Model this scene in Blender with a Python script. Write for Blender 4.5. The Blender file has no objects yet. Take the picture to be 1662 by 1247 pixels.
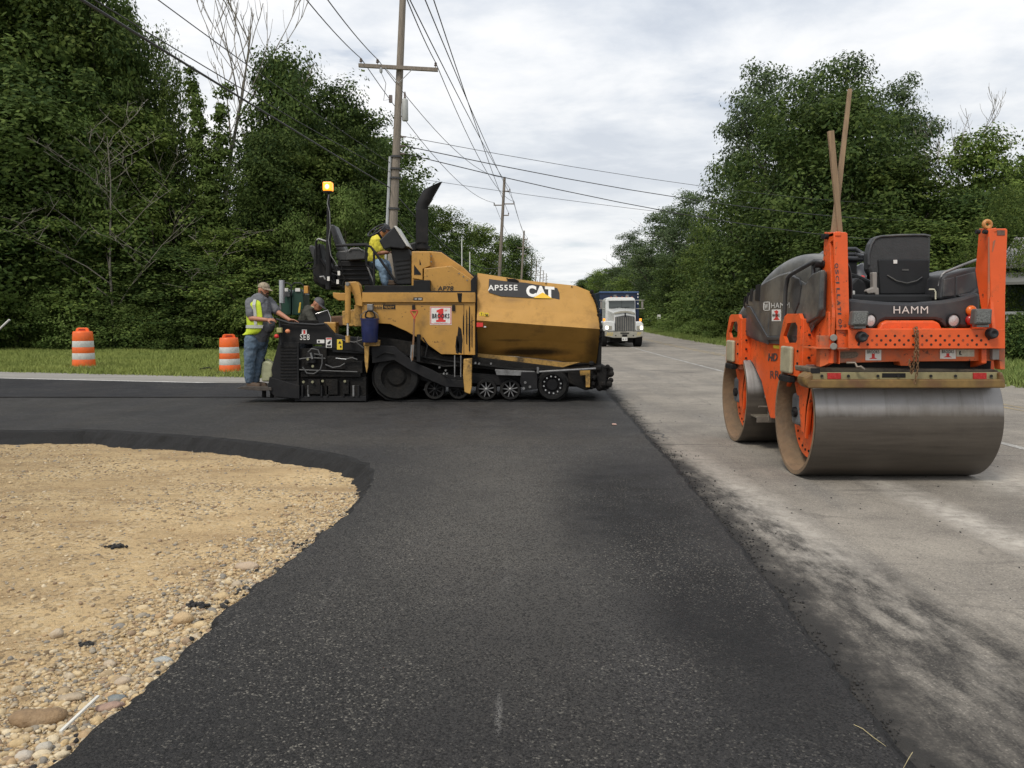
import bpy, bmesh, math, random
import numpy as np
from mathutils import Vector, Matrix, geometry, noise as mnoise
R = math.radians
SC = bpy.context.scene
COL = SC.collection
random.seed(7)
# ------------------------------------------------------------------ camera
FPX, CX, CY, HCAM, PITCH = 1345.0, 831.0, 623.5, 1.55, R(4.61)
cd = bpy.data.cameras.new('camera'); cam = bpy.data.objects.new('camera', cd); COL.objects.link(cam)
cam.location = (0, 0, HCAM); cam.rotation_euler = (R(90) - PITCH, 0, 0)
cd.sensor_width = 36; cd.lens = 36 * FPX / 1662; cd.clip_start = .05; cd.clip_end = 6000
SC.camera = cam
# ------------------------------------------------------------------ world
SUN_EL, SUN_AZ = 52, 215         # degrees; azimuth clockwise from +Y
w = bpy.data.worlds.new('World'); SC.world = w; w.use_nodes = True
nt = w.node_tree; N = nt.nodes; L = nt.links; N.clear()
def nn(t, **k):
    n = N.new(t)
    for a, b in k.items(): setattr(n, a, b)
    return n
out = nn('ShaderNodeOutputWorld')
sky = nn('ShaderNodeTexSky', sky_type='NISHITA', sun_disc=False, sun_elevation=R(SUN_EL), sun_rotation=R(SUN_AZ), air_density=1.0, dust_density=1.5)
bsky = nn('ShaderNodeBackground'); bsky.inputs[1].default_value = .12
L.new(sky.outputs[0], bsky.inputs[0])
tc = nn('ShaderNodeTexCoord'); sep = nn('ShaderNodeSeparateXYZ'); L.new(tc.outputs['Generated'], sep.inputs[0])
def m(op, a, b=None, c=None):
    n = nn('ShaderNodeMath', operation=op)
    for i, v in enumerate((a, b, c)):
        if v is None: continue
        if isinstance(v, (int, float)): n.inputs[i].default_value = v
        else: L.new(v, n.inputs[i])
    return n.outputs[0]
zz = m('ADD', m('MAXIMUM', sep.outputs[2], 0.0), .10)
px_ = m('DIVIDE', sep.outputs[0], zz); py_ = m('DIVIDE', sep.outputs[1], zz)
cmb = nn('ShaderNodeCombineXYZ'); L.new(px_, cmb.inputs[0]); L.new(m('MULTIPLY', py_, 1.0), cmb.inputs[1])
def noi(scale, det, rough, dist, loc):
    mp = nn('ShaderNodeMapping'); mp.inputs['Location'].default_value = loc; L.new(cmb.outputs[0], mp.inputs[0])
    n = nn('ShaderNodeTexNoise'); n.inputs['Scale'].default_value = scale; n.inputs['Detail'].default_value = det
    n.inputs['Roughness'].default_value = rough; n.inputs['Distortion'].default_value = dist
    L.new(mp.outputs[0], n.inputs['Vector']); return n.outputs[0]
n1 = noi(.66, 9, .56, .2, (3.1, 1.7, 0)); n2 = noi(2.1, 9, .58, .2, (9, 4, 2)); n3 = noi(.5, 6, .55, .1, (5.2, 8.3, 4))
mix = m('ADD', m('MULTIPLY', n1, .6), m('MULTIPLY', n2, .4))
cr = nn('ShaderNodeValToRGB'); L.new(mix, cr.inputs[0])
e = cr.color_ramp.elements
e[0].position = .39; e[0].color = (.54, .59, .67, 1); e[1].position = .59; e[1].color = (.92, .92, .93, 1)
k = e.new(.46); k.color = (.67, .71, .77, 1); k = e.new(.52); k.color = (.81, .83, .86, 1)
# creamy near the horizon
hz = nn('ShaderNodeMix', data_type='RGBA', blend_type='MIX')
L.new(m('MULTIPLY', m('SUBTRACT', 1.0, m('MINIMUM', m('MULTIPLY', m('MAXIMUM', sep.outputs[2], 0.0), 3.4), 1.0)), .55), hz.inputs[0])
L.new(cr.outputs[0], hz.inputs[6]); hz.inputs[7].default_value = (.80, .81, .79, 1)
bcl = nn('ShaderNodeBackground'); L.new(hz.outputs[2], bcl.inputs[0]); bcl.inputs[1].default_value = 1.06
cov = nn('ShaderNodeValToRGB'); L.new(m('ADD', m('MULTIPLY', n3, .65), m('MULTIPLY', n2, .35)), cov.inputs[0])
cov.color_ramp.elements[0].position = .35; cov.color_ramp.elements[0].color = (.45, .45, .45, 1)
cov.color_ramp.elements[1].position = .43; cov.color_ramp.elements[1].color = (1, 1, 1, 1)
ms = nn('ShaderNodeMixShader'); L.new(cov.outputs[0], ms.inputs[0]); L.new(bsky.outputs[0], ms.inputs[1]); L.new(bcl.outputs[0], ms.inputs[2])
L.new(ms.outputs[0], out.inputs[0])
# ------------------------------------------------------------------ sun
ld = bpy.data.lights.new('sun', 'SUN'); ld.energy = 2.1; ld.angle = R(14); ld.color = (1, .93, .82)
sun = bpy.data.objects.new('sun', ld); COL.objects.link(sun)
sd = Vector((math.sin(R(SUN_AZ)) * math.cos(R(SUN_EL)), math.cos(R(SUN_AZ)) * math.cos(R(SUN_EL)), math.sin(R(SUN_EL))))
sun.rotation_euler = sd.to_track_quat('Z', 'Y').to_euler()
SC.render.engine = 'CYCLES'
SC.view_settings.view_transform = 'Standard'; SC.view_settings.look = 'None'
SC.view_settings.exposure = .12; SC.view_settings.gamma = 1
SC.view_settings.use_curve_mapping = False
SC.cycles.use_denoising = True; SC.cycles.max_bounces = 6; SC.cycles.caustics_reflective = False; SC.cycles.caustics_refractive = False

# ------------------------------------------------------------------ photo geometry helpers
CP, SP = math.cos(PITCH), math.sin(PITCH)
def ray(px, py):
    a = (px - CX) / FPX; b = (CY - py) / FPX
    return Vector((a, CP + b * SP, -SP + b * CP))
def P(px, py, Y):
    d = ray(px, py); return Vector((0, 0, HCAM)) + d * (Y / d.y)
def PX(px, py, X):
    d = ray(px, py); return Vector((0, 0, HCAM)) + d * (X / d.x)
def G(px, py, z=0.0):
    d = ray(px, py); return Vector((0, 0, HCAM)) + d * ((z - HCAM) / d.z)

# ------------------------------------------------------------------ materials
MATS = {}
def lin(c):
    return tuple((x / 12.92 if x <= .04045 else ((x + .055) / 1.055) ** 2.4) for x in c)
def mat(name, col, rough=.6, metal=0.0, var=.12, vs=6.0, dirt=None, da=.5, ds=3.0, dlo=.5, bump=0.0, bs=60.0, rvar=.1, spec=.5, stretch=(1, 1, 1), emit=None, es=0, coat=0, orand=0.0, trans=0.0, leak=None, chips=None):
    if name in MATS: return MATS[name]
    M = bpy.data.materials.new(name); M.use_nodes = True; MATS[name] = M
    t = M.node_tree; b = t.nodes['Principled BSDF']
    def new(ty, **k):
        n = t.nodes.new(ty)
        for a, v in k.items(): setattr(n, a, v)
        return n
    lk = t.links.new
    tc = new('ShaderNodeTexCoord'); mp = new('ShaderNodeMapping'); lk(tc.outputs['Object'], mp.inputs[0]); mp.inputs['Scale'].default_value = stretch
    b.inputs['Roughness'].default_value = rough; b.inputs['Metallic'].default_value = metal
    b.inputs['Specular IOR Level'].default_value = spec
    if coat: b.inputs['Coat Weight'].default_value = coat; b.inputs['Coat Roughness'].default_value = .15
    col4 = (*col, 1)
    cur = None
    n = new('ShaderNodeTexNoise'); n.inputs['Scale'].default_value = vs; n.inputs['Detail'].default_value = 6; n.inputs['Roughness'].default_value = .65
    lk(mp.outputs[0], n.inputs['Vector'])
    mr = new('ShaderNodeMapRange'); mr.inputs['From Min'].default_value = .3; mr.inputs['From Max'].default_value = .7
    mr.inputs['To Min'].default_value = 1 - var; mr.inputs['To Max'].default_value = 1 + var; lk(n.outputs[0], mr.inputs[0])
    val = mr.outputs[0]
    if orand:
        oi = new('ShaderNodeObjectInfo'); r2 = new('ShaderNodeMapRange'); r2.inputs['To Min'].default_value = 1 - orand; r2.inputs['To Max'].default_value = 1 + orand
        lk(oi.outputs['Random'], r2.inputs[0]); mu = new('ShaderNodeMath', operation='MULTIPLY'); lk(val, mu.inputs[0]); lk(r2.outputs[0], mu.inputs[1]); val = mu.outputs[0]
    vm = new('ShaderNodeVectorMath', operation='SCALE'); vm.inputs[0].default_value = col; lk(val, vm.inputs['Scale']); cur = vm.outputs[0]
    if dirt is not None:
        n2 = new('ShaderNodeTexNoise'); n2.inputs['Scale'].default_value = ds; n2.inputs['Detail'].default_value = 9; n2.inputs['Roughness'].default_value = .72
        lk(mp.outputs[0], n2.inputs['Vector'])
        m2 = new('ShaderNodeMapRange'); m2.inputs['From Min'].default_value = dlo; m2.inputs['From Max'].default_value = dlo + .16; m2.inputs['To Max'].default_value = da
        lk(n2.outputs[0], m2.inputs[0])
        mx = new('ShaderNodeMix', data_type='RGBA'); lk(m2.outputs[0], mx.inputs[0]); lk(cur, mx.inputs[6]); mx.inputs[7].default_value = (*dirt, 1); cur = mx.outputs[2]
    if leak is not None:   # drips that run down
        mp3 = new('ShaderNodeMapping'); mp3.inputs['Scale'].default_value = (9, 9, .7); lk(tc.outputs['Object'], mp3.inputs[0])
        n3 = new('ShaderNodeTexNoise'); n3.inputs['Scale'].default_value = 1.6; n3.inputs['Detail'].default_value = 7; n3.inputs['Roughness'].default_value = .7
        lk(mp3.outputs[0], n3.inputs['Vector'])
        m3 = new('ShaderNodeMapRange'); m3.inputs['From Min'].default_value = leak[3]; m3.inputs['From Max'].default_value = leak[3] + .1; m3.inputs['To Max'].default_value = .85
        lk(n3.outputs[0], m3.inputs[0])
        mx = new('ShaderNodeMix', data_type='RGBA'); lk(m3.outputs[0], mx.inputs[0]); lk(cur, mx.inputs[6]); mx.inputs[7].default_value = (*leak[:3], 1); cur = mx.outputs[2]
    if chips is not None:  # small paint chips, thicker where the coat is worn
        n6 = new('ShaderNodeTexNoise'); n6.inputs['Scale'].default_value = 26; n6.inputs['Detail'].default_value = 5; n6.inputs['Roughness'].default_value = .6; lk(tc.outputs['Object'], n6.inputs['Vector'])
        n7 = new('ShaderNodeTexNoise'); n7.inputs['Scale'].default_value = 3.1; n7.inputs['Detail'].default_value = 3; lk(tc.outputs['Object'], n7.inputs['Vector'])
        ad = new('ShaderNodeMath', operation='ADD'); lk(n6.outputs[0], ad.inputs[0]); s7 = new('ShaderNodeMath', operation='MULTIPLY'); lk(n7.outputs[0], s7.inputs[0]); s7.inputs[1].default_value = .45; lk(s7.outputs[0], ad.inputs[1])
        m6 = new('ShaderNodeMapRange'); m6.inputs['From Min'].default_value = chips[3]; m6.inputs['From Max'].default_value = chips[3] + .025; m6.inputs['To Max'].default_value = .85; lk(ad.outputs[0], m6.inputs[0])
        mx = new('ShaderNodeMix', data_type='RGBA'); lk(m6.outputs[0], mx.inputs[0]); lk(cur, mx.inputs[6]); mx.inputs[7].default_value = (*chips[:3], 1); cur = mx.outputs[2]
    lk(cur, b.inputs['Base Color'])
    if rvar:
        m4 = new('ShaderNodeMapRange'); m4.inputs['From Min'].default_value = .3; m4.inputs['From Max'].default_value = .7
        m4.inputs['To Min'].default_value = max(.05, rough - rvar); m4.inputs['To Max'].default_value = min(1, rough + rvar); lk(n.outputs[0], m4.inputs[0]); lk(m4.outputs[0], b.inputs['Roughness'])
    if bump:
        n5 = new('ShaderNodeTexNoise'); n5.inputs['Scale'].default_value = bs; n5.inputs['Detail'].default_value = 4; lk(mp.outputs[0], n5.inputs['Vector'])
        bp = new('ShaderNodeBump'); bp.inputs['Strength'].default_value = bump; bp.inputs['Distance'].default_value = .02; lk(n5.outputs[0], bp.inputs['Height']); lk(bp.outputs[0], b.inputs['Normal'])
    if emit: b.inputs['Emission Color'].default_value = (*emit, 1); b.inputs['Emission Strength'].default_value = es
    if trans: b.inputs['Transmission Weight'].default_value = trans
    return M

# ------------------------------------------------------------------ mesh builder
class MB:
    def __init__(s): s.v = []; s.f = []
    def add(s, vs, fs):
        o = len(s.v); s.v += [Vector(v) for v in vs]; s.f += [tuple(i + o for i in f) for f in fs]; return s
    def box(s, x0, x1, y0, y1, z0, z1, rot=None):
        vs = [Vector((x, y, z)) for z in (z0, z1) for y in (y0, y1) for x in (x0, x1)]
        if rot:
            c = Vector(((x0 + x1) / 2, (y0 + y1) / 2, (z0 + z1) / 2)); vs = [rot @ (v - c) + c for v in vs]
        return s.add(vs, [(0, 2, 3, 1), (4, 5, 7, 6), (0, 1, 5, 4), (1, 3, 7, 5), (3, 2, 6, 7), (2, 0, 4, 6)])
    def prism(s, pts, vec):
        """closed polygon pts (3D, any planar) swept by vec, capped"""
        vec = Vector(vec); n = len(pts); p = [Vector(q) for q in pts]
        nrm = geometry.normal(p) if n > 2 else Vector((0, 0, 1))
        if nrm.dot(vec) > 0: p.reverse()
        return s.add(p + [q + vec for q in p], [tuple(range(n)), tuple(range(2 * n - 1, n - 1, -1))] + [(i, i + n, (i + 1) % n + n, (i + 1) % n) for i in range(n)])
    def loft(s, rings, close=True, caps=True):
        n = len(rings[0]); vs = [q for r in rings for q in r]; fs = []
        for i in range(len(rings) - 1):
            for j in range(n if close else n - 1):
                a = i * n + j; b = i * n + (j + 1) % n; fs.append((a, b, b + n, a + n))
        if caps and close: fs += [tuple(range(n - 1, -1, -1)), tuple(range((len(rings) - 1) * n, len(rings) * n))]
        return s.add(vs, fs)
    def tube(s, pts, r, n=8, caps=True):
        pts = [Vector(p) for p in pts]; rs = r if isinstance(r, (list, tuple)) else [r] * len(pts)
        rings = []; up = None
        for i, p in enumerate(pts):
            d = (pts[min(i + 1, len(pts) - 1)] - pts[max(i - 1, 0)]).normalized()
            if up is None: up = d.orthogonal().normalized()
            else:
                up = up - d * up.dot(d)
                up = up.normalized() if up.length > 1e-6 else d.orthogonal().normalized()
            b = d.cross(up)
            rings.append([p + (up * math.cos(2 * math.pi * k / n) + b * math.sin(2 * math.pi * k / n)) * rs[i] for k in range(n)])
        return s.loft(rings, True, caps)
    def cyl(s, a, b, r, n=24, r2=None): return s.tube([a, b], [r, r if r2 is None else r2], n)
    def lathe(s, c, axis, prof, n=32, closed=False):
        """prof: list of (along axis, radius)"""
        ax = Vector(axis).normalized(); u = ax.orthogonal().normalized(); w_ = ax.cross(u); c = Vector(c)
        rings = [[c + ax * h + (u * math.cos(2 * math.pi * k / n) + w_ * math.sin(2 * math.pi * k / n)) * r for k in range(n)] for h, r in prof]
        return s.loft(rings, True, not closed)
    def ball(s, c, r, seg=12, rings=8, rot=None):
        c = Vector(c); r = Vector(r) if not isinstance(r, (int, float)) else Vector((r, r, r))
        vs = []; fs = []
        for i in range(1, rings):
            th = math.pi * i / rings
            for j in range(seg):
                ph = 2 * math.pi * j / seg
                q = Vector((math.sin(th) * math.cos(ph) * r.x, math.sin(th) * math.sin(ph) * r.y, math.cos(th) * r.z)); vs.append(c + (rot @ q if rot else q))
        q = Vector((0, 0, r.z)); q = rot @ q if rot else q
        vs += [c + q, c - q]; t, b = len(vs) - 2, len(vs) - 1
        for i in range(rings - 2):
            for j in range(seg):
                a = i * seg + j; d = i * seg + (j + 1) % seg; fs.append((a, a + seg, d + seg, d))
        for j in range(seg):
            fs.append((t, j, (j + 1) % seg)); fs.append((b, (rings - 2) * seg + (j + 1) % seg, (rings - 2) * seg + j))
        return s.add(vs, fs)
    def build(s, name, mt, parent=None, bev=0.0, smooth=False, label=None, seg=2, ang=30, off=None):
        o_ = Vector(off) if off is not None else origin(parent)
        me = bpy.data.meshes.new(name); me.from_pydata([v - o_ for v in s.v], [], s.f)
        me.materials.append(mt)
        if smooth:
            me.polygons.foreach_set('use_smooth', [True] * len(me.polygons))
            try: me.set_sharp_from_angle(angle=R(ang))
            except Exception: pass
        me.update()
        ob = bpy.data.objects.new(name, me); COL.objects.link(ob)
        if parent: ob.parent = parent
        if off is not None and not parent: ob.location = o_
        if bev:
            md = ob.modifiers.new('bevel', 'BEVEL'); md.width = bev; md.segments = seg; md.limit_method = 'ANGLE'; md.angle_limit = R(35)
        if label: ob['label'] = label
        return ob
def origin(o):
    v = Vector((0, 0, 0))
    while o is not None: v = v + Vector(o.location); o = o.parent
    return v
def tag(o, label=None, cat=None, group=None, kind=None):
    if label: o['label'] = label
    if cat: o['category'] = cat
    if group: o['group'] = group
    if kind: o['kind'] = kind
    return o
def thing(name, loc, label, cat, group=None):
    o = bpy.data.objects.new(name, None); COL.objects.link(o); o.location = loc; o.empty_display_size = .2
    return tag(o, label, cat, group)
def copy_tree(o, parent=None, kids=None):
    c = o.copy(); COL.objects.link(c); c.parent = parent
    for ch in list(o.children): copy_tree(ch, c)
    return c
def text_unit(s, bold=.02, shear=0.0, space=1.0):
    """letters as a flat mesh scaled to the unit box"""
    cu = bpy.data.curves.new('t', 'FONT'); cu.body = s; cu.offset = bold; cu.shear = shear; cu.space_character = space; cu.resolution_u = 3
    o = bpy.data.objects.new('t', cu)
    me = bpy.data.meshes.new_from_object(o); vs = [v.co.copy() for v in me.vertices]; fs = [tuple(p.vertices) for p in me.polygons]
    bpy.data.objects.remove(o); bpy.data.curves.remove(cu); bpy.data.meshes.remove(me)
    x0 = min(v.x for v in vs); x1 = max(v.x for v in vs); y0 = min(v.y for v in vs); y1 = max(v.y for v in vs)
    return [((v.x - x0) / (x1 - x0), (v.y - y0) / (y1 - y0)) for v in vs], fs
def letters(s, bl, br, tl, mt, parent, bold=.02, shear=0.0, lift=.003, name='lettering', space=1.0):
    """writing fitted on the parallelogram bl-br-tl, a little proud of it"""
    bl, br, tl = Vector(bl), Vector(br), Vector(tl)
    uv, fs = text_unit(s, bold, shear, space); u = br - bl; v = tl - bl; n = u.cross(v).normalized() * lift
    b = MB(); b.add([bl + u * a + v * c + n for a, c in uv], fs); return b.build(name, mt, parent)
def plate(name, quad, th, mt, parent, bev=0.0, label=None, lift=0.0):
    """thin slab on corners bl, br, tr, tl (counter clockwise seen from the front)"""
    q = [Vector(a) for a in quad]; n = (q[1] - q[0]).cross(q[3] - q[0]).normalized()
    q = [a + n * lift for a in q]
    return MB().prism([a + n * th for a in q], -n * th).build(name, mt, parent, bev=bev, label=label)
def npmesh(name, V, F, mt, parent=None, mats=None, midx=None, smooth=False, nv=4):
    V = np.asarray(V, dtype=np.float32).reshape(-1, 3); F = np.asarray(F, dtype=np.int32).reshape(-1, nv)
    me = bpy.data.meshes.new(name); me.vertices.add(len(V)); me.vertices.foreach_set('co', V.ravel())
    me.loops.add(F.size); me.loops.foreach_set('vertex_index', F.ravel())
    me.polygons.add(len(F)); me.polygons.foreach_set('loop_start', np.arange(0, F.size, nv, dtype=np.int32))
    if smooth: me.polygons.foreach_set('use_smooth', np.ones(len(F), dtype=bool))
    for x in (mats or [mt]): me.materials.append(x)
    if midx is not None: me.polygons.foreach_set('material_index', np.asarray(midx, dtype=np.int32))
    me.update(calc_edges=True); me.validate()
    o = bpy.data.objects.new(name, me); COL.objects.link(o)
    if parent: o.parent = parent
    return o
# ================================================================== GROUND
RNG = np.random.default_rng(11)
def bend(Y):
    return 0.0 if Y < 30 else .00085 * (Y - 30) ** 2 if Y < 75 else .00085 * 45 ** 2 + .0765 * (Y - 75)
Z_OLD, Z_GR = -.035, -.05
class NT:
    """small helper round a material's node tree"""
    def __init__(s, name):
        s.M = bpy.data.materials.new(name); s.M.use_nodes = True; s.t = s.M.node_tree; s.b = s.t.nodes['Principled BSDF']
        s.tc = s.t.nodes.new('ShaderNodeTexCoord'); s.co = s.tc.outputs['Object']
    def lk(s, a, b): s.t.links.new(a, b)
    def n(s, ty, **k):
        x = s.t.nodes.new(ty)
        for a, v in k.items(): setattr(x, a, v)
        return x
    def map(s, scale=(1, 1, 1), loc=(0, 0, 0), rot=(0, 0, 0), src=None):
        x = s.n('ShaderNodeMapping'); x.inputs['Scale'].default_value = scale; x.inputs['Location'].default_value = loc; x.inputs['Rotation'].default_value = rot
        s.lk(src or s.co, x.inputs[0]); return x.outputs[0]
    def noise(s, sc, det=6, ro=.6, vec=None, dist=0):
        x = s.n('ShaderNodeTexNoise'); x.inputs['Scale'].default_value = sc; x.inputs['Detail'].default_value = det; x.inputs['Roughness'].default_value = ro; x.inputs['Distortion'].default_value = dist
        s.lk(vec or s.co, x.inputs['Vector']); return x.outputs[0]
    def voro(s, sc, vec=None, feature='F1'):
        x = s.n('ShaderNodeTexVoronoi', feature=feature); x.inputs['Scale'].default_value = sc; s.lk(vec or s.co, x.inputs['Vector']); return x
    def rng(s, v, a, b, c=0.0, d=1.0, clamp=True):
        x = s.n('ShaderNodeMapRange', clamp=clamp)
        for i, q in zip(('From Min', 'From Max', 'To Min', 'To Max'), (a, b, c, d)): x.inputs[i].default_value = q
        s.lk(v, x.inputs[0]); return x.outputs[0]
    def math(s, op, a, b=None):
        x = s.n('ShaderNodeMath', operation=op)
        for i, v in enumerate((a, b)):
            if v is None: continue
            if isinstance(v, (int, float)): x.inputs[i].default_value = v
            else: s.lk(v, x.inputs[i])
        return x.outputs[0]
    def mixc(s, f, a, b):
        x = s.n('ShaderNodeMix', data_type='RGBA')
        for i, v in ((0, f), (6, a), (7, b)):
            if isinstance(v, tuple): x.inputs[i].default_value = (*v, 1)
            elif isinstance(v, (int, float)): x.inputs[i].default_value = v
            else: s.lk(v, x.inputs[i])
        return x.outputs[2]
    def bump(s, h, st, dist):
        x = s.n('ShaderNodeBump'); x.inputs['Strength'].default_value = st; x.inputs['Distance'].default_value = dist; s.lk(h, x.inputs['Height']); s.lk(x.outputs[0], s.b.inputs['Normal'])
    def xyz(s):
        x = s.n('ShaderNodeSeparateXYZ'); s.lk(s.co, x.inputs[0]); return x.outputs
    def blob(s, cx, cy, rx, ry, edge=.35, nz=.6):
        """soft patch of stain with a ragged edge, 1 inside"""
        v = s.map((1 / rx, 1 / ry, 0), (-cx / rx, -cy / ry, 0)); ln = s.n('ShaderNodeVectorMath', operation='LENGTH'); s.lk(v, ln.inputs[0])
        q = s.math('ADD', ln.outputs['Value'], s.math('MULTIPLY', s.math('SUBTRACT', s.noise(1.6, 6, .7), .5), nz * 2)); return s.rng(q, 1 - edge, 1 + edge, 1, 0)

def asphalt_mat(name, base, warm, patch):
    m_ = NT(name); B = lambda k: tuple(x * k for x in base)
    vo = m_.voro(115); agg = m_.n('ShaderNodeSeparateColor'); m_.lk(vo.outputs['Color'], agg.inputs[0]); vs_ = m_.voro(210); ag2 = m_.n('ShaderNodeSeparateColor'); m_.lk(vs_.outputs['Color'], ag2.inputs[0])
    big = m_.noise(.42, 6, .6, m_.map((1, .55, 1))); lane = m_.noise(1.0, 5, .6, m_.map((2.1, .12, 1), (4, 0, 0))); mid = m_.noise(2.6, 8, .68); fine = m_.noise(260, 3, .6); roll = m_.noise(1.0, 4, .5, m_.map((.15, 3.2, 1)))
    c = m_.mixc(m_.rng(big, .40, .60), B(.78), warm)
    c = m_.mixc(m_.rng(lane, .42, .64, 0, .55), c, B(1.5)); c = m_.mixc(m_.rng(roll, .5, .66, 0, .30), c, B(.6))
    c = m_.mixc(m_.rng(mid, .40, .66, 0, .6), c, B(1.6))
    if patch:
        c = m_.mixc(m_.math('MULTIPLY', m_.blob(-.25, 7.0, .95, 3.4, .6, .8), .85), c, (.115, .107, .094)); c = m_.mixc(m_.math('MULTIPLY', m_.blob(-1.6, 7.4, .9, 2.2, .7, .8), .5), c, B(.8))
        f = m_.math('MAXIMUM', m_.blob(.98, 6.6, .55, 2.0, .45, .8), m_.blob(1.12, 4.4, .42, 1.3, .6, .9)); f = m_.math('MAXIMUM', f, m_.math('MULTIPLY', m_.blob(-.9, 3.2, 1.3, 1.2, .8, .7), .55))
        c = m_.mixc(m_.math('MULTIPLY', f, .95), c, B(.34)); c = m_.mixc(m_.math('MULTIPLY', m_.blob(0, 2.4, 3, .9, .8, .8), .45), c, B(.5))
        c = m_.mixc(m_.math('MULTIPLY', m_.blob(-3, 10.4, 7, .45, .6, .8), .5), c, (.085, .076, .064))   # dusty wheel band
        # thin dusty scuff marks
        g = m_.math('MULTIPLY', m_.blob(-.052, 3.14, .011, .13, .8, .5), m_.rng(fine, .40, .60)); h = m_.math('MULTIPLY', m_.blob(-.03, 4.7, .035, .34, .9, 1.0), m_.math('MULTIPLY', m_.rng(fine, .46, .62), m_.rng(mid, .42, .6, 0, .55)))
        q = m_.math('MULTIPLY', m_.blob(-1.03, 4.55, .012, .3, .9, .6), .14)
        c = m_.mixc(m_.math('MAXIMUM', m_.math('MAXIMUM', g, h), q), c, (.26, .25, .235))
    # bare stone faces in the binder: most in the open textured patches
    dens = m_.rng(m_.noise(.9, 5, .6, m_.map((1, .8, 1), (7, 3, 0))), .40, .62, .10, 1)
    c = m_.mixc(m_.math('MULTIPLY', m_.rng(agg.outputs[0], .86, .97, 0, .9), dens), c, (.22, .205, .175))
    c = m_.mixc(m_.math('MULTIPLY', m_.rng(ag2.outputs[0], .82, .95, 0, .6), dens), c, (.13, .12, .105))
    c = m_.mixc(m_.rng(agg.outputs[1], .62, .78, 0, .8), c, B(.18)); c = m_.mixc(m_.rng(ag2.outputs[1], .78, .9, 0, .6), c, B(.25))
    m_.lk(c, m_.b.inputs['Base Color'])
    m_.lk(m_.rng(mid, .3, .7, .56, .80), m_.b.inputs['Roughness']); m_.b.inputs['Specular IOR Level'].default_value = .27
    h = m_.math('ADD', m_.math('MULTIPLY', vo.outputs['Distance'], -1.2), m_.math('ADD', m_.math('MULTIPLY', vs_.outputs['Distance'], -.6), m_.math('MULTIPLY', fine, .5))); m_.bump(h, 1.0, .006)
    return m_.M
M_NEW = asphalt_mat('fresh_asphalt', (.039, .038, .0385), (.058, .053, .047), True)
M_NEW2 = asphalt_mat('fresh_asphalt_far_lane', (.024, .024, .028), (.030, .029, .031), False)

# ---- fresh asphalt outline
right_px = [(985, 640), (1040, 700), (1120, 790), (1200, 890), (1300, 1020), (1400, 1150), (1470, 1247)]
right = [G(*p) for p in right_px]
notch_px = [(0, 698), (80, 696), (150, 697), (240, 702), (330, 708), (410, 716), (480, 725), (530, 733), (565, 740), (592, 750), (606, 764), (603, 785), (590, 808), (560, 838), (510, 880), (455, 924), (400, 966), (340, 1022), (290, 1070), (245, 1112), (200, 1150), (140, 1198), (80, 1247)]
notch = [Vector((-40, G(0, 698).y + .4, 0)), Vector((-20, G(0, 698).y + .1, 0))] + [G(*p) for p in notch_px] + [Vector((-1.9, 1.9, 0)), Vector((-2.6, 0, 0)), Vector((-3.4, -4, 0))]
def resample(pts, step, jit, seed, smooth=True):
    rnd = random.Random(seed); out_ = []
    P_ = [Vector(p) for p in pts]
    for i in range(len(P_) - 1):
        a, b = P_[i], P_[i + 1]; p0 = P_[max(i - 1, 0)]; p3 = P_[min(i + 2, len(P_) - 1)]; n_ = max(1, int((b - a).length / step))
        for k in range(n_):
            t = k / n_
            q = .5 * ((2 * a) + (b - p0) * t + (2 * p0 - 5 * a + 4 * b - p3) * t * t + (3 * a - p0 - 3 * b + p3) * t ** 3) if smooth else a.lerp(b, t)
            out_.append(q)
    out_.append(P_[-1])
    for i, q in enumerate(out_):
        j = mnoise.noise(Vector((q.x * 5, q.y * 5, seed))) * jit + mnoise.noise(Vector((q.x * 19, q.y * 19, seed))) * jit * .5
        out_[i] = q + Vector((j, j * .6, 0))
    return out_
notch_r = resample(notch, .05, .035, 3); 
right_r = resample([Vector((2.02, 19.6, 0))] + right + [Vector((1.2, 0, 0)), Vector((1.1, -4, 0))], .05, .03, 5)
joint_y = G(200, 646).y
def sheet(name, pts, mt, z, kind='structure', label=None):
    tri = geometry.tessellate_polygon([[Vector((p.x, p.y, 0)) for p in pts]])
    b = MB(); b.add([Vector((p.x, p.y, z)) for p in pts], [tuple(t) for t in tri])
    # face upward
    fs = []
    for f in b.f:
        a_, b_, c_ = (b.v[i] for i in f); fs.append(f if (b_ - a_).cross(c_ - a_).z > 0 else f[::-1])
    b.f = fs; o = b.build(name, mt); tag(o, label, None, None, kind); return o
def skirt(mb, line, side, drops, seed):
    """sloping ragged edge along a line: drops = [(out, down)]"""
    n_ = len(line); rows = [[Vector((p.x, p.y, p.z)) for p in line]]
    for k, (o_, d_) in enumerate(drops):
        row = []
        for i, p in enumerate(line):
            t = (line[min(i + 3, n_ - 1)] - line[max(i - 3, 0)]); nrm = Vector((t.y, -t.x, 0)).normalized() * side
            far = min(1, max(0, (p.y - 7.6) / 1.6)); sc_ = .28 + .72 * far
            q = Vector((p.x, p.y, 0)) + nrm * (o_ * sc_ + .03 * mnoise.noise(Vector((p.x * 7, p.y * 7, seed + k)))) + Vector((0, 0, -d_ * sc_ + .018 * mnoise.noise(Vector((p.x * 12, p.y * 12, seed + 5 + k)))))
            q.z += p.z
            row.append(q)
        rows.append(row)
    for r_ in range(len(rows) - 1):
        a, b = rows[r_], rows[r_ + 1]
        mb.add(a + b, [(i, i + 1, i + 1 + n_, i + n_) if side < 0 else (i + 1, i, i + n_, i + 1 + n_) for i in range(n_ - 1)])
far_pts = [Vector((2.02, 19.6, 0)), Vector((2.02, joint_y - .02, 0))]
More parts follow.
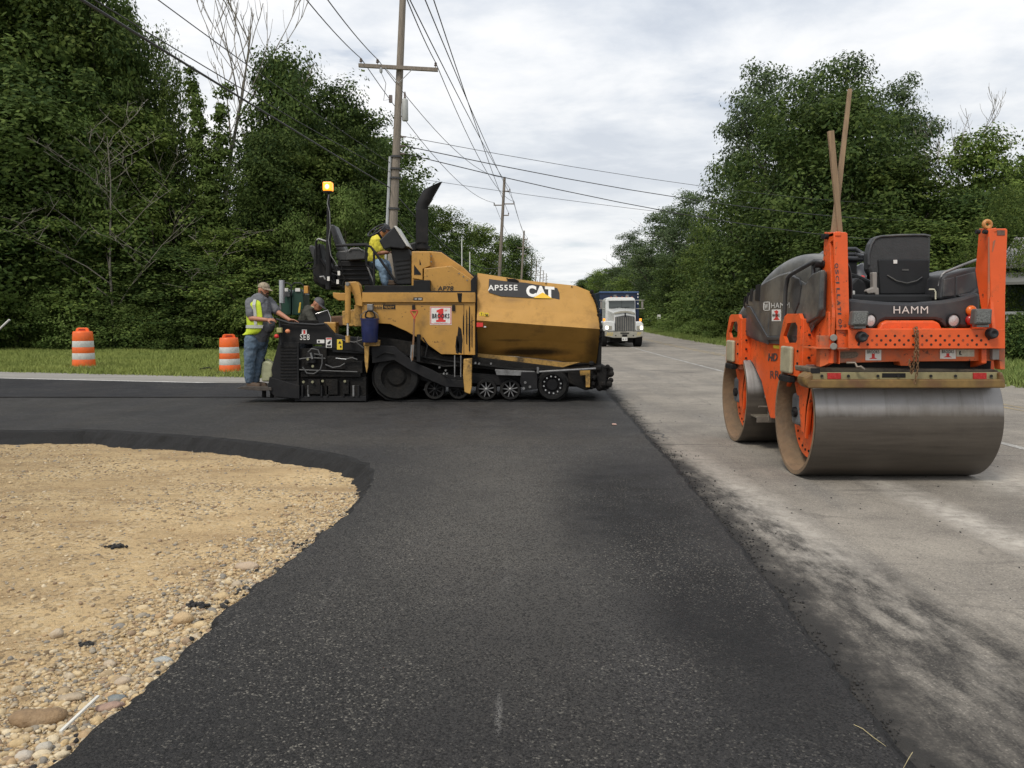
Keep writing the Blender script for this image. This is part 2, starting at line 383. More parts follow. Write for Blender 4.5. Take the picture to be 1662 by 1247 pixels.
poly = right_r[::-1] + [Vector((1.6, 19.6, 0)), Vector((-40, 19.6, 0))] + notch_r
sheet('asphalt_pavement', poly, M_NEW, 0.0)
sk = MB(); skirt(sk, notch_r, 1, [(.05, .025), (.13, .10), (.24, .20), (.42, .33)], 2); skirt(sk, right_r, -1, [(.03, .015), (.07, .034), (.12, .06)], 9)
m_ = NT('asphalt_edge'); f_ = m_.noise(60, 5, .7); g_ = m_.noise(7, 6, .7)
m_.lk(m_.mixc(m_.rng(g_, .3, .7), (.007, .007, .0075), (.018, .017, .0165)), m_.b.inputs['Base Color']); m_.b.inputs['Roughness'].default_value = .75; m_.bump(m_.math('ADD', f_, g_), 1.0, .05)
M_EDGE = m_.M
tag(sk.build('asphalt_pavement_edge', M_EDGE, smooth=True, ang=80), kind='structure')
# thicker, not yet rolled far lane behind the joint
fl = [Vector((-40 + i * .35, joint_y + .02 * mnoise.noise(Vector((i * .9, 3, 0))), 0)) for i in range(118)] + [Vector((1.6, joint_y, 0))]
farY = lambda x: G(0, 615.5).y + (G(430, 625.5).y - G(0, 615.5).y) * (x - G(0, 615.5).x) / (G(430, 625.5).x - G(0, 615.5).x)
top = [Vector((1.6, 19.0, 0))] + [Vector((x, farY(x) + .02 * mnoise.noise(Vector((x * 2, 0, 0))), 0)) for x in (-4, -5, -6, -7, -8, -9, -10, -11, -12, -14, -17, -20, -30, -40)]
sheet('asphalt_far_lane', fl + top, M_NEW2, .022)
sk = MB(); line = [p + Vector((0, 0, .022)) for p in fl]; skirt(sk, line, 1, [(.006, .012), (.012, .026)], 4)
tag(sk.build('asphalt_far_lane_edge', M_EDGE, smooth=True), kind='structure')

# ---- old road
m_ = NT('worn_road_asphalt')
xy = m_.xyz()
vo = m_.voro(120); agg = m_.n('ShaderNodeSeparateColor'); m_.lk(vo.outputs['Color'], agg.inputs[0])
lng = m_.noise(1.0, 8, .62, m_.map((1.5, .22, 1))); lng2 = m_.noise(1.0, 8, .7, m_.map((5.5, .5, 1), (3, 2, 0), (0, 0, R(14)))); pat = m_.noise(.55, 7, .66); fine = m_.noise(180, 4, .6); mid = m_.noise(9, 8, .7)
c = m_.mixc(m_.rng(pat, .36, .64), (.175, .158, .136), (.315, .284, .240))
c = m_.mixc(m_.rng(lng, .5, .62, 0, .7), c, (.19, .175, .155))
c = m_.mixc(m_.rng(lng2, .58, .72, 0, .75), c, (.105, .094, .084)); arc = m_.noise(1.0, 6, .65, m_.map((.5, 5.5, 1), (2, 9, 0), (0, 0, R(17)))); c = m_.mixc(m_.rng(arc, .60, .70, 0, .6), c, (.085, .076, .068))
grn = m_.noise(38, 6, .75); c = m_.mixc(m_.rng(grn, .52, .70, 0, .5), c, (.13, .118, .10)); c = m_.mixc(m_.rng(m_.noise(3.2, 8, .75), .54, .66, 0, .45), c, (.12, .108, .095))
# crosswise tyre scuffs
crs = m_.noise(1.0, 7, .68, m_.map((.30, 3.6, 1), (0, 0, 0), (0, 0, R(-12)), None)); c = m_.mixc(m_.rng(crs, .58, .68, 0, .72), c, (.10, .09, .082))
c = m_.mixc(m_.rng(agg.outputs[0], .82, .95, 0, .45), c, (.46, .42, .36)); c = m_.mixc(m_.rng(agg.outputs[1], .8, .92, 0, .5), c, (.09, .084, .078))
# dusty chalk streak
st = m_.math('MAXIMUM', m_.blob(3.55, 6.3, .16, 1.7, .7, .75), m_.math('MAXIMUM', m_.blob(3.75, 4.6, .3, 1.1, .8, .7), m_.math('MAXIMUM', m_.blob(2.05, 6.6, .2, 1.9, .8, .8), m_.blob(4.9, 7.9, .5, .5, .9, .8)))); c = m_.mixc(m_.math('MULTIPLY', st, m_.rng(mid, .32, .62, .1, .75)), c, (.56, .52, .46))
# cracks
vc = m_.n('ShaderNodeTexVoronoi', feature='DISTANCE_TO_EDGE'); vc.inputs['Scale'].default_value = .55; dn = m_.n('ShaderNodeVectorMath', operation='ADD'); nz_ = m_.n('ShaderNodeTexNoise'); nz_.inputs['Scale'].default_value = 1.7; nz_.inputs['Detail'].default_value = 7; m_.lk(m_.co, nz_.inputs['Vector']); m_.lk(m_.co, dn.inputs[0]); m_.lk(nz_.outputs['Color'], dn.inputs[1]); m_.lk(dn.outputs[0], vc.inputs['Vector'])
ck_ = m_.rng(vc.outputs['Distance'], .004, .016, 1, 0); c = m_.mixc(m_.math('MULTIPLY', ck_, m_.rng(pat, .5, .62, 0, .45)), c, (.07, .064, .058))
# tack and spilt mix next to the new edge, ragged
xe = m_.math('ADD', xy[0], m_.math('MULTIPLY', m_.math('SUBTRACT', m_.noise(1.1, 8, .7, m_.map((1, .42, 1), (0, 0, 0), (0, 0, R(-8)))), .5), 2.1))
xe2 = m_.math('ADD', xe, m_.rng(xy[1], 2.5, 11, -.42, .62))
ms_ = m_.noise(8, 8, .7, m_.map((1, .3, 1), (0, 0, 0), (0, 0, R(-8)))); seam = m_.math('SUBTRACT', xy[0], m_.math('ADD', m_.math('MULTIPLY', xy[1], .040), 1.26)); seam = m_.math('ADD', seam, m_.math('MULTIPLY', m_.math('SUBTRACT', m_.noise(2.4, 8, .72), .5), .75)); c = m_.mixc(m_.math('MULTIPLY', m_.rng(seam, .14, .36, .92, 0), m_.rng(mid, .25, .42, .6, 1)), c, (.020, .019, .018))
f = m_.rng(xe2, 1.90, 2.35, 1, 0); c = m_.mixc(m_.math('MULTIPLY', f, m_.math('MULTIPLY', m_.rng(ms_, .36, .58, .15, .92), m_.rng(agg.outputs[2], 0, .5, .7, 1))), c, (.030, .028, .026))
m_.lk(c, m_.b.inputs['Base Color']); m_.b.inputs['Roughness'].default_value = .85; m_.b.inputs['Specular IOR Level'].default_value = .3
m_.bump(m_.math('ADD', m_.math('MULTIPLY', vo.outputs['Distance'], -.6), m_.math('ADD', fine, m_.math('MULTIPLY', mid, 2.0))), .7, .005)
M_OLD = m_.M
Ys = [-6, 0, 5, 10, 16, 22, 28, 34, 40, 46, 52, 58, 64, 70, 78, 90, 105, 125, 150, 190, 240, 320, 420, 600, 900]
def strip(name, x0, x1, z, mt, ys=Ys, kind='structure', wob=0.0, parent=None):
    b = MB(); vs = []; fs = []
    for i, y in enumerate(ys):
        a = x0(y) if callable(x0) else x0; c_ = x1(y) if callable(x1) else x1
        vs += [Vector((a + bend(y) + (wob * mnoise.noise(Vector((y * 2.3, 1, 0)))), y, z)), Vector((c_ + bend(y) + (wob * mnoise.noise(Vector((y * 2.3, 9, 0)))), y, z))]
        if i: fs.append((2 * i - 2, 2 * i - 1, 2 * i + 1, 2 * i))
    b.add(vs, fs); o = b.build(name, mt, parent); tag(o, kind=kind); return o
strip('road', 0.3, 11.4, Z_OLD, M_OLD)
# cross road remains beyond the far lane and shoulder gravel
m_ = NT('old_shoulder'); pa = m_.noise(1.0, 8, .7, m_.map((.25, 3.5, 1))); mid = m_.noise(14, 7, .7)
c = m_.mixc(m_.rng(pa, .4, .62), (.20, .19, .175), (.30, .285, .26)); c = m_.mixc(m_.rng(mid, .55, .7, 0, .6), c, (.1, .095, .09)); m_.lk(c, m_.b.inputs['Base Color']); m_.b.inputs['Roughness'].default_value = .9
m_.bump(mid, .6, .01)
fa, fb = G(0, 604, Z_GR), G(395, 613, Z_GR)
edge = lambda x: fa.y + (fb.y - fa.y) * (x - fa.x) / (fb.x - fa.x)
pts = [Vector((-45, 18.5, 0)), Vector((.6, 18.5, 0))] + [Vector((x, edge(x) + .18 * mnoise.noise(Vector((x * 1.7, 4, 0))) + .5 * max(0, x + 3) ** 1.3 * .3, 0)) for x in [.6 - .45 * i for i in range(100)]]
sheet('cross_road', pts, m_.M, -.041)
m_ = NT('milled_edge'); g_ = m_.noise(20, 7, .75); m_.lk(m_.mixc(m_.rng(g_, .45, .62, 0, .8), (.60, .59, .57), (.26, .25, .24)), m_.b.inputs['Base Color']); m_.b.inputs['Roughness'].default_value = .85
xs = [-40 + .5 * i for i in range(78)]
sheet('milled_strip', [Vector((x, farY(x) - .15, 0)) for x in xs] + [Vector((x, farY(x) + .72 + .1 * mnoise.noise(Vector((x * 2.1, 7, 0))), 0)) for x in xs[::-1]], m_.M, -.030)
m_ = NT('gravel_shoulder'); g_ = m_.noise(26, 7, .75); h_ = m_.noise(1.2, 6, .6); c = m_.mixc(m_.rng(g_, .35, .65), (.22, .20, .165), (.37, .34, .29)); m_.lk(m_.mixc(m_.rng(h_, .5, .66, 0, .5), c, (.09, .11, .045)), m_.b.inputs['Base Color']); m_.b.inputs['Roughness'].default_value = .95; m_.bump(g_, .8, .02)
Yd = [i * 1.0 for i in range(-4, 90)] + [95, 105, 125, 150, 190, 240, 320, 420, 600, 900]
strip('gravel_shoulder', 11.2, 12.3, -.043, m_.M, Yd, wob=.35); strip('gravel_shoulder_left', -.6, .45, -.045, m_.M, [y for y in Yd if y > 22.6], wob=.3)
# ---- painted lines, worn
def paint(name, col):
    m_ = NT(name); g_ = m_.noise(35, 6, .75); h_ = m_.noise(1.8, 5, .6); f = m_.math('MULTIPLY', m_.rng(g_, .36, .56, 1, .15), m_.rng(h_, .35, .55, 1, .35))
    m_.lk(m_.mixc(f, (.17, .16, .145), col), m_.b.inputs['Base Color']); m_.b.inputs['Roughness'].default_value = .7; return m_.M
MW, MY = paint('road_paint_white', (.72, .71, .67)), paint('road_paint_yellow', (.62, .40, .06))
Yl = [4, 8, 12, 16, 20, 24, 28] + Ys[7:]
strip('edge_line', 6.12, 6.24, Z_OLD + .004, MW, Yl); strip('centre_line', 8.62, 8.72, Z_OLD + .004, MY, Yl); strip('centre_line', 8.9, 9.0, Z_OLD + .004, MY, Yl)

# ---- ground sheet with a hole for the cut
m_ = NT('grass_soil'); a_ = m_.noise(.6, 6, .6); b_ = m_.noise(9, 7, .7)
c = m_.mixc(m_.rng(a_, .38, .62), (.055, .088, .022), (.105, .135, .040)); c = m_.mixc(m_.rng(b_, .5, .7, 0, .6), c, (.15, .15, .06)); m_.lk(c, m_.b.inputs['Base Color']); m_.b.inputs['Roughness'].default_value = .95; m_.bump(b_, .8, .05)
M_GS = m_.M
b = MB(); X_ = [-3000, -30, .4, 3000]; Y_ = [-3000, -12, 16, 4000]
for i in range(3):
    for j in range(3):
        if i == 1 and j == 1: continue
        b.add([(X_[i], Y_[j], Z_GR), (X_[i + 1], Y_[j], Z_GR), (X_[i + 1], Y_[j + 1], Z_GR), (X_[i], Y_[j + 1], Z_GR)], [(0, 1, 2, 3)])
tag(b.build('ground', M_GS), kind='structure')

# ---- bare dirt of the cut
def fbm(x, y, s, o=4):
    return sum(mnoise.noise(Vector((x * s * 2 ** k, y * s * 2 ** k, 3.7 * k))) / 2 ** k for k in range(o))
def dirt_z(x, y):
    far = min(1, max(0, (y - 6.5) / 2.6)); base = -.035 - .135 * far * far * (3 - 2 * far)
    return base + .030 * fbm(x, y, .7, 3) + .012 * fbm(x, y, 4.0, 3) + .007 * fbm(x * 1.0, y * 2.2, 9.0, 3)
m_ = NT('bare_dirt'); n1_ = m_.noise(.9, 7, .6); n2_ = m_.noise(5, 8, .68); n3_ = m_.noise(45, 6, .7); vo = m_.voro(38); sp = m_.n('ShaderNodeSeparateColor'); m_.lk(vo.outputs['Color'], sp.inputs[0])
st_ = m_.noise(1.0, 6, .6, m_.map((.6, 2.6, 1), (0, 0, 0), (0, 0, R(24))))
c = m_.mixc(m_.rng(n1_, .38, .62), (.35, .235, .125), (.54, .39, .215)); c = m_.mixc(m_.rng(st_, .40, .60, .0, .6), c, (.68, .50, .27)); c = m_.mixc(m_.rng(n2_, .55, .72, 0, .6), c, (.28, .185, .10)); c = m_.mixc(m_.rng(n3_, .42, .7, 0, .55), c, (.64, .50, .30))
c = m_.mixc(m_.math('MULTIPLY', m_.rng(sp.outputs[0], .78, .9, 0, .7), m_.rng(n1_, .42, .58, .15, 1)), c, (.66, .55, .38)); c = m_.mixc(m_.math('MULTIPLY', m_.rng(sp.outputs[1], .80, .9, 0, .85), m_.rng(n1_, .40, .60, .2, 1)), c, (.14, .10, .065))
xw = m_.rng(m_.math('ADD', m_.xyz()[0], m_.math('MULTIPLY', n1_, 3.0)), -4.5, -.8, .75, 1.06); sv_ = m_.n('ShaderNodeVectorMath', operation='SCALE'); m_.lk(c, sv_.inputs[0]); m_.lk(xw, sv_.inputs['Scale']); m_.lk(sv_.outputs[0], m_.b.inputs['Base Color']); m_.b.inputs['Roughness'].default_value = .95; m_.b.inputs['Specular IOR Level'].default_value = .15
m_.bump(m_.math('ADD', m_.math('MULTIPLY', m_.math('MULTIPLY', vo.outputs['Distance'], -.7), m_.rng(n1_, .40, .60, .2, 1)), m_.math('ADD', m_.math('MULTIPLY', n3_, .8), m_.math('ADD', m_.math('MULTIPLY', st_, 1.6), m_.math('MULTIPLY', n2_, 2.4)))), 1.0, .026)
M_DIRT = m_.M
def grid(name, xs, ys, zf, mt):
    nx, ny = len(xs), len(ys); V = [(x, y, zf(x, y)) for y in ys for x in xs]
    F = [(j * nx + i, j * nx + i + 1, (j + 1) * nx + i + 1, (j + 1) * nx + i) for j in range(ny - 1) for i in range(nx - 1)]
    return tag(npmesh(name, V, F, mt, smooth=True), kind='structure')
xs = list(np.linspace(-30, -9.5, 24)) + list(np.linspace(-9.4, .6, 230)); ys = list(np.linspace(-12, .8, 12)) + list(np.linspace(.9, 12, 230)) + [13, 16]
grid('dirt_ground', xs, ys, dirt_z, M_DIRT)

# ---- gravel on the dirt
def stone_mat(name, cols):
    m_ = NT(name); at = m_.n('ShaderNodeAttribute', attribute_name='tone'); cr_ = m_.n('ShaderNodeValToRGB'); m_.lk(at.outputs['Fac'], cr_.inputs[0]); el = cr_.color_ramp.elements
    cr_.color_ramp.interpolation = 'CONSTANT'
    for i, q in enumerate(cols):
        x = el[0] if i == 0 else el.new(i / len(cols)); x.position = i / len(cols); x.color = (*q, 1)
    el[len(cols)].position = 1.0
    g_ = m_.noise(50, 5, .7); f = m_.rng(g_, .3, .7, .72, 1.2); vm = m_.n('ShaderNodeVectorMath', operation='SCALE'); m_.lk(cr_.outputs[0], vm.inputs[0]); m_.lk(f, vm.inputs['Scale']); m_.lk(vm.outputs[0], m_.b.inputs['Base Color'])
    m_.b.inputs['Roughness'].default_value = .85; m_.bump(g_, .4, .01); return m_.M
def ico():
    bm = bmesh.new(); bmesh.ops.create_icosphere(bm, subdivisions=1, radius=1); v = np.array([q.co[:] for q in bm.verts]); f = np.array([[q.index for q in x.verts] for x in bm.faces]); bm.free(); return v, f
def ico2():
    bm = bmesh.new(); bmesh.ops.create_icosphere(bm, subdivisions=2, radius=1); v = np.array([q.co[:] for q in bm.verts]); f = np.array([[q.index for q in x.verts] for x in bm.faces]); bm.free(); return v, f
def scatter_stones(name, pos, size, mt, flat=.6, jit=.25, hi=False, rng=RNG):
    V0, F0 = ico2() if hi else ico(); n_ = len(pos); nv = len(V0)
    if n_ == 0: return None
    if hi:   # coarse lumps: jitter by direction noise so neighbours agree
        Vj = np.repeat(V0[None], n_, 0); k = rng.normal(size=(n_, 3, 3)) * 1.3; ph = rng.uniform(0, 6, (n_, 3)); Vj = Vj * (1 + jit * .5 * np.sin(np.einsum('nvc,nkc->nvk', Vj, k) + ph[:, None]).sum(-1, keepdims=True) * .6)
    else: Vj = V0[None] * (1 + rng.uniform(-jit, jit, (n_, nv, 1)))
    sc_ = size[:, None] * np.stack([rng.uniform(.75, 1.35, n_), rng.uniform(.7, 1.1, n_), rng.uniform(flat * .7, flat * 1.3, n_)], 1)
    Vj = Vj * sc_[:, None, :]
    th = rng.uniform(0, 6.283, n_); ti = rng.normal(0, .35, n_); c, s = np.cos(th), np.sin(th); ct, st = np.cos(ti), np.sin(ti)
    x, y, z = Vj[..., 0], Vj[..., 1], Vj[..., 2]; y, z = y * ct[:, None] - z * st[:, None], y * st[:, None] + z * ct[:, None]
    x, y = x * c[:, None] - y * s[:, None], x * s[:, None] + y * c[:, None]
    V = np.stack([x, y, z], -1) + pos[:, None, :]; F = (F0[None] + (np.arange(n_) * nv)[:, None, None])
    o = npmesh(name, V, F, mt, nv=3, smooth=hi)
    at = o.data.attributes.new('tone', 'FLOAT', 'FACE'); at.data.foreach_set('value', np.repeat(rng.uniform(0, .999, n_), len(F0)).astype(np.float32))
    return tag(o, kind='stuff')
M_ST = stone_mat('gravel_stones', [(.46, .35, .20), (.55, .43, .26), (.36, .27, .16), (.50, .37, .20), (.30, .26, .20), (.60, .50, .34), (.42, .29, .16), (.22, .20, .17), (.52, .40, .24), (.38, .31, .21), (.27, .19, .12), (.46, .38, .27)])
nb = np.array([(p.x, p.y) for p in notch_r[::2]])
def in_dirt(x, y):
    """inside the cut: left of / below the notch outline"""
    poly_ = [(p.x, p.y) for p in notch] + [(-40, -4)]; n_ = len(poly_); c = np.zeros(x.shape, bool); j = n_ - 1
    for i in range(n_):
        xi, yi = poly_[i]; xj, yj = poly_[j]
        c ^= ((yi > y) != (yj > y)) & (x < (xj - xi) * (y - yi) / (yj - yi + 1e-12) + xi); j = i
    return c
def edge_dist(x, y):
    d = np.full(x.shape, 9e9)
    for k in range(0, len(nb), 1): d = np.minimum(d, (x - nb[k, 0]) ** 2 + (y - nb[k, 1]) ** 2)
    return np.sqrt(d)
def dirt_samples(n_, bias, rng=RNG):
    # uniform per picture area more or less: sample distance with 1/y weight
    y = 2.2 * (11.2 / 2.2) ** rng.uniform(0, 1, n_); x = y * rng.uniform(-.66, -.05, n_)
    k = in_dirt(x, y); x, y = x[k], y[k]; d = edge_dist(x, y); k = (rng.uniform(0, 1, len(x)) < bias(x, y, d)) & (d > .0); return x[k], y[k], d[k]
near_edge = lambda x, y, d: np.where(y < 7.8, np.clip(1.25 - d / .6, .0, 1), 0) + (.06 + .5 * np.clip(np.sin(x * 2.3 + np.sin(y * 1.7) * 2) * np.sin(y * 2.9 + x) - .35, 0, 1))
x, y, d = dirt_samples(70000, near_edge); s = .0035 + .012 * RNG.uniform(0, 1, len(x)) ** 3.2 + .002 * y * RNG.uniform(.4, 1, len(x)) * .35
pos = np.stack([x, y, np.array([dirt_z(a, b_) for a, b_ in zip(x, y)]) + s * .2], 1); scatter_stones('gravel', pos, s, M_ST)
x, y, d = dirt_samples(11000, lambda x, y, d: np.where(y < 7.4, np.clip(1.15 - d / .5, .02, 1), .02)); s = .010 + .018 * RNG.uniform(0, 1, len(x)) ** 2.4
pos = np.stack([x, y, np.array([dirt_z(a, b_) for a, b_ in zip(x, y)]) + s * .02], 1); scatter_stones('gravel_coarse', pos, s, M_ST, flat=.62, jit=.34, hi=True)
# crumbs of mix along both edges
M_CR = stone_mat('asphalt_crumbs', [(.015, .015, .016), (.025, .024, .024), (.04, .037, .034), (.02, .02, .02)])
ii = RNG.integers(0, len(right_r), 6500); off = np.abs(RNG.normal(0, .09, 6500)) * RNG.uniform(.1, 1.5, 6500); off *= np.array([.35 + 1.6 * max(0, mnoise.noise(Vector((0, right_r[i].y * 1.1, 3))) + .15) for i in ii])
pos = np.array([(right_r[i].x + .02 + o_ * (1 + .05 * right_r[i].y), right_r[i].y + q, Z_OLD + .004) for i, o_, q in zip(ii, off, RNG.normal(0, .05, 6500))]); kk = pos[:, 1] > 1.5; scatter_stones('asphalt_crumbs', pos[kk], (.0025 + .008 * RNG.uniform(0, 1, 6500) ** 4)[kk], M_CR, flat=.8)
ii = RNG.integers(60, len(notch_r), 2600); pos = np.array([(notch_r[i].x - abs(o_) * .8, notch_r[i].y - abs(q), 0) for i, o_, q in zip(ii, RNG.normal(0, .09, 2600), RNG.normal(0, .06, 2600))])
pos[:, 2] = [dirt_z(a, b_) + .004 for a, b_ in pos[:, :2]]; scatter_stones('asphalt_crumbs_by_the_dirt', pos, .005 + .016 * RNG.uniform(0, 1, 2600) ** 3, M_CR, flat=.8)
n_ = 420; x = RNG.uniform(1.9, 6, n_); y = RNG.uniform(3, 16, n_); scatter_stones('loose_grit', np.stack([x, y, np.full(n_, Z_OLD + .003)], 1), .003 + .007 * RNG.uniform(0, 1, n_) ** 3, M_CR)
# larger single stones: px, py, radius(m), colour, label
big = [
 ((62, 1180), .058, (.25, .165, .09), 'large brown clod of dirt behind the white stick', (1.5, 1, .62)),
 ((92, 1036), .03, (.45, .37, .27), 'round tan stone above the big brown clod', (1.1, 1, .8)),
 ((400, 926), .055, (.45, .35, .25), 'flat pinkish tan rock halfway along the asphalt edge', (1.3, 1, .5)),
 ((297, 1016), .04, (.50, .36, .20), 'orange tan cobble beside a dark clump of asphalt', (1.1, 1, .8)),
 ((325, 1021), .03, (.55, .42, .24), 'yellowish pebble touching the asphalt edge below the tan rock', (1.1, 1, .7)),
 ((178, 1082), .03, (.44, .36, .26), 'oval sandy stone alone on the dirt', (1.25, .9, .7)),
 ((115, 1140), .036, (.38, .31, .22), 'flat sandy slab just left of the white stick', (1.35, 1, .4)),
 ((201, 1116), .03, (.42, .34, .25), 'rounded tan cobble beside a black asphalt crumb', (1.2, 1, .65)),
 ((190, 1141), .028, (.19, .21, .21), 'blue grey flat stone at the tip of the white stick', (1.3, .9, .6)),
 ((178, 1155), .032, (.33, .22, .17), 'reddish flat stone against the asphalt near the stick', (1.5, .8, .45)),
 ((72, 1222), .028, (.45, .41, .34), 'pale grey cobble in the gravel corner by the asphalt', (1, 1, .8)),
 ((38, 1234), .028, (.47, .42, .35), 'broken white cobble at the very corner of the gravel', (1, 1, .85)),
 ((264, 1074), .03, (.34, .36, .35), 'blue white pebble half buried in the asphalt edge', (1.4, .8, .5)),
 ((385, 955), .035, (.40, .33, .24), 'tan stone under the flat pinkish rock', (1.1, 1, .7)),
 ((362, 974), .038, (.50, .37, .20), 'orange stone next to the dark clump at the edge', (1.2, 1, .7)),
]
for i, ((px, py), r_, colr, lab, sh) in enumerate(big):
    g_ = G(px, py, -.04); g_.z = dirt_z(g_.x, g_.y); V0, F0 = ico2(); k = RNG.normal(size=(4, 3)) * 1.2; ph = RNG.uniform(0, 6, 4)
    V = V0 * (1 + .09 * np.sin(V0 @ k.T + ph).sum(1, keepdims=True)) * (1 + RNG.uniform(-.07, .07, (len(V0), 1)))
    a = RNG.uniform(-.6, .6); V = V * (1 + (.16 * np.sin(V0 @ k.T * 3.1 + ph).sum(1, keepdims=True) * (1 if i == 0 else .35))); V = V * np.array(sh) * r_ * (.9 if i == 0 else 1); V = np.stack([V[:, 0] * math.cos(a) - V[:, 1] * math.sin(a), V[:, 0] * math.sin(a) + V[:, 1] * math.cos(a), V[:, 2]], 1)
    mt = mat('stone_%d' % i, colr, .85, var=.25, vs=18, bump=.6, bs=45, dirt=(.30, .22, .14), da=.6, ds=9)
    o = npmesh('dirt_clod' if i == 0 else 'stone', V, F0, mt, nv=3, smooth=True); o.location = g_ + Vector((0, 0, r_ * sh[2] * .45)); tag(o, lab, 'clod' if i == 0 else 'stone')
for (px, py, s_, lab) in ((318, 992, .06, 'black lump of asphalt by the orange tan cobble'), (140, 1050, .035, 'black asphalt crumb lying out on the dirt'), (190, 892, .05, 'black asphalt scraps on the middle of the dirt')):
    g_ = G(px, py, -.04); g_.z = dirt_z(g_.x, g_.y); p_ = np.array([[RNG.normal(0, s_ * .55), RNG.normal(0, s_ * .3), .004 + .25 * s_ * RNG.uniform(0, 1)] for _ in range(34)])
    o = scatter_stones('asphalt_lump', p_, s_ * RNG.uniform(.12, .34, 34), M_CR, flat=.8); o.location = g_; del o['kind']; tag(o, lab, 'asphalt lump')
# white stick
a, b_ = G(98, 1188, 0), G(160, 1137, 0); a.z = dirt_z(a.x, a.y) + .03; b_.z = dirt_z(b_.x, b_.y) + .045
d_ = (b_ - a).normalized(); s_ = d_.cross(Vector((0, 0, 1))).normalized() * .006; MB().prism([a - s_, a + s_, a + s_ + Vector((0, 0, .009)), a - s_ + Vector((0, 0, .009))], b_ - a).build('stick', mat('bleached_wood', (.62, .60, .54), .7, stretch=(1, 1, 1), vs=40), bev=.001)
tag(bpy.data.objects['stick'], 'thin bleached white stick lying across the gravel', 'stick')
# straw on the fresh asphalt
M_STRAW = mat('straw', (.50, .42, .22), .7)
def straw(px, lab):
    p_ = [G(*q) + Vector((0, 0, .004 + .006 * (i % 2))) for i, q in enumerate(px)]; o = MB().tube(p_, [.0012] * (len(p_) - 1) + [.0006], 5).build('dry_grass_stem', M_STRAW); tag(o, lab, 'straw')
straw([(1386, 1178), (1400, 1187), (1418, 1199), (1438, 1216)], 'dry bent grass stem lying flat on the fresh asphalt')
straw([(1481, 1223), (1475, 1235), (1466, 1249)], 'short dry grass stem at the bottom edge of the asphalt')
# flattened bit of litter
g_ = G(997, 690); MB().box(g_.x - .03, g_.x + .03, g_.y - .05, g_.y + .05, 0.003, .018).build('litter_scrap', mat('litter', (.42, .27, .22), .7), bev=.006)
tag(bpy.data.objects['litter_scrap'], 'tiny pinkish litter scrap on the asphalt near the paver', 'litter')
# rough dark tar cracks on the old road
M_TAR = mat('tar', (.03, .028, .027), .6, var=.3, vs=20)
for k, (pts_, w_, lab) in enumerate((([(1168, 612), (1100, 603), (1045, 601), (1000, 596)], .05, 'tar line across the old road behind the roller'), ([(1035, 695), (1050, 703), (1066, 704), (1082, 712)], .06, 'ragged tar smear beside the new edge'), ([(1170, 578), (1120, 572), (1060, 571)], .05, 'thin tar line far up the old road'))):
    p_ = resample([G(q[0], q[1], Z_OLD) for q in pts_], .12, .10, 30 + k); b = MB(); vs = []; fs = []
    for i, q in enumerate(p_):
        ww = w_ * (.35 + .9 * abs(mnoise.noise(q * 3.1))); vs += [q + Vector((0, ww, .003)), q + Vector((0, -ww, .003))]
        if i: fs.append((2 * i - 2, 2 * i - 1, 2 * i + 1, 2 * i))
    tag(b.add(vs, fs).build('road_crack', M_TAR), kind='structure')
# ---- grass
def grass(name, n_, area, hh, ww, mt, lean=.5, zf=None):
    x, y = area(n_); n_ = len(x); th = RNG.uniform(0, 6.283, n_); h_ = hh * RNG.uniform(.45, 1.25, n_) * (1 + .35 * np.sin(x * 1.3 + np.sin(y * 2.1)) * .6); w2 = ww * RNG.uniform(.6, 1.3, n_)
    dx, dy = np.cos(th) * w2, np.sin(th) * w2; lx, ly = RNG.normal(0, lean, n_) * h_, RNG.normal(0, lean, n_) * h_; z = np.full(n_, Z_GR)
    V = np.stack([np.stack([x - dx, y - dy, z], 1), np.stack([x + dx, y + dy, z], 1), np.stack([x + lx, y + ly, z + h_], 1)], 1)
    o = npmesh(name, V, np.arange(3 * n_), mt, nv=3); return tag(o, kind='stuff')
def grass_mat(name, c1, c2, c3):
    m_ = NT(name); a_ = m_.noise(.5, 6, .65); b_ = m_.noise(30, 3, .6); c = m_.mixc(m_.rng(a_, .36, .64), c1, c2); m_.lk(m_.mixc(m_.rng(b_, .5, .75, 0, .7), c, c3), m_.b.inputs['Base Color']); m_.b.inputs['Roughness'].default_value = .7; m_.b.inputs['Specular IOR Level'].default_value = .2; return m_.M
MG1 = grass_mat('lawn_grass', (.150, .195, .044), (.24, .28, .070), (.36, .34, .13)); MG2 = grass_mat('verge_grass', (.10, .16, .036), (.18, .225, .06), (.28, .26, .11))
def area_left(n_):
    y = RNG.uniform(20.6, 44, n_) ** 1.0; x = y * RNG.uniform(-.66, .08, n_) - .5
    k = (y > np.array([edge(a) for a in x]) - .05 + .3 * RNG.uniform(-1, 1, n_)) & (x < -.2); return x[k], y[k]
grass('grass', 190000, area_left, .13, .012, MG1)
def area_right(n_):
    y = 15 + 110 * RNG.uniform(0, 1, n_) ** 1.7; x = 11.9 + np.array([bend(q) for q in y]) + 14 * RNG.uniform(0, 1, n_) ** 1.6 + RNG.normal(0, .25, n_); return x, y
grass('verge_grass', 110000, area_right, .24, .022, MG2)
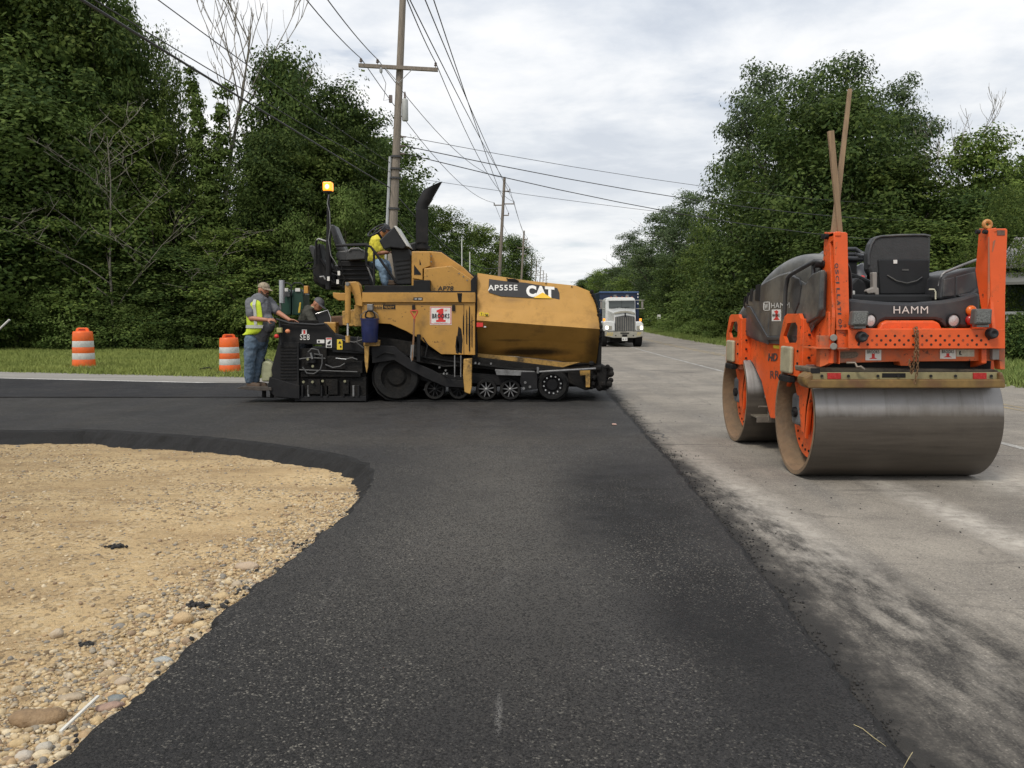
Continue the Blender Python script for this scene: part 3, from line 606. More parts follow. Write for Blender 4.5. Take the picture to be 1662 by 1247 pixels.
# ================================================================== TREES
def leaf_mat(name, c1, c2, c3, sat=1.0):
    m_ = NT(name); oi = m_.n('ShaderNodeObjectInfo'); geo = m_.n('ShaderNodeNewGeometry')
    cl = m_.noise(.45, 5, .65); c = m_.mixc(m_.rng(cl, .38, .62), c1, c2)
    c = m_.mixc(m_.rng(geo.outputs['Random Per Island'], .62, 1.0, 0, .85), c, c3)
    f = m_.rng(oi.outputs['Random'], 0, 1, .72, 1.28); vm = m_.n('ShaderNodeVectorMath', operation='SCALE'); m_.lk(c, vm.inputs[0]); m_.lk(f, vm.inputs['Scale'])
    m_.lk(vm.outputs[0], m_.b.inputs['Base Color']); m_.b.inputs['Roughness'].default_value = .7; m_.b.inputs['Specular IOR Level'].default_value = .12
    tr = m_.n('ShaderNodeBsdfTranslucent'); m_.lk(vm.outputs[0], tr.inputs[0]); ms = m_.n('ShaderNodeMixShader'); ms.inputs[0].default_value = .28
    o = [x for x in m_.t.nodes if x.type == 'OUTPUT_MATERIAL'][0]; m_.lk(m_.b.outputs[0], ms.inputs[1]); m_.lk(tr.outputs[0], ms.inputs[2]); m_.lk(ms.outputs[0], o.inputs[0]); return m_.M
ML = [leaf_mat('leaves_dark', (.026, .052, .014), (.080, .122, .030), (.15, .20, .05)),
      leaf_mat('leaves_mid', (.044, .080, .018), (.125, .178, .038), (.21, .26, .065)),
      leaf_mat('leaves_light', (.09, .145, .034), (.14, .20, .05), (.19, .24, .075)),
      leaf_mat('leaves_grey', (.050, .080, .034), (.092, .130, .058), (.15, .19, .095))]
M_BARK = mat('bark', (.075, .062, .048), .9, var=.4, vs=9, stretch=(1, 1, .25), bump=.8, bs=14)
M_DEAD = mat('dead_wood', (.20, .18, .15), .9, var=.3, vs=6)
def branches(seed, H, lvl=3, r0=.18, spread=.6, crook=.25, start=.35, n1=7, n2=4, n3=3, up=.5, tipr=.012, lean=(0, 0)):
    """tapered limbs; returns MB and the tips"""
    rnd = random.Random(seed); mb = MB(); tips = []
    def grow(p, d, ln, r, l):
        pts = [p.copy()]; seg = 5 if l == 0 else 4; rs = [r]
        for i in range(seg):
            d = (d + Vector((rnd.gauss(0, crook), rnd.gauss(0, crook), rnd.gauss(0, crook * .5))) * (.35 if l == 0 else .6) + Vector((0, 0, up * .12 * l))).normalized()
            p = p + d * ln / seg; pts.append(p.copy()); rs.append(max(tipr * (.5 if l == lvl else 1), r * (1 - .8 * (i + 1) / seg)))
        mb.tube(pts, rs, 6 if l < 2 else 4, caps=False); tips.append((p, l))
        if l < lvl:
            for k in range((n1, n2, n3, 3)[l]):
                t = (start if l == 0 else .25) + (1 - (start if l == 0 else .25)) * (k + rnd.random() * .6) / (n1, n2, n3, 3)[l]; t = min(t, .98)
                f = t * seg; i = min(int(f), seg - 1); q = pts[i].lerp(pts[i + 1], f - i); a = rnd.uniform(0, 6.283)
                dd = (d * (1 - spread) + Vector((math.cos(a), math.sin(a), rnd.uniform(.05, .6))) * spread * 1.3).normalized()
                grow(q, dd, ln * rnd.uniform(.38, .62) * (1.15 - .5 * t), max(tipr, rs[i] * .5), l + 1)
    grow(Vector((0, 0, -.3)), Vector((lean[0], lean[1], 1)).normalized(), H, r0, 0); return mb, tips
def crown(seed, lobes, nleaf, size, clump=.45, hang=.0):
    """leaf blades gathered in clumps over the lobes. lobes: (x,y,z,rx,ry,rz)"""
    rng = np.random.default_rng(seed); lb = np.array(lobes, float); wgt = (lb[:, 3] * lb[:, 5]) ** 1.0; wgt /= wgt.sum()
    ncl = max(8, nleaf // 70); li = rng.choice(len(lb), ncl, p=wgt); d = rng.normal(size=(ncl, 3)); d /= np.linalg.norm(d, axis=1, keepdims=True)
    rr = np.where(rng.uniform(0, 1, ncl) < .72, rng.uniform(.82, 1.08, ncl), rng.uniform(.25, .85, ncl)); cc = lb[li, :3] + d * lb[li, 3:] * rr[:, None]
    ci = rng.integers(0, ncl, nleaf); csz = rng.uniform(.5, 1.35, ncl) * clump
    rn_ = rng.normal(size=(nleaf, 3)); rl_ = np.linalg.norm(rn_, axis=1, keepdims=True); rn_ *= np.minimum(1, 1.75 / rl_); c = cc[ci] + rn_ * csz[ci][:, None] * np.array([1, 1, .62]); c[:, 2] -= hang * rng.uniform(0, 1, nleaf) ** 2
    c[:, 2] = np.maximum(c[:, 2], .05)
    ld_ = (c - cc[ci]) / (csz[ci][:, None] + 1e-9); nn_ = d[ci] * .55 + ld_ * .45 + rng.normal(size=(nleaf, 3)) * .42 + [0, 0, .35]; nn_ /= np.linalg.norm(nn_, axis=1, keepdims=True) + 1e-9
    u = np.cross(nn_, rng.normal(size=(nleaf, 3))); u /= np.linalg.norm(u, axis=1, keepdims=True) + 1e-9; v = np.cross(nn_, u)
    a = (size * rng.uniform(.6, 1.4, nleaf))[:, None]; b = a * rng.uniform(.42, .62, nleaf)[:, None]
    V = np.stack([c - u * a, c + v * b, c + u * a, c - v * b], 1); return V.reshape(-1, 3), np.arange(4 * nleaf).reshape(-1, 4)
def lobes_tree(seed, H, W, low=.18, n=22, irr=.25, pointy=.0):
    rnd = random.Random(seed); out_ = []
    for i in range(n):
        t = (i + rnd.random()) / n; z = H * (low + (1 - low) * t) ; prof = math.sin(math.pi * min(1, (t * .88 + .12)) ** (.75 + pointy)) ** .6
        a = i * 2.4 + rnd.uniform(-.5, .5); rad = W * .5 * prof * rnd.uniform(.25, .85); r_ = W * rnd.uniform(.15, .27) * (.65 + .5 * prof)
        out_.append((math.cos(a) * rad, math.sin(a) * rad, min(z, H - r_ * .7) + rnd.uniform(-irr, irr), r_, r_, r_ * rnd.uniform(.65, 1.0)))
    return out_
TREE = []
def tree_kind(seed, H, W, mt, nleaf=26000, size=.15, low=.15, n=22, clump=.42, pointy=0, hang=0, r0=.2):
    mb, tips = branches(seed, H * .72, 2, r0, .55, .22, .25, 8, 4, up=.6)
    nleaf = int(nleaf * 1.5); size *= .80; clump *= 1.18
    V, F = crown(seed + 1, lobes_tree(seed + 2, H, W, low, n, .4, pointy), nleaf, size, clump, hang)
    co = npmesh('crown', V, F, mt); tk = mb.build('trunk', M_BARK, smooth=True)
    me = (tk.data, co.data); bpy.data.objects.remove(tk); bpy.data.objects.remove(co); TREE.append((me, H, W)); return len(TREE) - 1
K_DK = tree_kind(101, 17, 9.5, ML[0], 30000, .15, .10, 26)
K_DK2 = tree_kind(111, 15, 8, ML[0], 26000, .14, .12, 20, .5)
K_MID = tree_kind(121, 14, 8.5, ML[1], 26000, .14, .12, 22)
K_TALL = tree_kind(131, 19, 8, ML[1], 28000, .14, .22, 24, .55, .25)
K_BIG = tree_kind(141, 14, 13, ML[0], 34000, .14, .10, 30, .5)
K_LT = tree_kind(151, 9, 7, ML[2], 20000, .12, .04, 18, .38)
K_POP = tree_kind(161, 14, 5.5, ML[3], 19000, .11, .12, 20, .40, .35)
K_BUSH = tree_kind(171, 3.2, 4.2, ML[1], 12000, .085, .0, 12, .26, 0, 0, .06)
K_BUSH2 = tree_kind(181, 2.2, 3.2, ML[0], 9000, .075, .0, 10, .22, 0, 0, .05)
K_OPEN = tree_kind(191, 15, 9, ML[1], 9500, .14, .30, 15, .55, 0, 0, .22)
K_WEED = tree_kind(201, 1.1, 1.8, ML[2], 5000, .055, .0, 8, .16, 0, 0, .02)
def tree(kind, x, y, s=1.0, label=None, group=None, name='tree', cat='tree', rz=None, sz=None, z=Z_GR, sx=1.0):
    (tm, cm), H, W = TREE[kind]; t = thing(name, (x, y, z), label, cat, group); h = sz or s
    t.rotation_euler = (0, 0, random.uniform(0, 6.28) if rz is None else rz); t.scale = (s * sx, s * sx, h)
    for n_, me in (('trunk', tm), ('crown', cm)):
        o = bpy.data.objects.new(n_, me); COL.objects.link(o); o.parent = t
    return t
def safe_y(px, Y, margin=6.0):
    """far enough back that a tree at this column stands clear of the road's right verge"""
    while Y < 420 and (px - CX) / FPX * Y < 11.4 + bend(Y) + margin: Y += 2
    return Y
def tree_px(kind, px, top_py, Y, wpx=None, **k):
    if px > 925: Y = safe_y(px, Y, 6.5 if TREE[kind][1] < 4 else 7.0)
    """a tree standing at distance Y whose top reaches pixel row top_py"""
    q = P(px, top_py, Y); H = TREE[kind][1]; s = (q.z - Z_GR) / H; W = TREE[kind][2]
    sx = (wpx * Y / FPX) / (W * s) if wpx else 1.0
    return tree(kind, q.x, Y, s, sx=sx, **k)
GL = 'dense leafy trees of the dark wood on the left'
LL = 'leafy dark green tree in the dense wood on the left beyond the grass'
for a in [ # px, top, Y, kind, width, label
 (-70, -90, 44, K_DK, 360, 'towering dark tree cut off by the upper left corner of the photo'), (70, -60, 47, K_TALL, 300, 'tall dark tree reaching the top edge above the first barrel'), (160, -30, 46, K_DK, 220, 'tall dark tree whose top meets the thick black cable'), (205, 40, 50, K_MID, 150, 'tree on the right shoulder of the tall wood, left of the sky gap'),
 (455, 80, 47, K_DK2, 165, 'dark rounded tree just right of the ivy covered dead tree'), (550, 135, 49, K_DK, 190, 'broad dark tree above the glowing beacon'), (620, 225, 53, K_DK2, 170, 'dark tree at the end of the wood, touching the tall pole'),
 (60, 120, 43, K_DK2, 330, 'wide dark tree behind the left barrel, half as high as the wood'), (215, 190, 44.5, K_MID, 260, 'mid green tree behind the leafless grey tree'), (440, 215, 44, K_DK2, 180, 'dark tree directly behind the camo capped worker'), (520, 240, 46, K_MID, 230, 'mid green tree right behind the beacon'), (600, 300, 48, K_DK2, 190, 'dark low tree behind the paver operator'), (335, 345, 46, K_DK, 170, 'dark lower tree at the foot of the ivy covered dead tree'), (665, 300, 57, K_DK, 120, 'dark tree seen between the tall pole and the exhaust'),
 (5, 270, 41.5, K_DK, 260, 'dark low tree at the left edge above the white stick'), (120, 330, 43, K_MID, 230, 'low green tree right behind the left barrel'), (270, 400, 42.5, K_DK2, 230, 'low dark tree between the two barrels'), (400, 380, 42.5, K_MID, 230, 'low green tree behind the right barrel and the worker'), (520, 400, 43, K_DK2, 230, 'low dark tree behind the empty paver seat'), (610, 420, 44.5, K_MID, 200, 'low green tree hidden behind the paver'),
 (40, 300, 42.2, K_LT, 150, 'pale green young tree high on the left over the barrel'), (95, 420, 41.6, K_LT, 150, 'pale green bushy tree at the left of the leafless tree'), (565, 300, 43.5, K_LT, 150, 'pale green bushy tree to the right of the beacon'), (490, 345, 42.6, K_LT, 130, 'pale green bush like tree left of the beacon pole'), (385, 450, 41.6, K_LT, 150, 'light green bushy tree over the worker in the yellow vest'), (240, 470, 41.4, K_LT, 140, 'light green young tree below the leafless tree'), (150, 190, 43.5, K_LT, 170, 'yellowish green tree crown halfway up the wood'), (-20, 120, 42.8, K_LT, 170, 'yellowish green crown at the left edge of the photo'),
 (-160, -120, 60, K_DK, 420, 0), (20, -100, 64, K_DK2, 420, 0), (130, 10, 62, K_DK, 330, 0), (300, 330, 64, K_DK, 300, 0), (470, 110, 62, K_DK, 230, 0), (560, 190, 64, K_DK, 300, 0), (300, 430, 56, K_DK2, 300, 0), (-330, -200, 50, K_DK, 450, 0), (-520, -100, 46, K_DK2, 450, 0), (-700, -100, 50, K_DK, 450, 0)]:
    tree_px(a[3], a[0], a[1], a[2], a[4], label=a[5] or 'dark tree in the hidden back rows of the left wood', group=GL)
for (px, tp, Y, kd, w_, lab) in [
 (278, 110, 47, K_OPEN, 95, 'thin leafed open crowned tree with sky showing through beside the bare tree'),
 (252, 58, 49, K_OPEN, 90, 'tall open tree rising between the dark wood and the dead tree'),
 (712, 345, 72, K_MID, 120, 'rounded green tree right behind the black exhaust of the paver'),
 (775, 372, 92, K_MID, 130, 'mid green tree left of the second utility pole'),
 (828, 382, 112, K_DK2, 90, 'bushy dark tree just right of the second utility pole'),
 (735, 400, 84, K_LT, 110, 'pale green lower tree above the paver hood')]:
    tree_px(kd, px, tp, Y, w_, label=lab)
for (px, tp, Y, w_) in [(20, 480, 40.5, 150), (170, 510, 41.5, 130), (250, 500, 41.5, 120), (410, 470, 41, 150), (480, 450, 42, 190), (560, 430, 42, 190), (645, 420, 43, 190), (-60, 480, 41, 150), (360, 470, 42, 130), (300, 525, 40.4, 80), (720, 440, 50, 160), (800, 450, 60, 150)]:
    tree_px(K_BUSH if w_ > 135 else K_BUSH2, px, tp, Y, w_, label='low leafy bush growing at the foot of the left wood', group='bushes at the foot of the left wood', name='bush', cat='bush')
# vine covered dead tree (forked), bare twigs over it
def dead(name, px, Y, Hm, seed, label, lean=(0, 0), r0=.16, **k):
    q = P(px, 515, Y); t = thing(name, (q.x, Y, Z_GR), label, 'bare tree'); mb, tips = branches(seed, Hm, 3, r0, **k, lean=lean)
    o = mb.build('trunk', M_DEAD, smooth=True, off=(0, 0, 0)); o.parent = t; o.location = (0, 0, 0); return t, tips
t, tips = dead('dead_tree', 352, 45.5, 17.6, 31, 'tall forked dead tree wrapped in green ivy with bare twigs against the sky', r0=.2, spread=.42, crook=.18, start=.45, n1=9, n2=5, n3=4, up=.9, tipr=.021)
rg = np.random.default_rng(5); lb = []
for i in range(22):
    z = 5.2 + 8.8 * i / 21; w_ = .85 * (1 - i / 30); s_ = -1 if i % 2 else 1
    lb.append((s_ * .055 * (z - 7) * (z > 7) * 2.2 + rg.normal(0, .12), rg.normal(0, .2), z, w_ * .85, w_ * .85, .8))
V, F = crown(88, lb, 17000, .10, .24); npmesh('ivy', V, F, ML[2], t)
t, tips = dead('bare_tree', 185, 40.6, 10.6, 47, 'leafless grey tree with long drooping branches in front of the wood', r0=.08, spread=.62, crook=.22, start=.1, n1=13, n2=5, n3=3, up=.15, tipr=.011)
t, tips = dead('bare_tree', 300, 41, 6.5, 49, 'small tangle of pale bare branches below the ivy covered tree', r0=.06, spread=.75, crook=.4, start=.2, n1=9, n2=4, n3=3, up=-.4, tipr=.011)
# right side
for (px, tp, Y, kd, w_, lab) in [
 (1236, 112, 62, K_POP, 150, 'grey green tall tree forming the left top of the big clump over the roller'),
 (1312, 126, 60, K_POP, 150, 'slim tree whose top stands left of the two wooden stakes'),
 (1375, 95, 61, K_POP, 160, 'tallest slim tree right behind the tip of the longer wooden stake'),
 (1465, 132, 62, K_POP, 120, 'slim tree peeking out right of the wooden stakes'),
 (1345, 152, 54, K_BIG, 400, 'broad dark green tree behind the two wooden stakes'),
 (1178, 262, 58, K_OPEN, 110, 'loose crowned tree with sky gaps left of the big clump'),
 (1455, 268, 50, K_MID, 260, 'broad mid green tree above the roller seat'),
 (1585, 225, 50, K_MID, 200, 'open dark tree with bare top twigs above the house'),
 (1625, 300, 28.5, K_OPEN, 120, 'dark overhanging tree in front of the house roof'),
 (1600, 310, 47, K_DK2, 260, 'dark tree hanging over the roof of the house'),
 (1665, 270, 52, K_DK2, 150, 'dark tree cut off by the right edge of the photo'),
 (1118, 314, 74, K_POP, 100, 'pale green pointed tree standing highest behind the truck'),
 (1075, 345, 80, K_POP, 110, 'slender pale tree left of the pale pointed one'),
 (1025, 378, 90, K_POP, 70, 'small pointed tree standing out above the truck'),
 (1153, 345, 66, K_POP, 90, 'grey green tree between the pale pointed tree and the big clump'),
 (1315, 388, 41, K_LT, 190, 'bright yellow green leafy tree just above the roller hood'),
 (1180, 440, 58, K_LT, 190, 'light green bushy tree on the verge left of the roller')]:
    tree_px(kd, px, tp, Y, w_, label=lab)
GR = 'trees of the belt right of the road'
for (px, tp, Y, kd, w_, lab) in [(1255, 290, 56, K_DK, 190, 'dark tree filling the belt above the roller hood'), (1310, 340, 48, K_DK, 230, 'dark tree directly behind the foot of the two wooden stakes'), (1410, 350, 47, K_DK2, 280, 'dark tree behind the left edge of the roller seat'), (1500, 370, 46, K_MID, 260, 'green tree behind the right edge of the roller seat'),
 (1230, 400, 52, K_MID, 190, 'green tree behind the front end of the roller hood'), (1160, 400, 64, K_MID, 140, 'green tree on the bank just left of the roller'), (1100, 415, 74, K_DK2, 110, 'dark tree below the pale pointed tree'), (1050, 420, 86, K_MID, 120, 'green tree right behind the mirrors of the truck'), (1010, 432, 104, K_DK2, 90, 'dark tree rising over the blue truck bed'), (985, 440, 124, K_MID, 80, 'green tree over the left corner of the truck bed'), (965, 446, 150, K_DK, 70, 'small far tree between the hopper and the truck'), (950, 455, 185, K_DK2, 60, 'smallest far tree of the right belt, over the hopper nose'),
 (1550, 330, 62, K_DK, 300, 'dark tree behind the lifting ring of the roller'), (1400, 260, 66, K_DK, 260, 'dark tree deep in the big clump right of the stakes'), (1120, 405, 84, K_DK, 120, 'dark tree above the bank between truck and roller'), (1215, 350, 70, K_DK, 150, 'dark tree filling the left flank of the big clump'), (1640, 330, 64, K_DK, 260, 'dark tree behind the house'), (1760, 200, 50, K_DK, 300, 'dark tree beyond the right edge of the photo'), (1900, 180, 50, K_DK, 300, 'dark tree far beyond the right edge of the photo'), (860, 468, 170, K_DK2, 60, 0), (885, 470, 210, K_DK, 60, 0), (845, 440, 140, K_DK, 50, 0)]:
    tree_px(kd, px, tp, Y, w_, label=lab or 'small distant tree beyond the far utility poles', group=GR if px > 900 else 'distant trees by the far poles')
for (px, tp, Y, w_) in [(1060, 492, 84, 70), (1100, 490, 76, 90), (1140, 485, 68, 110), (1180, 500, 58, 110), (1230, 480, 52, 150), (1290, 470, 46, 170), (1360, 470, 42, 180), (1440, 470, 40, 190), (1520, 480, 39, 170), (1030, 497, 98, 50), (1120, 515, 64, 70), (1165, 512, 57, 90), (1400, 500, 38, 150)]:
    tree_px(K_BUSH, px, tp, Y, w_, label='leafy bush on the bank right of the road', group='bushes on the right bank', name='bush', cat='bush')
for (px, Y, s_) in [(1075, 58, 1.1), (1105, 55, 1.2), (1120, 50, 1.2), (1140, 47, 1.3), (1160, 45, 1.2), (1085, 62, 1.2), (1130, 53, 1.4)]:
    Y = safe_y(px, Y, 2.6); s_ *= .9; q = P(px, 515, Y); tree(K_WEED, q.x, Y, s_, label='knee high yellow green weed clump on the right verge', group='weed clumps on the right verge', name='weed_clump', cat='weeds')
t, tips = dead('dead_branches', 1582, 51, 11.6, 61, 'bare dead top of the tree above the house on the right', r0=.14, spread=.5, crook=.2, start=.6, n1=8, n2=4, n3=3, up=.9, tipr=.013)
# far wood masses that close the horizon
def mass(name, x0, x1, y, h, n_, seed, size=.5):
    rg = np.random.default_rng(seed); lb = [(x0 + (x1 - x0) * rg.uniform(), y + rg.uniform(0, 25), h * rg.uniform(.3, .75), rg.uniform(3, 6), 4, h * rg.uniform(.25, .38)) for _ in range(int(abs(x1 - x0) / 3))]
    V, F = crown(seed, lb, n_, size, 1.0); return tag(npmesh(name, V, F, ML[0]), kind='stuff')
mass('far_woods', -62, -6, 70, 13, 26000, 301, .36); mass('far_woods', 34, 120, 70, 13, 26000, 302, .4); mass('far_woods', -60, 0, 240, 13, 9000, 303, .6); mass('far_woods', 70, 200, 300, 24, 30000, 304, .9); mass('far_woods', -200, -60, 80, 16, 16000, 305, .7)
# ================================================================== UTILITY POLES AND WIRES
M_POLE = mat('weathered_pole', (.235, .20, .165), .85, var=.3, vs=5, stretch=(6, 6, .4), dirt=(.12, .10, .085), da=.5, ds=4, bump=.6, bs=25)
M_GALV = mat('galvanised', (.42, .43, .44), .5, .4, var=.1); M_INS = mat('insulator', (.16, .13, .12), .3); M_WIRE = mat('wire', (.045, .045, .048), .6); M_CAN = mat('transformer_grey', (.42, .43, .42), .45)
LEAN = math.tan(R(3.1))
def pole_at(px, Y, H, label, style, group=None):
    q = P(px, 515, Y); base = Vector((q.x - LEAN * 1.6, Y, Z_GR)); t = thing('utility_pole', base, label, 'utility pole', group)
    ax = lambda z: base + Vector((LEAN * z, 0, z)); MB().tube([ax(-.2), ax(H * .5), ax(H)], [.155, .135, .105], 14).build('pole', M_POLE, t, smooth=True, ang=50)
    pts = {}
    if style == 'tee':
        za = 9.72; c = ax(za) + Vector((0, -.2, 0)); dx = Vector((1, 0, -LEAN)).normalized()
        a_, b_ = c - dx * 1.32, c + dx * 1.27; MB().prism([a_ + Vector((0, -.05, -.06)), a_ + Vector((0, .05, -.06)), a_ + Vector((0, .05, .06)), a_ + Vector((0, -.05, .06))], b_ - a_).build('crossarm', M_POLE, t, bev=.008)
        for s in (-1, 1): MB().tube([c + dx * s * .45 + Vector((0, -.07, -.04)), ax(za - .48) + Vector((0, -.16, 0))], .013, 5).build('arm_brace', M_GALV, t)
        for k, s in (('l', -1.24), ('m', -.70), ('r', 1.2)):
            p_ = c + dx * s + Vector((0, 0, .06)); MB().lathe(p_, (0, 0, 1), [(0, .012), (.05, .014), (.06, .05), (.09, .055), (.11, .03), (.13, .045), (.16, .04), (.18, .015)], 10).build('insulator', M_INS, t, smooth=True); pts[k] = p_ + Vector((0, 0, .17))
        p_ = ax(H); MB().lathe(p_, (0, 0, 1), [(0, .012), (.1, .05), (.13, .055), (.16, .03), (.2, .04), (.22, .012)], 10).build('insulator', M_INS, t, smooth=True); pts['t'] = p_ + Vector((0, 0, .2))
        p_ = c + dx * -.58 + Vector((0, -.06, -.22)); MB().lathe(p_, (0, 0, 1), [(0, .03), (.04, .05), (.14, .05), (.18, .02)], 10).build('cutout', M_GALV, t, smooth=True)
        p_ = ax(8.42) + Vector((.23, -.02, 0)); MB().lathe(p_, (0, 0, 1), [(-.36, .0), (-.36, .09), (-.33, .105), (.30, .105), (.34, .09), (.37, .03)], 20).build('transformer', M_CAN, t, smooth=True, ang=50); MB().lathe(p_ + Vector((0, 0, .34)), (0, 0, 1), [(0, .03), (.05, .045), (.08, .03), (.14, .04), (.24, .02)], 8).build('bushing', M_INS, t, smooth=True)
        MB().box(p_.x - .14, p_.x - .09, p_.y - .04, p_.y + .1, p_.z - .2, p_.z + .2).build('bracket', M_GALV, t)
        p_ = ax(8.75) + Vector((-.25, -.1, 0)); MB().box(p_.x - .05, p_.x + .06, p_.y - .05, p_.y + .05, p_.z - .12, p_.z + .12).build('fuse_box', M_INS, t, bev=.01)
        MB().tube([c + dx * -.58 + Vector((0, -.06, -.2)), c + dx * -.42 + Vector((0, -.1, -.55)), c + dx * -.5 + Vector((0, -.1, -1.1)), ax(8.75) + Vector((-.2, -.1, 0))], .01, 5).build('jumper_wire', M_WIRE, t)
        MB().tube([ax(0) + Vector((-.22, -.02, 0)), ax(6.9) + Vector((-.19, -.02, 0))], .055, 8).build('conduit', M_GALV, t, smooth=True)
        for z in (5.2, 6.2, 6.5, 6.9): MB().lathe(ax(z), (LEAN, 0, 1), [(-.03, .15), (-.03, .185), (.03, .185), (.03, .15)], 12, closed=True).build('pole_band', M_WIRE, t)
        pts['svc'] = ax(7.25) + Vector((.3, 0, 0)); pts['svc2'] = ax(7.0) + Vector((.3, 0, 0)); pts['svc3'] = ax(7.55) + Vector((.3, 0, 0)); pts['com'] = ax(5.9) + Vector((-.18, 0, 0)); pts['com2'] = ax(6.7) + Vector((-.18, 0, 0))
        for q_ in ('svc', 'svc2', 'svc3'): MB().tube([pts[q_] + Vector((-.2, 0, 0)), pts[q_]], [.04, .02], 6).build('clevis', M_INS, t)
    else:
        for i, (z, s) in enumerate(((H - 1.1, .5), (H - 2.1, .9) if style == 'two' else (H - 2.1, .6), (H - 3.0, .5), (H - 2.2, -.75))):
            c = ax(z); MB().tube([c, c + Vector((s, 0, 0))], .045, 6).build('standoff_arm', M_POLE, t); p_ = c + Vector((s * .95, 0, .05)); MB().lathe(p_, (0, 0, 1), [(0, .015), (.05, .05), (.12, .05), (.15, .02)], 8).build('insulator', M_INS, t, smooth=True); pts[i] = p_ + Vector((0, 0, .15))
        pts['t'] = ax(H); pts['com'] = ax(5.6); pts['l'] = pts[3]; pts['m'] = pts['t']; pts['r'] = pts[1]; pts['com2'] = ax(6.4)
    return pts
p1 = pole_at(632, 28, 12.6, 'tall leaning wooden pole with a crossarm and transformer behind the paver', 'tee')
p2 = pole_at(807, 67, 12.7, 'second wooden pole standing behind the yellow hopper', 'two')
p3 = pole_at(843, 107, 12.6, 'third wooden pole, next after the one behind the hopper', 'two')
p4 = pole_at(858, 147, 12.4, 'fourth and smaller pole along the receding line', 'x')
rest = [pole_at(px, Y, H, 'tiny distant pole at the far end of the line', 'x', 'tiny poles at the far end of the line') for px, Y, H in ((866, 180, 13.6), (873, 215, 14.6), (878, 250, 15.6), (883, 285, 16.5))]
def wire(a, b, sag, r, label, n=16, cat='overhead wire'):
    a, b = Vector(a), Vector(b); pts = [a.lerp(b, i / n) - Vector((0, 0, 4 * sag * (i / n) * (1 - i / n))) for i in range(n + 1)]
    mid = (a + b) / 2; mid = pts[0]; o = MB().tube(pts, r, 5).build('overhead_wire', M_WIRE, None, off=mid, smooth=True); tag(o, label, cat)
def back(p, px, py, Y):  # far end of the span that leaves the frame towards the viewer, through this picture point
    q = P(px, py, Y); return p + (q - p) * 2.2
W_ = [('l', 512, 0, 20, 'wire from the left end of the crossarm up over the viewer'), ('m', 545, 0, 20, 'wire from the second insulator of the crossarm up over the viewer'), ('r', 668, 0, 20, 'wire from the right end of the crossarm up over the viewer')]
for k, px, py, Y, lab in W_: wire(p1[k], back(p1[k], px, py, Y), .25, .014, lab)
wire(p1['l'], p2['l'], 1.0, .014, 'wire from the left crossarm insulator to the second pole'); wire(p1['m'], p2['m'], 1.0, .014, 'wire from the middle crossarm insulator to the second pole top'); wire(p1['r'], p2['r'], 1.0, .014, 'wire from the right crossarm insulator to the second pole')
wire(p1['com'], back(p1['com'], 155, 0, 10), .1, .019, 'thick black cable running from the tall pole to the upper left corner')
wire(p1['com2'], back(p1['com2'], 292, 0, 16), .3, .011, 'thin cable above the thick black cable on the left'); wire(p1['com2'] + Vector((0, 0, -.3)), back(p1['com2'], 235, 0, 13), .3, .010, 'lowest thin cable crossing the dark wood')
wire(p1['com'], p2['com'], 1.0, .02, 'sagging cable from the tall pole to the second pole above the paver hood'); wire(p1['com2'] + Vector((0, 0, -1.6)), p2['com'] + Vector((0, 0, -1.2)), 1.4, .016, 'lowest sagging cable just above the paver hood')
wire(p1['svc'], P(1750, 345, 60), 1.4, .016, 'upper of the thick service wires crossing the road to the right'); wire(p1['svc2'], P(1750, 385, 56), 1.4, .016, 'lower of the thick service wires crossing the road to the right'); wire(p1['svc3'], P(1750, 322, 66), 1.3, .010, 'thinnest and highest service wire crossing the road')
wire(P(690, 292, 62), P(1500, 385, 70), .4, .016, 'thin wire crossing the sky beyond the tall pole'); 
# second set on the right side of the line
for i, (px, k, lab) in enumerate(((700, 0, 'left wire of the bundle that climbs from the second pole'), (719, 1, 'middle wire of the bundle that climbs from the second pole'), (727, 2, 'right wire of the bundle that climbs from the second pole'))):
    wire(p2[k], back(p2[k], px, 0, 22), 1.1, .014, lab, 24)
chain_ = [p2, p3, p4] + rest
for i in range(len(chain_) - 1):
    for k in (0, 1, 3): wire(chain_[i][k], chain_[i + 1][k], .6, .015, 'distant wire strung between the far poles', 8); bpy.data.objects[-1] if False else None
for o in bpy.data.objects:
    if o.get('label') == 'distant wire strung between the far poles': o['group'] = 'wires between the far poles'
# thin marker stakes behind the paver hood
for px, tp, lab in ((749.5, 388, 'taller thin white stake showing over the paver hood'), (762.5, 409, 'shorter thin white stake showing over the paver hood')):
    q = P(px, tp, 34); MB().cyl((q.x, 34, Z_GR), (q.x, 34, q.z), .022, 8).build('marker_stake', mat('stake_white', (.6, .6, .58), .6), off=(q.x, 34, 0)); tag(bpy.data.objects[[o.name for o in bpy.data.objects if o.name.startswith('marker_stake')][-1]], lab, 'stake')
# ================================================================== PAVER
Y_CAT = mat('machine_yellow', (.44, .235, .050), .42, var=.10, vs=2.5, dirt=(.17, .11, .05), da=.5, ds=2.0, dlo=.53, rvar=.1, leak=(.035, .024, .014, .70), chips=(.05, .03, .015, .89))
Y_CAT2 = mat('machine_yellow_clean', (.46, .245, .052), .42, var=.10, vs=2.5, dirt=(.15, .09, .035), da=.55, ds=2.2, dlo=.52, rvar=.1, chips=(.05, .03, .015, .90))
Y_DIRTY = mat('machine_yellow_tarred', (.46, .27, .07), .5, var=.2, vs=5, dirt=(.04, .03, .02), da=.9, ds=4, dlo=.48)
BLK = mat('black_steel', (.011, .011, .012), .6, var=.35, vs=5, dirt=(.035, .031, .028), da=.4, ds=4, dlo=.52, spec=.25)
BLK2 = mat('black_plastic', (.018, .019, .021), .5, var=.2, vs=8, spec=.3)
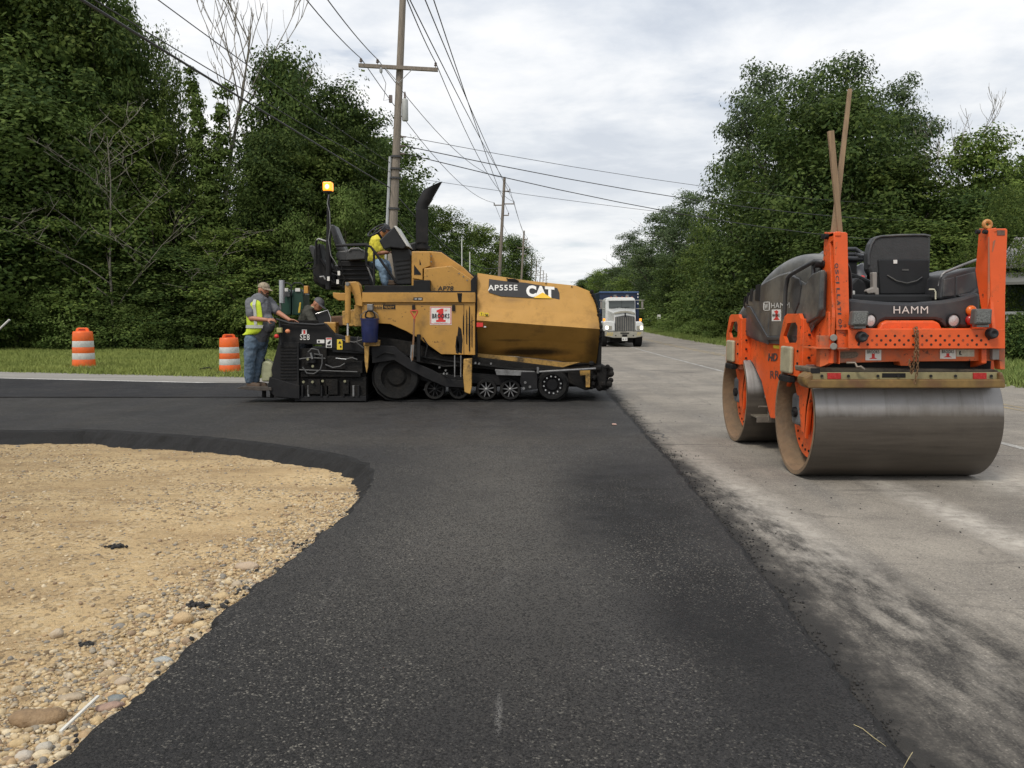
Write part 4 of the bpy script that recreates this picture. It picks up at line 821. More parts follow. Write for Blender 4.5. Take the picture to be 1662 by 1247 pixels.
TARRY = mat('tarred_steel', (.011, .0105, .010), .75, var=.4, vs=9, dirt=(.04, .033, .026), da=.4, ds=6, dlo=.52, bump=.5, bs=30, spec=.2)
RUB = mat('rubber', (.014, .014, .014), .8, var=.3, vs=7, dirt=(.035, .032, .028), da=.45, ds=5, dlo=.5, bump=.4, bs=40, spec=.2)
GREY = mat('grey_metal', (.22, .22, .22), .45, .5, var=.2, vs=9, dirt=(.05, .045, .04), da=.6, ds=6)
SILV = mat('bright_steel', (.6, .6, .6), .3, .8, var=.15, vs=9)
WHT = mat('sticker_white', (.72, .71, .68), .5, var=.08, vs=30); RED = mat('sticker_red', (.62, .035, .03), .5, var=.1); BLKI = mat('sticker_black', (.015, .015, .016), .5, var=.1); YELI = mat('sticker_yellow', (.75, .55, .04), .5, var=.1)
SEATM = mat('seat_vinyl', (.035, .036, .038), .5, var=.2, vs=12, bump=.2, bs=70)
root = thing('asphalt_paver', P(690, 650, 16.3) * 1.0, 'large yellow asphalt paver seen from the side with black exhaust and orange beacon', 'paver')
root.location.z = 0
PV = root
def S(name, px, Y, dep, mt, parent=None, bev=.006, label=None, smooth=False):
    return MB().prism([P(a, b_, Y) for a, b_ in px], (0, dep, 0)).build(name, mt, parent or PV, bev=bev, label=label, smooth=smooth)
def rect(x0, y0, x1, y1): return [(x0, y0), (x1, y0), (x1, y1), (x0, y1)]
def pipe(name, px, Y, r, mt, parent=None, n=7):
    ys = Y if isinstance(Y, (list, tuple)) else [Y] * len(px)
    return MB().tube([P(a, b_, y) for (a, b_), y in zip(px, ys)], r, n).build(name, mt, parent or PV, smooth=True, ang=60)
def disc(name, px, py, Y, r, dep, mt, parent=None, n=24, bev=0.0):
    c = P(px, py, Y); return MB().cyl(c, c + Vector((0, dep, 0)), r, n).build(name, mt, parent or PV, smooth=True, bev=bev)
def stick(name, px0, py0, px1, py1, Y, mt, parent, th=.004, dy=.0):
    a, b_, c, d_ = P(px0, py1, Y), P(px1, py1, Y), P(px1, py0, Y), P(px0, py0, Y); return plate(name, (a, b_, c, d_), th, mt, parent)
def word(s, px0, py0, px1, py1, Y, mt, parent, tilt=0.0, **k):
    return letters(s, P(px0, py1, Y), P(px1, py1 + tilt, Y), P(px0, py0, Y), mt, parent, **k)
def bolts(name, pts, Y, r, mt, parent, dep=.012):
    for a, b_ in pts: c = P(a, b_, Y); MB().cyl(c, c + Vector((0, -dep, 0)), r, 8).build(name, mt, parent, smooth=True)
YN = 15.1
# ---- main body (centre box so nothing shows through)
S('chassis', [(598, 492), (771, 492), (771, 590), (935, 600), (935, 628), (640, 628), (598, 560)], 15.55, 1.75, TARRY, bev=.01)
sp_px = [(587.5, 491.5), (771, 491.5), (771, 576.5), (716, 575), (681, 550), (660, 538), (633, 526), (612, 525), (600, 521), (588, 521)]
sp = S('side_panel', sp_px, YN, .05, Y_CAT); S('side_panel', [(a, b_) for a, b_ in sp_px], 17.45, .05, Y_CAT)
S('side_rail', rect(587.5, 475, 771, 491), YN - .04, .5, Y_CAT2)
S('side_rail', rect(594, 477, 765, 491), 17.1, .4, Y_CAT2)
for x0, x1 in ((590, 753),): # door seam on the panel
    S('panel_seam', rect(x0, 493.5, x1, 494.3), YN - .003, .01, BLK, sp, bev=0); S('panel_seam', rect(x1 - .5, 494, x1 + .3, 576), YN - .003, .01, BLK, sp, bev=0)
S('deck_plate', rect(588, 472.5, 771, 475), YN + .0, 2.35, BLK)
# hood
hood_px = [(668, 408), (699, 408), (716, 409.5), (737, 424), (752, 434), (771, 452), (771, 474), (668, 474)]
hd = S('hood', hood_px, 15.55, 1.6, Y_CAT2, bev=.015)
S('hood_step', [(688, 436), (733, 431.5), (768.5, 456), (768.5, 473.5), (700, 473.5), (688, 462)], 15.40, .16, Y_CAT2, hd, bev=.012)
S('hood_vent', [(700.5, 407), (716, 407), (774, 450), (776, 475), (772.5, 475), (771, 453)], 15.6, 1.5, BLK, hd, bev=.01)
S('hood_side_box', [(668.5, 408.5), (698, 408.5), (698, 432), (686, 437), (686, 455), (669, 452)], 15.42, .14, Y_CAT2, hd, bev=.012)
for q in ((681, 421, 683, 430), (672, 430, 683, 446)): S('vent_slot', [(q[0], q[1]), (q[2], q[3] - 2), (q[2], q[3]), (q[0], q[3])], 15.412, .02, BLK, hd, bev=0)
S('battery_box', rect(671, 455, 698, 474), 15.25, .3, BLK)
bolts('bolt', [(700, 416), (700, 425), (745, 444), (752, 449), (758, 455)], 15.4, .012, GREY, hd)
word('AP78', 710, 464.6, 736, 472.0, 15.392, BLKI, hd, bold=.015, shear=.12)
# exhaust
ex = MB(); c0, c1 = P(685, 407, 16.1), P(685, 334, 16.1); rr = .118
ex.tube([c0, c1, P(688, 328, 16.1), P(694.5, 318, 16.1)], [rr, rr, rr, rr * .99], 20, caps=False)
a_, b_ = P(688, 328, 16.1), P(706, 296, 16.1); dirv = (b_ - a_).normalized(); u_ = Vector((0, 1, 0)); w_ = dirv.cross(u_)
r0 = []; r1 = []; r2 = []; SK = .17
for k in range(20):
    t_ = 2 * math.pi * k / 20; o_ = (w_ * math.cos(t_) + u_ * math.sin(t_)) * rr; r0.append(a_ + o_)
    s_ = (w_ * math.cos(t_)).x / abs(w_.x); r1.append(b_ + o_ + dirv * (-.09 + SK * s_)); r2.append(b_ + o_ * .9 + dirv * (-.10 + SK * s_))
ex.loft([r0, r1, r2, [p - dirv * .25 for p in r2]], True, False)
ex.build('exhaust_stack', BLK, PV, smooth=True, ang=50)
MB().lathe(P(685, 402, 16.1), (0, 0, 1), [(-.03, rr), (-.03, rr + .03), (.03, rr + .03), (.03, rr)], 20, closed=True).build('exhaust_clamp', BLK, PV, smooth=True)
S('heat_shield', rect(675.5, 340, 694, 394), 15.97, .02, BLK, bev=.004)
S('intake_cover', [(655, 398), (676, 392), (676, 408), (655, 412)], 16.3, .5, BLK2, bev=.03)
# operator platform
S('operator_platform', rect(591, 463.5, 697, 473.5), 15.3, 2.1, BLK, bev=.01)
pd = S('console_pedestal', [(634, 403), (664, 404), (668, 420), (668, 462), (643, 462), (638, 430)], 15.75, .35, BLK2, bev=.02)
for i in range(5): S('pedestal_rib', [(640 + i * 1.2, 424 + i * 7), (665, 421 + i * 7), (665, 422.4 + i * 7), (640 + i * 1.2, 425.4 + i * 7)], 15.735, .02, BLK, pd, bev=0)
co = S('control_console', [(615, 391), (639, 368), (660, 399), (655, 404.5), (634, 402), (623, 405.5)], 15.6, .6, BLK2, bev=.02)
S('console_lit_side', [(639, 367.4), (643, 366.6), (664, 401), (660, 400)], 15.58, .64, mat('console_lit_pale', (.5, .5, .47), .5), co, bev=.01)  # pale colour paints the light falling on the console's side
c = P(611, 374, 16.0); rt = Matrix.Rotation(R(28), 3, 'X') @ Matrix.Rotation(R(-28), 3, 'Y')
b = MB(); b.tube([c + rt @ Vector((.19 * math.cos(t_ * math.pi / 14), .19 * math.sin(t_ * math.pi / 14), 0)) for t_ in range(29)], .018, 8, caps=False)
for t_ in (0, 120, 240): b.cyl(c, c + rt @ Vector((.19 * math.cos(R(t_)), .19 * math.sin(R(t_)), 0)), .012, 6)
b.cyl(c, c + rt @ Vector((0, 0, -.25)), .025, 8); b.build('steering_wheel', BLK2, PV, smooth=True)
# seats
def seat(xb, yb, Y, flip=1, bh=1.0):
    st = MB(); sx = lambda v: v * flip
    prof = [(xb, yb), (xb + sx(34), yb - 2), (xb + sx(36), yb + 8), (xb + sx(30), yb + 17), (xb, yb + 17), (xb - sx(4), yb + 8)]
    s_ = S('seat', prof, Y, .5, SEATM, bev=.03)
    back_ = [(xb - sx(2), yb), (xb - sx(28) * .45, yb - 36 * bh), (xb - sx(28) * .42, yb - 43 * bh), (xb - sx(20) * .3, yb - 42 * bh), (xb + sx(3), yb - 20 * bh), (xb + sx(13), yb + 2)]
    S('seat_back', back_, Y + .02, .46, SEATM, s_, bev=.03); return s_
s1 = seat(548, 407, 15.9); S('seat_base', rect(548, 424, 599, 462), 15.85, .6, BLK, bev=.01)
s2 = seat(514, 432, 16.6, 1, .8)
S('seat_cushion', [(559, 409), (566, 404.5), (588, 404.5), (594, 409), (592, 421), (562, 423)], 15.6, .3, SEATM, bev=.02)
pipe('seat_trim', [(566, 408), (570, 403.5), (582, 403), (588, 407)], 15.58, .012, GREY)
for yy in (430, 437, 444, 452): S('console_shelf', rect(549, yy, 598, yy + 2), 15.8, .06, BLK, bev=.003)
# hand rails
RAIL = BLK
pipe('hand_rail', [(545, 399), (594, 398), (602, 401), (608, 409), (643, 458)], 15.35, .024, RAIL)
pipe('hand_rail', [(544, 398.5), (594, 396.5), (602, 399)], 16.9, .024, RAIL)
pipe('hand_rail', [(607, 408), (607, 463)], 15.35, .022, RAIL); pipe('hand_rail', [(594, 399), (594, 430), (607, 440)], 15.35, .018, RAIL)
pipe('hand_rail', [(513, 430), (513, 393), (516, 388), (533, 394), (536, 412), (545, 440)], 15.8, .024, RAIL)
pipe('rail_cap', [(514.5, 390), (517, 388), (532, 392.8)], 15.77, .02, GREY)
pipe('hand_rail', [(521, 420), (546, 462)], 15.8, .022, RAIL); pipe('hand_rail', [(595, 430), (607, 460)], 15.5, .014, GREY)
S('side_console', [(509, 405), (518, 394), (522, 420), (530, 440), (545, 446), (548, 466), (520, 464), (508, 446)], 15.9, .5, BLK, bev=.03)
S('hose_cover', [(506, 430), (524, 420), (546, 440), (552, 470), (525, 470), (508, 458)], 16.2, .6, TARRY, bev=.05)
for q in (((495, 432), (500, 427), (508, 426)), ((498, 436), (505, 437), (512, 434)), ((545, 415), (552, 425), (556, 440), (548, 455)), ((540, 440), (552, 442), (560, 452), (556, 462)), ((530, 450), (540, 458), (556, 465))): pipe('hose', list(q), 15.7, .012, RUB)
for a, b_ in ((531, 449), (548, 440), (546, 454)): stick('small_label', a, b_, a + 4, b_ + 7, 15.68, WHT, PV)
pipe('lamp_bracket', [(519, 450), (525, 449), (528, 454)], 15.66, .02, GREY)
# beacon
bp = MB().tube([P(533, 470, 15.75), P(533.5, 398, 15.75), P(533, 314, 15.75)], [.055, .05, .022], 10).build('beacon_pole', BLK, PV, smooth=True)
pipe('beacon_cable', [(534, 316), (531, 330), (535, 345), (536, 370), (533, 390), (537, 415), (548, 432)], 15.69, .008, GREY)
q = P(532.5, 305, 15.75); bc = MB().lathe(q, (0, 0, 1), [(-.095, .03), (-.095, .085), (-.065, .088), (-.06, .0)], 14).build('beacon', BLK, PV, smooth=True)
AMB = mat('amber_lens', (.9, .35, .03), .25, emit=(1, .30, .02), es=1.5, var=.0)
MB().box(q.x - .085, q.x + .085, q.y - .085, q.y + .085, q.z - .065, q.z + .1).build('beacon_lens', AMB, bc, bev=.02)
MB().ball(q + Vector((0, -.088, .01)), (.04, .015, .045)).build('bulb', mat('beacon_bulb', (1, .7, .3), .3, emit=(1, .62, .16), es=5, var=0), bc, smooth=True)
MB().lathe(q, (0, 0, 1), [(.10, .07), (.115, .0)], 14).build('beacon_cap', BLK, bc)
# tow arm and lift cylinder
S('lift_bracket', [(560, 458), (578, 457), (583, 462), (588, 490), (588, 498), (577, 496), (574, 480), (566, 467), (560, 466)], 15.05, .25, Y_CAT2, bev=.012)
cy = MB().cyl(P(564.5, 464, 14.95), P(564.5, 525, 14.95), .052, 16).build('lift_cylinder', Y_CAT2, PV, smooth=True, bev=.006)
MB().cyl(P(564.5, 525, 14.95), P(564.5, 546, 14.95), .02, 12).build('cylinder_rod', SILV, cy, smooth=True); disc('cylinder_pin', 563.5, 461, 14.88, .035, .14, GREY, cy, 14); MB().cyl(P(564.5, 545, 14.9), P(564.5, 556, 14.9), .04, 12).build('cylinder_foot', Y_DIRTY, cy, smooth=True)
S('tow_arm', [(540, 475), (562, 476), (562, 488), (549, 488), (541, 483)], 15.3, .25, Y_CAT2, bev=.01); S('tow_arm', [(555, 505), (590, 500), (598, 525), (570, 530), (556, 528)], 15.3, .3, Y_DIRTY, bev=.015)
S('frame_post', rect(575, 495, 590, 530), 15.25, .3, Y_DIRTY, bev=.01); S('frame_post', [(591, 560), (599, 560), (597, 596), (595, 606), (592, 590)], 15.0, .08, Y_DIRTY, bev=.004)
S('bracket_arm', rect(525, 523, 545, 546), 15.35, .3, Y_CAT2, bev=.02); S('bracket_arm', rect(590, 552, 616, 562), 15.0, .1, Y_DIRTY, bev=.006)
# rust brown gear behind the worker
S('auger_motor', [(528, 514), (560, 512), (566, 524), (556, 530), (530, 527)], 15.8, .3, mat('rusty_brown', (.13, .07, .04), .7, var=.4, vs=9), bev=.03)
# stickers on the side
def brooks(x0, y0, x1, y1, Y, parent, full=True, k=1):
    st = stick('company_sticker', x0, y0, x1, y1, Y, WHT, parent); w_, h_ = x1 - x0, y1 - y0; f = lambda u, v: (x0 + u * w_, y0 + v * h_)
    for u0, v0, u1, v1 in ((.02, .02, .98, .05), (.02, .93, .98, .96), (.02, .03, .05, .95), (.95, .03, .98, .95)):
        a, b_ = f(u0, v0), f(u1, v1); S('red_border', rect(a[0], a[1], b_[0], b_[1]), Y - .0065, .002, RED, st, bev=0)
    one = [f(*q_) for q_ in ((.30, .20), (.52, .10), (.62, .10), (.62, .72), (.72, .72), (.72, .84), (.28, .84), (.28, .72), (.38, .72), (.38, .30), (.30, .32))]
    S('red_numeral', one, Y - .0065, .002, RED, st, bev=0); a, b_ = f(.10, .38), f(.90, .64); word('BROOKS', a[0], a[1], b_[0], b_[1], Y - .008, BLKI, st, bold=.03, space=1.15)
    a, b_ = f(.68, .17), f(.80, .25); word('ST', a[0], a[1], b_[0], b_[1], Y - .008, RED, st, bold=.02)
    if full: a, b_ = f(.2, .87), f(.8, .91); word('CONSTRUCTION', a[0], a[1], b_[0], b_[1], Y - .008, BLKI, st, bold=.0)
    return st
brooks(698, 498, 733, 527.5, YN - .001, sp)
q = stick('maker_plate', 596, 494.6, 642, 503, YN - .001, Y_CAT2, sp); word('Trimble', 598, 496, 620, 502, YN - .008, BLKI, q, bold=.01); S('name_block', rect(621.5, 495, 641.5, 502), YN - .008, .003, BLK, q, bev=0); word('READY', 624, 496.7, 640, 500.7, YN - .0115, Y_CAT2, q, bold=.01)
q = stick('rail_plate', 671, 482.8, 686, 487.8, YN - .041, BLKI, sp); word('CAT', 673, 484, 677, 486.8, YN - .047, WHT, q); word('555E', 679, 484, 684.5, 486.8, YN - .047, WHT, q)
for a, b_ in ((671, 499), (736, 499)): S('door_latch', rect(a - 2.3, b_ - 4, a + 2.3, b_ + 6), YN - .03, .035, BLK, sp, bev=.004)
S('tar_stain', [(742, 476), (750, 476), (749, 491), (744, 490)], YN - .043, .003, TARRY, sp, bev=0)
for k_, (x, a, b_, w_) in enumerate(((746, 530, 574, 5), (757.5, 502, 560, 1.2), (762, 496, 572, 1.6), (766, 510, 565, 1.0), (752, 510, 545, .9), (742, 545, 575, 3))):
    S('tar_run', [(x - w_ * .4, a), (x + w_ * .5, a + 4), (x + w_, (a + b_) / 2), (x + w_ * .7, b_), (x - w_ * .6, b_ - 2), (x - w_, (a + b_) / 2 + 3)], YN - .003, .003, TARRY, sp, bev=0)
# ---- running gear
def wheel(name, px, py, rp, Y, mt_t, mt_r, spokes=0, inner=.72, depth=.22, rimd=.0, nb=0):
    r = rp / (FPX / Y) * 1.0; c = P(px, py, Y); t_ = MB().lathe(c, (0, 1, 0), [(0, r * inner), (0, r * .93), (.03, r), (depth - .03, r), (depth, r * .93), (depth, r * inner)], 36, closed=True).build(name, mt_t, PV, smooth=True, ang=45)
    if spokes:
        MB().lathe(c + Vector((0, .04, 0)), (0, 1, 0), [(0, 0), (0, r * .17), (-.03, r * .15), (-.04, r * .06), (-.04, 0)], 16).build('hub', mt_r, t_, smooth=True)
        b = MB()
        for k in range(spokes):
            a = 2 * math.pi * k / spokes + .25; d_ = Vector((math.cos(a), 0, math.sin(a))); e_ = Vector((-d_.z, 0, d_.x)) * r * .045
            b.prism([c + d_ * r * .12 - e_ + Vector((0, .03, 0)), c + d_ * r * .12 + e_ + Vector((0, .03, 0)), c + d_ * r * .8 + e_ + Vector((0, .03, 0)), c + d_ * r * .8 - e_ + Vector((0, .03, 0))], (0, .04, 0))
        b.build('spokes', mt_r, t_); MB().lathe(c + Vector((0, .005, 0)), (0, 1, 0), [(0, r * .78), (0, r * .86), (.05, r * .86), (.05, r * .78)], 32, closed=True).build('rim', mt_r, t_, smooth=True)
        MB().cyl(c + Vector((0, .1, 0)), c + Vector((0, .12, 0)), r * .8, 24).build('disc', TARRY, t_)
    else:
        MB().lathe(c + Vector((0, .05, 0)), (0, 1, 0), [(0, 0), (0, r * .34), (.02, r * .4), (.06, r * .62), (.02, r * .75), (.03, r * inner)], 32).build('rim', mt_r, t_, smooth=True)
        for k in range(nb):
            a = 2 * math.pi * k / nb + .15; q_ = c + Vector((math.cos(a), 0, math.sin(a))) * r * .56 + Vector((0, .07, 0)); MB().cyl(q_, q_ + Vector((0, -.05, 0)), r * .055, 8).build('wheel_bolt', SILV, t_, smooth=True)
    return t_
for yy in (15.12, 17.15):
    wheel('drive_wheel', 642.7 if yy < 16 else 655, 612, 37.5, yy, RUB, TARRY, 0, .66, .34)
    for a in ((705.5, 632, 17), (744, 632, 16.5), (789.4, 632.5, 17.3), (828.3, 632.5, 17.3)): wheel('bogie_wheel', a[0], a[1], a[2], yy + .02, RUB, GREY if a[0] > 760 else BLK, 9)
    wheel('idler_wheel', 896.5, 625, 25, yy - .02, RUB, BLK, 0, .70, .3, nb=12 if yy < 16 else 0)
    # rubber track loop
    def ring_pts(off):
        s_ = FPX / yy; out_ = []
        cw, ci = (642.7, 612, 38 + off), (897, 625, 25 + off)
        for k in range(9): a = R(75 + 195 * k / 8); out_.append((cw[0] + cw[2] * math.cos(a), cw[1] - cw[2] * math.sin(a)))
        for x_ in (700, 750, 800, 850): out_.append((x_, 650.2 + off))
        for k in range(9): a = R(-90 + 175 * k / 8); out_.append((ci[0] + ci[2] * math.cos(a), ci[1] - ci[2] * math.sin(a)))
        out_ += [(840, 600 - off), (740, 588 - off)]
        return out_
    o_, i_ = ring_pts(1.8), ring_pts(-.6); n_ = len(o_)
    dx = 0 if yy < 16 else 9
    b = MB(); A_ = [P(x + dx * 0, y_, yy + .05) for x, y_ in o_]; B_ = [P(x, y_, yy + .05) for x, y_ in i_]; V_ = Vector((0, .28, 0))
    b.loft([A_, [q + V_ for q in A_], [q + V_ for q in B_], B_, A_], True, False); b.build('rubber_track', RUB, PV, smooth=True, ang=30)
S('track_frame', [(660, 598), (742, 610), (770, 606), (866, 612), (880, 600), (930, 606), (930, 622), (868, 630), (760, 622), (700, 622), (664, 612)], 15.28, .12, BLK, bev=.01)
S('track_guard', [(602, 560), (640, 562), (672, 588), (700, 600), (730, 616), (760, 618), (760, 630), (722, 628), (690, 614), (664, 600), (640, 585), (604, 590)], 15.06, .07, BLK, bev=.01)
S('frame_beam', [(600, 545), (676, 556), (720, 578), (771, 580), (935, 600), (940, 606), (860, 605), (770, 598), (700, 592), (600, 575)], 15.22, .25, TARRY, bev=.01)
S('frame_cover', [(803, 600), (868, 603), (868, 611), (806, 609)], 15.05, .2, GREY, bev=.006); S('suspension_plate', [(846, 604), (872, 604), (872, 632), (850, 634), (844, 622)], 15.03, .1, BLK, bev=.008)
bolts('bolt', [(852.5, 621), (850, 630.5), (860, 628)], 15.03, .025, GREY, PV, .02)
bolts('bolt', [(714, 596), (724, 601), (726, 606), (721, 606), (772, 589), (778, 590), (797, 590)], 15.05, .018, GREY, PV, .12)
S('scraper_post', [(752.5, 583), (766, 582), (765.5, 630), (763, 640), (754, 637), (751.5, 610)], 14.98, .1, Y_DIRTY, bev=.012)
for x in (738, 748): pipe('guide_rod', [(x, 577), (x, 612)], 15.02, .012, GREY)
S('hydraulic_valve', rect(676, 543, 682, 588), 15.0, .1, BLK, bev=.01)
for q in (((686, 548), (694, 560), (690, 580)), ((610, 580), (625, 572), (640, 575)), ((700, 590), (720, 595), (742, 594))): pipe('hose', list(q), 15.03, .014, RUB)
# ---- hopper wings
m_ = NT('hopper_yellow'); a_ = m_.noise(2.5, 6, .65); b_ = m_.noise(3.0, 9, .72); f_ = m_.noise(14, 8, .75)
def blobz(px, py, rx, rz, edge, nz):
    q = P(px, py, 15.2) - origin(PV); v = m_.map((1 / rx, 0, 1 / rz), (-q.x / rx, 0, -q.z / rz)); ln = m_.n('ShaderNodeVectorMath', operation='LENGTH'); m_.lk(v, ln.inputs[0])
    return m_.rng(m_.math('ADD', ln.outputs['Value'], m_.math('MULTIPLY', m_.math('SUBTRACT', m_.noise(3.5, 8, .75), .5), nz * 2)), 1 - edge, 1 + edge, 1, 0)
c = m_.mixc(m_.rng(a_, .3, .7), (.42, .222, .046), (.49, .265, .058)); c = m_.mixc(m_.rng(b_, .52, .68, 0, .5), c, (.20, .11, .035)); c = m_.mixc(m_.rng(f_, .60, .72, 0, .45), c, (.12, .07, .03))
g_ = blobz(862, 573, .62, .075, .45, .5)
for q_ in ((832, 487, .16, .035, .9, .5, .4), (830, 553, .3, .02, .6, .5, .6), (780, 570, .12, .1, .7, .6, .5), (965, 560, .10, .35, .8, .8, .7), (834, 456, .10, .06, .5, .3, .9)): g_ = m_.math('MAXIMUM', g_, m_.math('MULTIPLY', blobz(*q_[:6]), q_[6]))
c = m_.mixc(m_.math('MULTIPLY', g_, .92), c, (.014, .011, .009)); m_.lk(c, m_.b.inputs['Base Color']); m_.lk(m_.rng(b_, .3, .7, .5, .75), m_.b.inputs['Roughness']); HOPM = m_.M
def hopper(side):
    y0 = 15.08 if side > 0 else 17.6; s_ = side
    ch = [  # rows top->bottom: (left px,py), (mid), (mid2), (right), Y offset outwards is negative
        ([(775, 443.3), (852.6, 455.2), (934.9, 463.9), (958.7, 473.6)], .42),
        ([(774.8, 470), (855, 480), (936, 485), (966, 492)], .30),
        ([(774.6, 497.4), (855, 504), (940, 510), (971, 513)], .16),
        ([(773.8, 520.2), (855, 526), (940, 532), (973.8, 534.2)], .0),
        ([(773.7, 546), (855, 552), (938, 558), (972.5, 561)], .30),
        ([(773.6, 574), (853, 580), (913, 587), (970.6, 590)], .62)]
    rows = [[P(a, b_, y0 + o_ if s_ > 0 else 15.08 + o_) for a, b_ in r_] for r_, o_ in ch]
    if s_ < 0: rows = [[Vector((p.x, 2 * 16.35 - p.y, p.z)) for p in r_] for r_ in rows]
    th = Vector((0, .035 * s_, 0)); b = MB(); nr, nc = len(rows), 4
    F_ = [p for r_ in rows for p in r_]; K_ = [p + th for p in F_]; fs = []
    for i in range(nr - 1):
        for j in range(nc - 1): a = i * nc + j; fs += [(a, a + nc, a + nc + 1, a + 1), (a + nr * nc, a + 1 + nr * nc, a + nc + 1 + nr * nc, a + nc + nr * nc)]
    bd = [j for j in range(nc)] + [i * nc + nc - 1 for i in range(1, nr)] + [(nr - 1) * nc + j for j in range(nc - 2, -1, -1)] + [i * nc for i in range(nr - 2, 0, -1)]
    for k in range(len(bd)): a, c_ = bd[k], bd[(k + 1) % len(bd)]; fs.append((a, c_, c_ + nr * nc, a + nr * nc))
    if s_ < 0: fs = [f[::-1] for f in fs]
    b.add(F_ + K_, fs); return b.build('hopper_wing', HOPM, PV, bev=.004), rows
hw, rows = hopper(1); hw2, _ = hopper(-1)
S('hopper_floor', [(772, 583), (905, 593), (968, 590), (968, 600), (772, 592)], 15.75, 1.2, TARRY, bev=.01)
S('hopper_back', [(764, 455), (773, 445), (775, 590), (766, 590)], 15.3, 2.1, BLK, bev=.01)
S('hopper_lip', [(774.6, 574), (853, 581), (915, 588.5), (942, 588), (912, 597), (850, 589), (774.6, 580)], 15.5, .10, Y_DIRTY, bev=.006)
pts = [P(959, 474, 15.48), P(966.5, 492, 15.36), P(971.5, 513, 15.22), P(974.5, 534, 15.06), P(973, 561, 15.36), P(971, 590, 15.68)]
b = MB()
for i in range(len(pts) - 1):
    for k in range(5): q = pts[i].lerp(pts[i + 1], (k + random.random() * .6) / 5); b.ball(q + Vector((.015, 0, 0)), (.022 + .02 * random.random(), .04, .03 + .02 * random.random()), 7, 5)
tag(b.build('tar_crust', TARRY, PV, smooth=True), kind='stuff')
S('front_flashing', [(967, 486), (974, 510), (977, 536), (976, 592), (971, 592), (973, 536)], 15.3, 1.9, TARRY, bev=.006)
# decals on the wing's upper face
def wingpt(px, py): # on the plane of the upper panel
    t_ = (py - (443 + (px - 775) * .13)) / 54.0; Y = 15.08 + .42 - .26 * t_ ; return P(px, py, Y - .012)
dec = [(793.7, 453), (820, 456.5), (852.6, 459), (874, 462.8), (904.5, 468), (908, 475.8), (908.4, 486.6), (899, 484.4), (857, 483.6), (813.6, 481.2), (793, 474.7)]
dp = MB().prism([wingpt(*q) for q in dec], (0, .004, 0)).build('logo_panel', BLKI, hw)
def wletters(s, x0, y0, x1, y1, tilt, mt, **k): 
    lf = Vector((0, -.006, 0)); return letters(s, wingpt(x0, y1) + lf, wingpt(x1, y1 + tilt) + lf, wingpt(x0, y0) + lf, mt, hw, lift=.001, **k)
wletters('AP555E', 792, 462.8, 840, 471.9, -.3, WHT, bold=.015, space=1.08); wletters('CAT', 854, 462.8, 900, 481.6, 2.9, mat('decal_white', (.8, .79, .76), .45, var=.04), bold=.055)
MB().prism([wingpt(865.4, 483.8) + Vector((0, -.012, 0)), wingpt(880.7, 474.9) + Vector((0, -.012, 0)), wingpt(896.5, 484.6) + Vector((0, -.012, 0))], (0, .003, 0)).build('logo_triangle', mat('logo_yellow', (.85, .52, .03), .45, var=.03), hw)
def wing3(px, py, row): return P(px, py, 15.08 + (.085 if row == 0 else .13) - .014)
q = stick('warning_label', 778, 506.5, 785, 513, 15.13, YELI, hw); word('!', 781, 507.5, 782, 512, 15.122, BLKI, q); q = stick('warning_label', 786, 507.8, 793, 513.6, 15.12, YELI, hw); S('pictogram', [(787.5, 509), (790, 511), (792, 509.5), (791.5, 513), (788, 512.6)], 15.112, .003, BLKI, q, bev=0)
S('red_reflector', rect(773.5, 524, 784, 531), 15.10, .03, RED, hw, bev=.003); S('white_tag', rect(785, 529.5, 789, 531.8), 15.13, .02, WHT, hw, bev=.002)
S('tar_stain', [(824, 452.5), (836, 453), (842, 456), (842, 462), (836, 471), (826, 473), (829, 462), (823, 457)], 15.45, .004, TARRY, hw, bev=0)
for i in range(9): x = 781 + i * 21; MB().cyl(wingpt(x, 446.5 + (x - 775) * .125) , wingpt(x, 446.5 + (x - 775) * .125) + Vector((0, -.012, 0)), .013, 8).build('bolt', TARRY, hw) if i in (2, 5, 7) else None
# lower front: rod, bracket, push rollers
pipe('roller_rod', [(872, 604), (967, 598.5)], 14.98, .022, GREY); pipe('rod_clamp', [(873, 596), (873, 606)], 14.96, .022, GREY)
S('front_bracket', [(941, 602), (958, 600), (957.5, 629), (951, 629), (950.5, 609), (942, 610)], 15.05, .08, Y_DIRTY, bev=.008); S('front_frame', [(922, 600), (975, 594), (978, 628), (950, 634), (922, 622)], 15.2, 1.9, TARRY, bev=.02)
for (a, c_, r_) in ((982, 605, .12), (981, 624, .12)):
    c = P(a, c_, 15.15); MB().lathe(c, (0, 1, 0), [(0, 0), (0, r_ * .8), (.04, r_), (.9, r_), (.95, r_ * .8), (1.3, r_ * .8), (1.35, r_), (2.2, r_), (2.24, r_ * .8), (2.24, 0)], 12).build('push_roller', TARRY, PV, smooth=True, ang=25)
S('roller_yoke', [(970, 598), (978, 592), (985, 600), (984, 628), (974, 632), (969, 615)], 15.1, .1, TARRY, bev=.02)
b = MB()
for _ in range(26): b.ball(P(random.uniform(955, 992), random.uniform(590, 632), random.uniform(15.1, 15.3)), (random.uniform(.03, .07),) * 3, 7, 5)
tag(b.build('tar_lumps', TARRY, PV, smooth=True), kind='stuff')
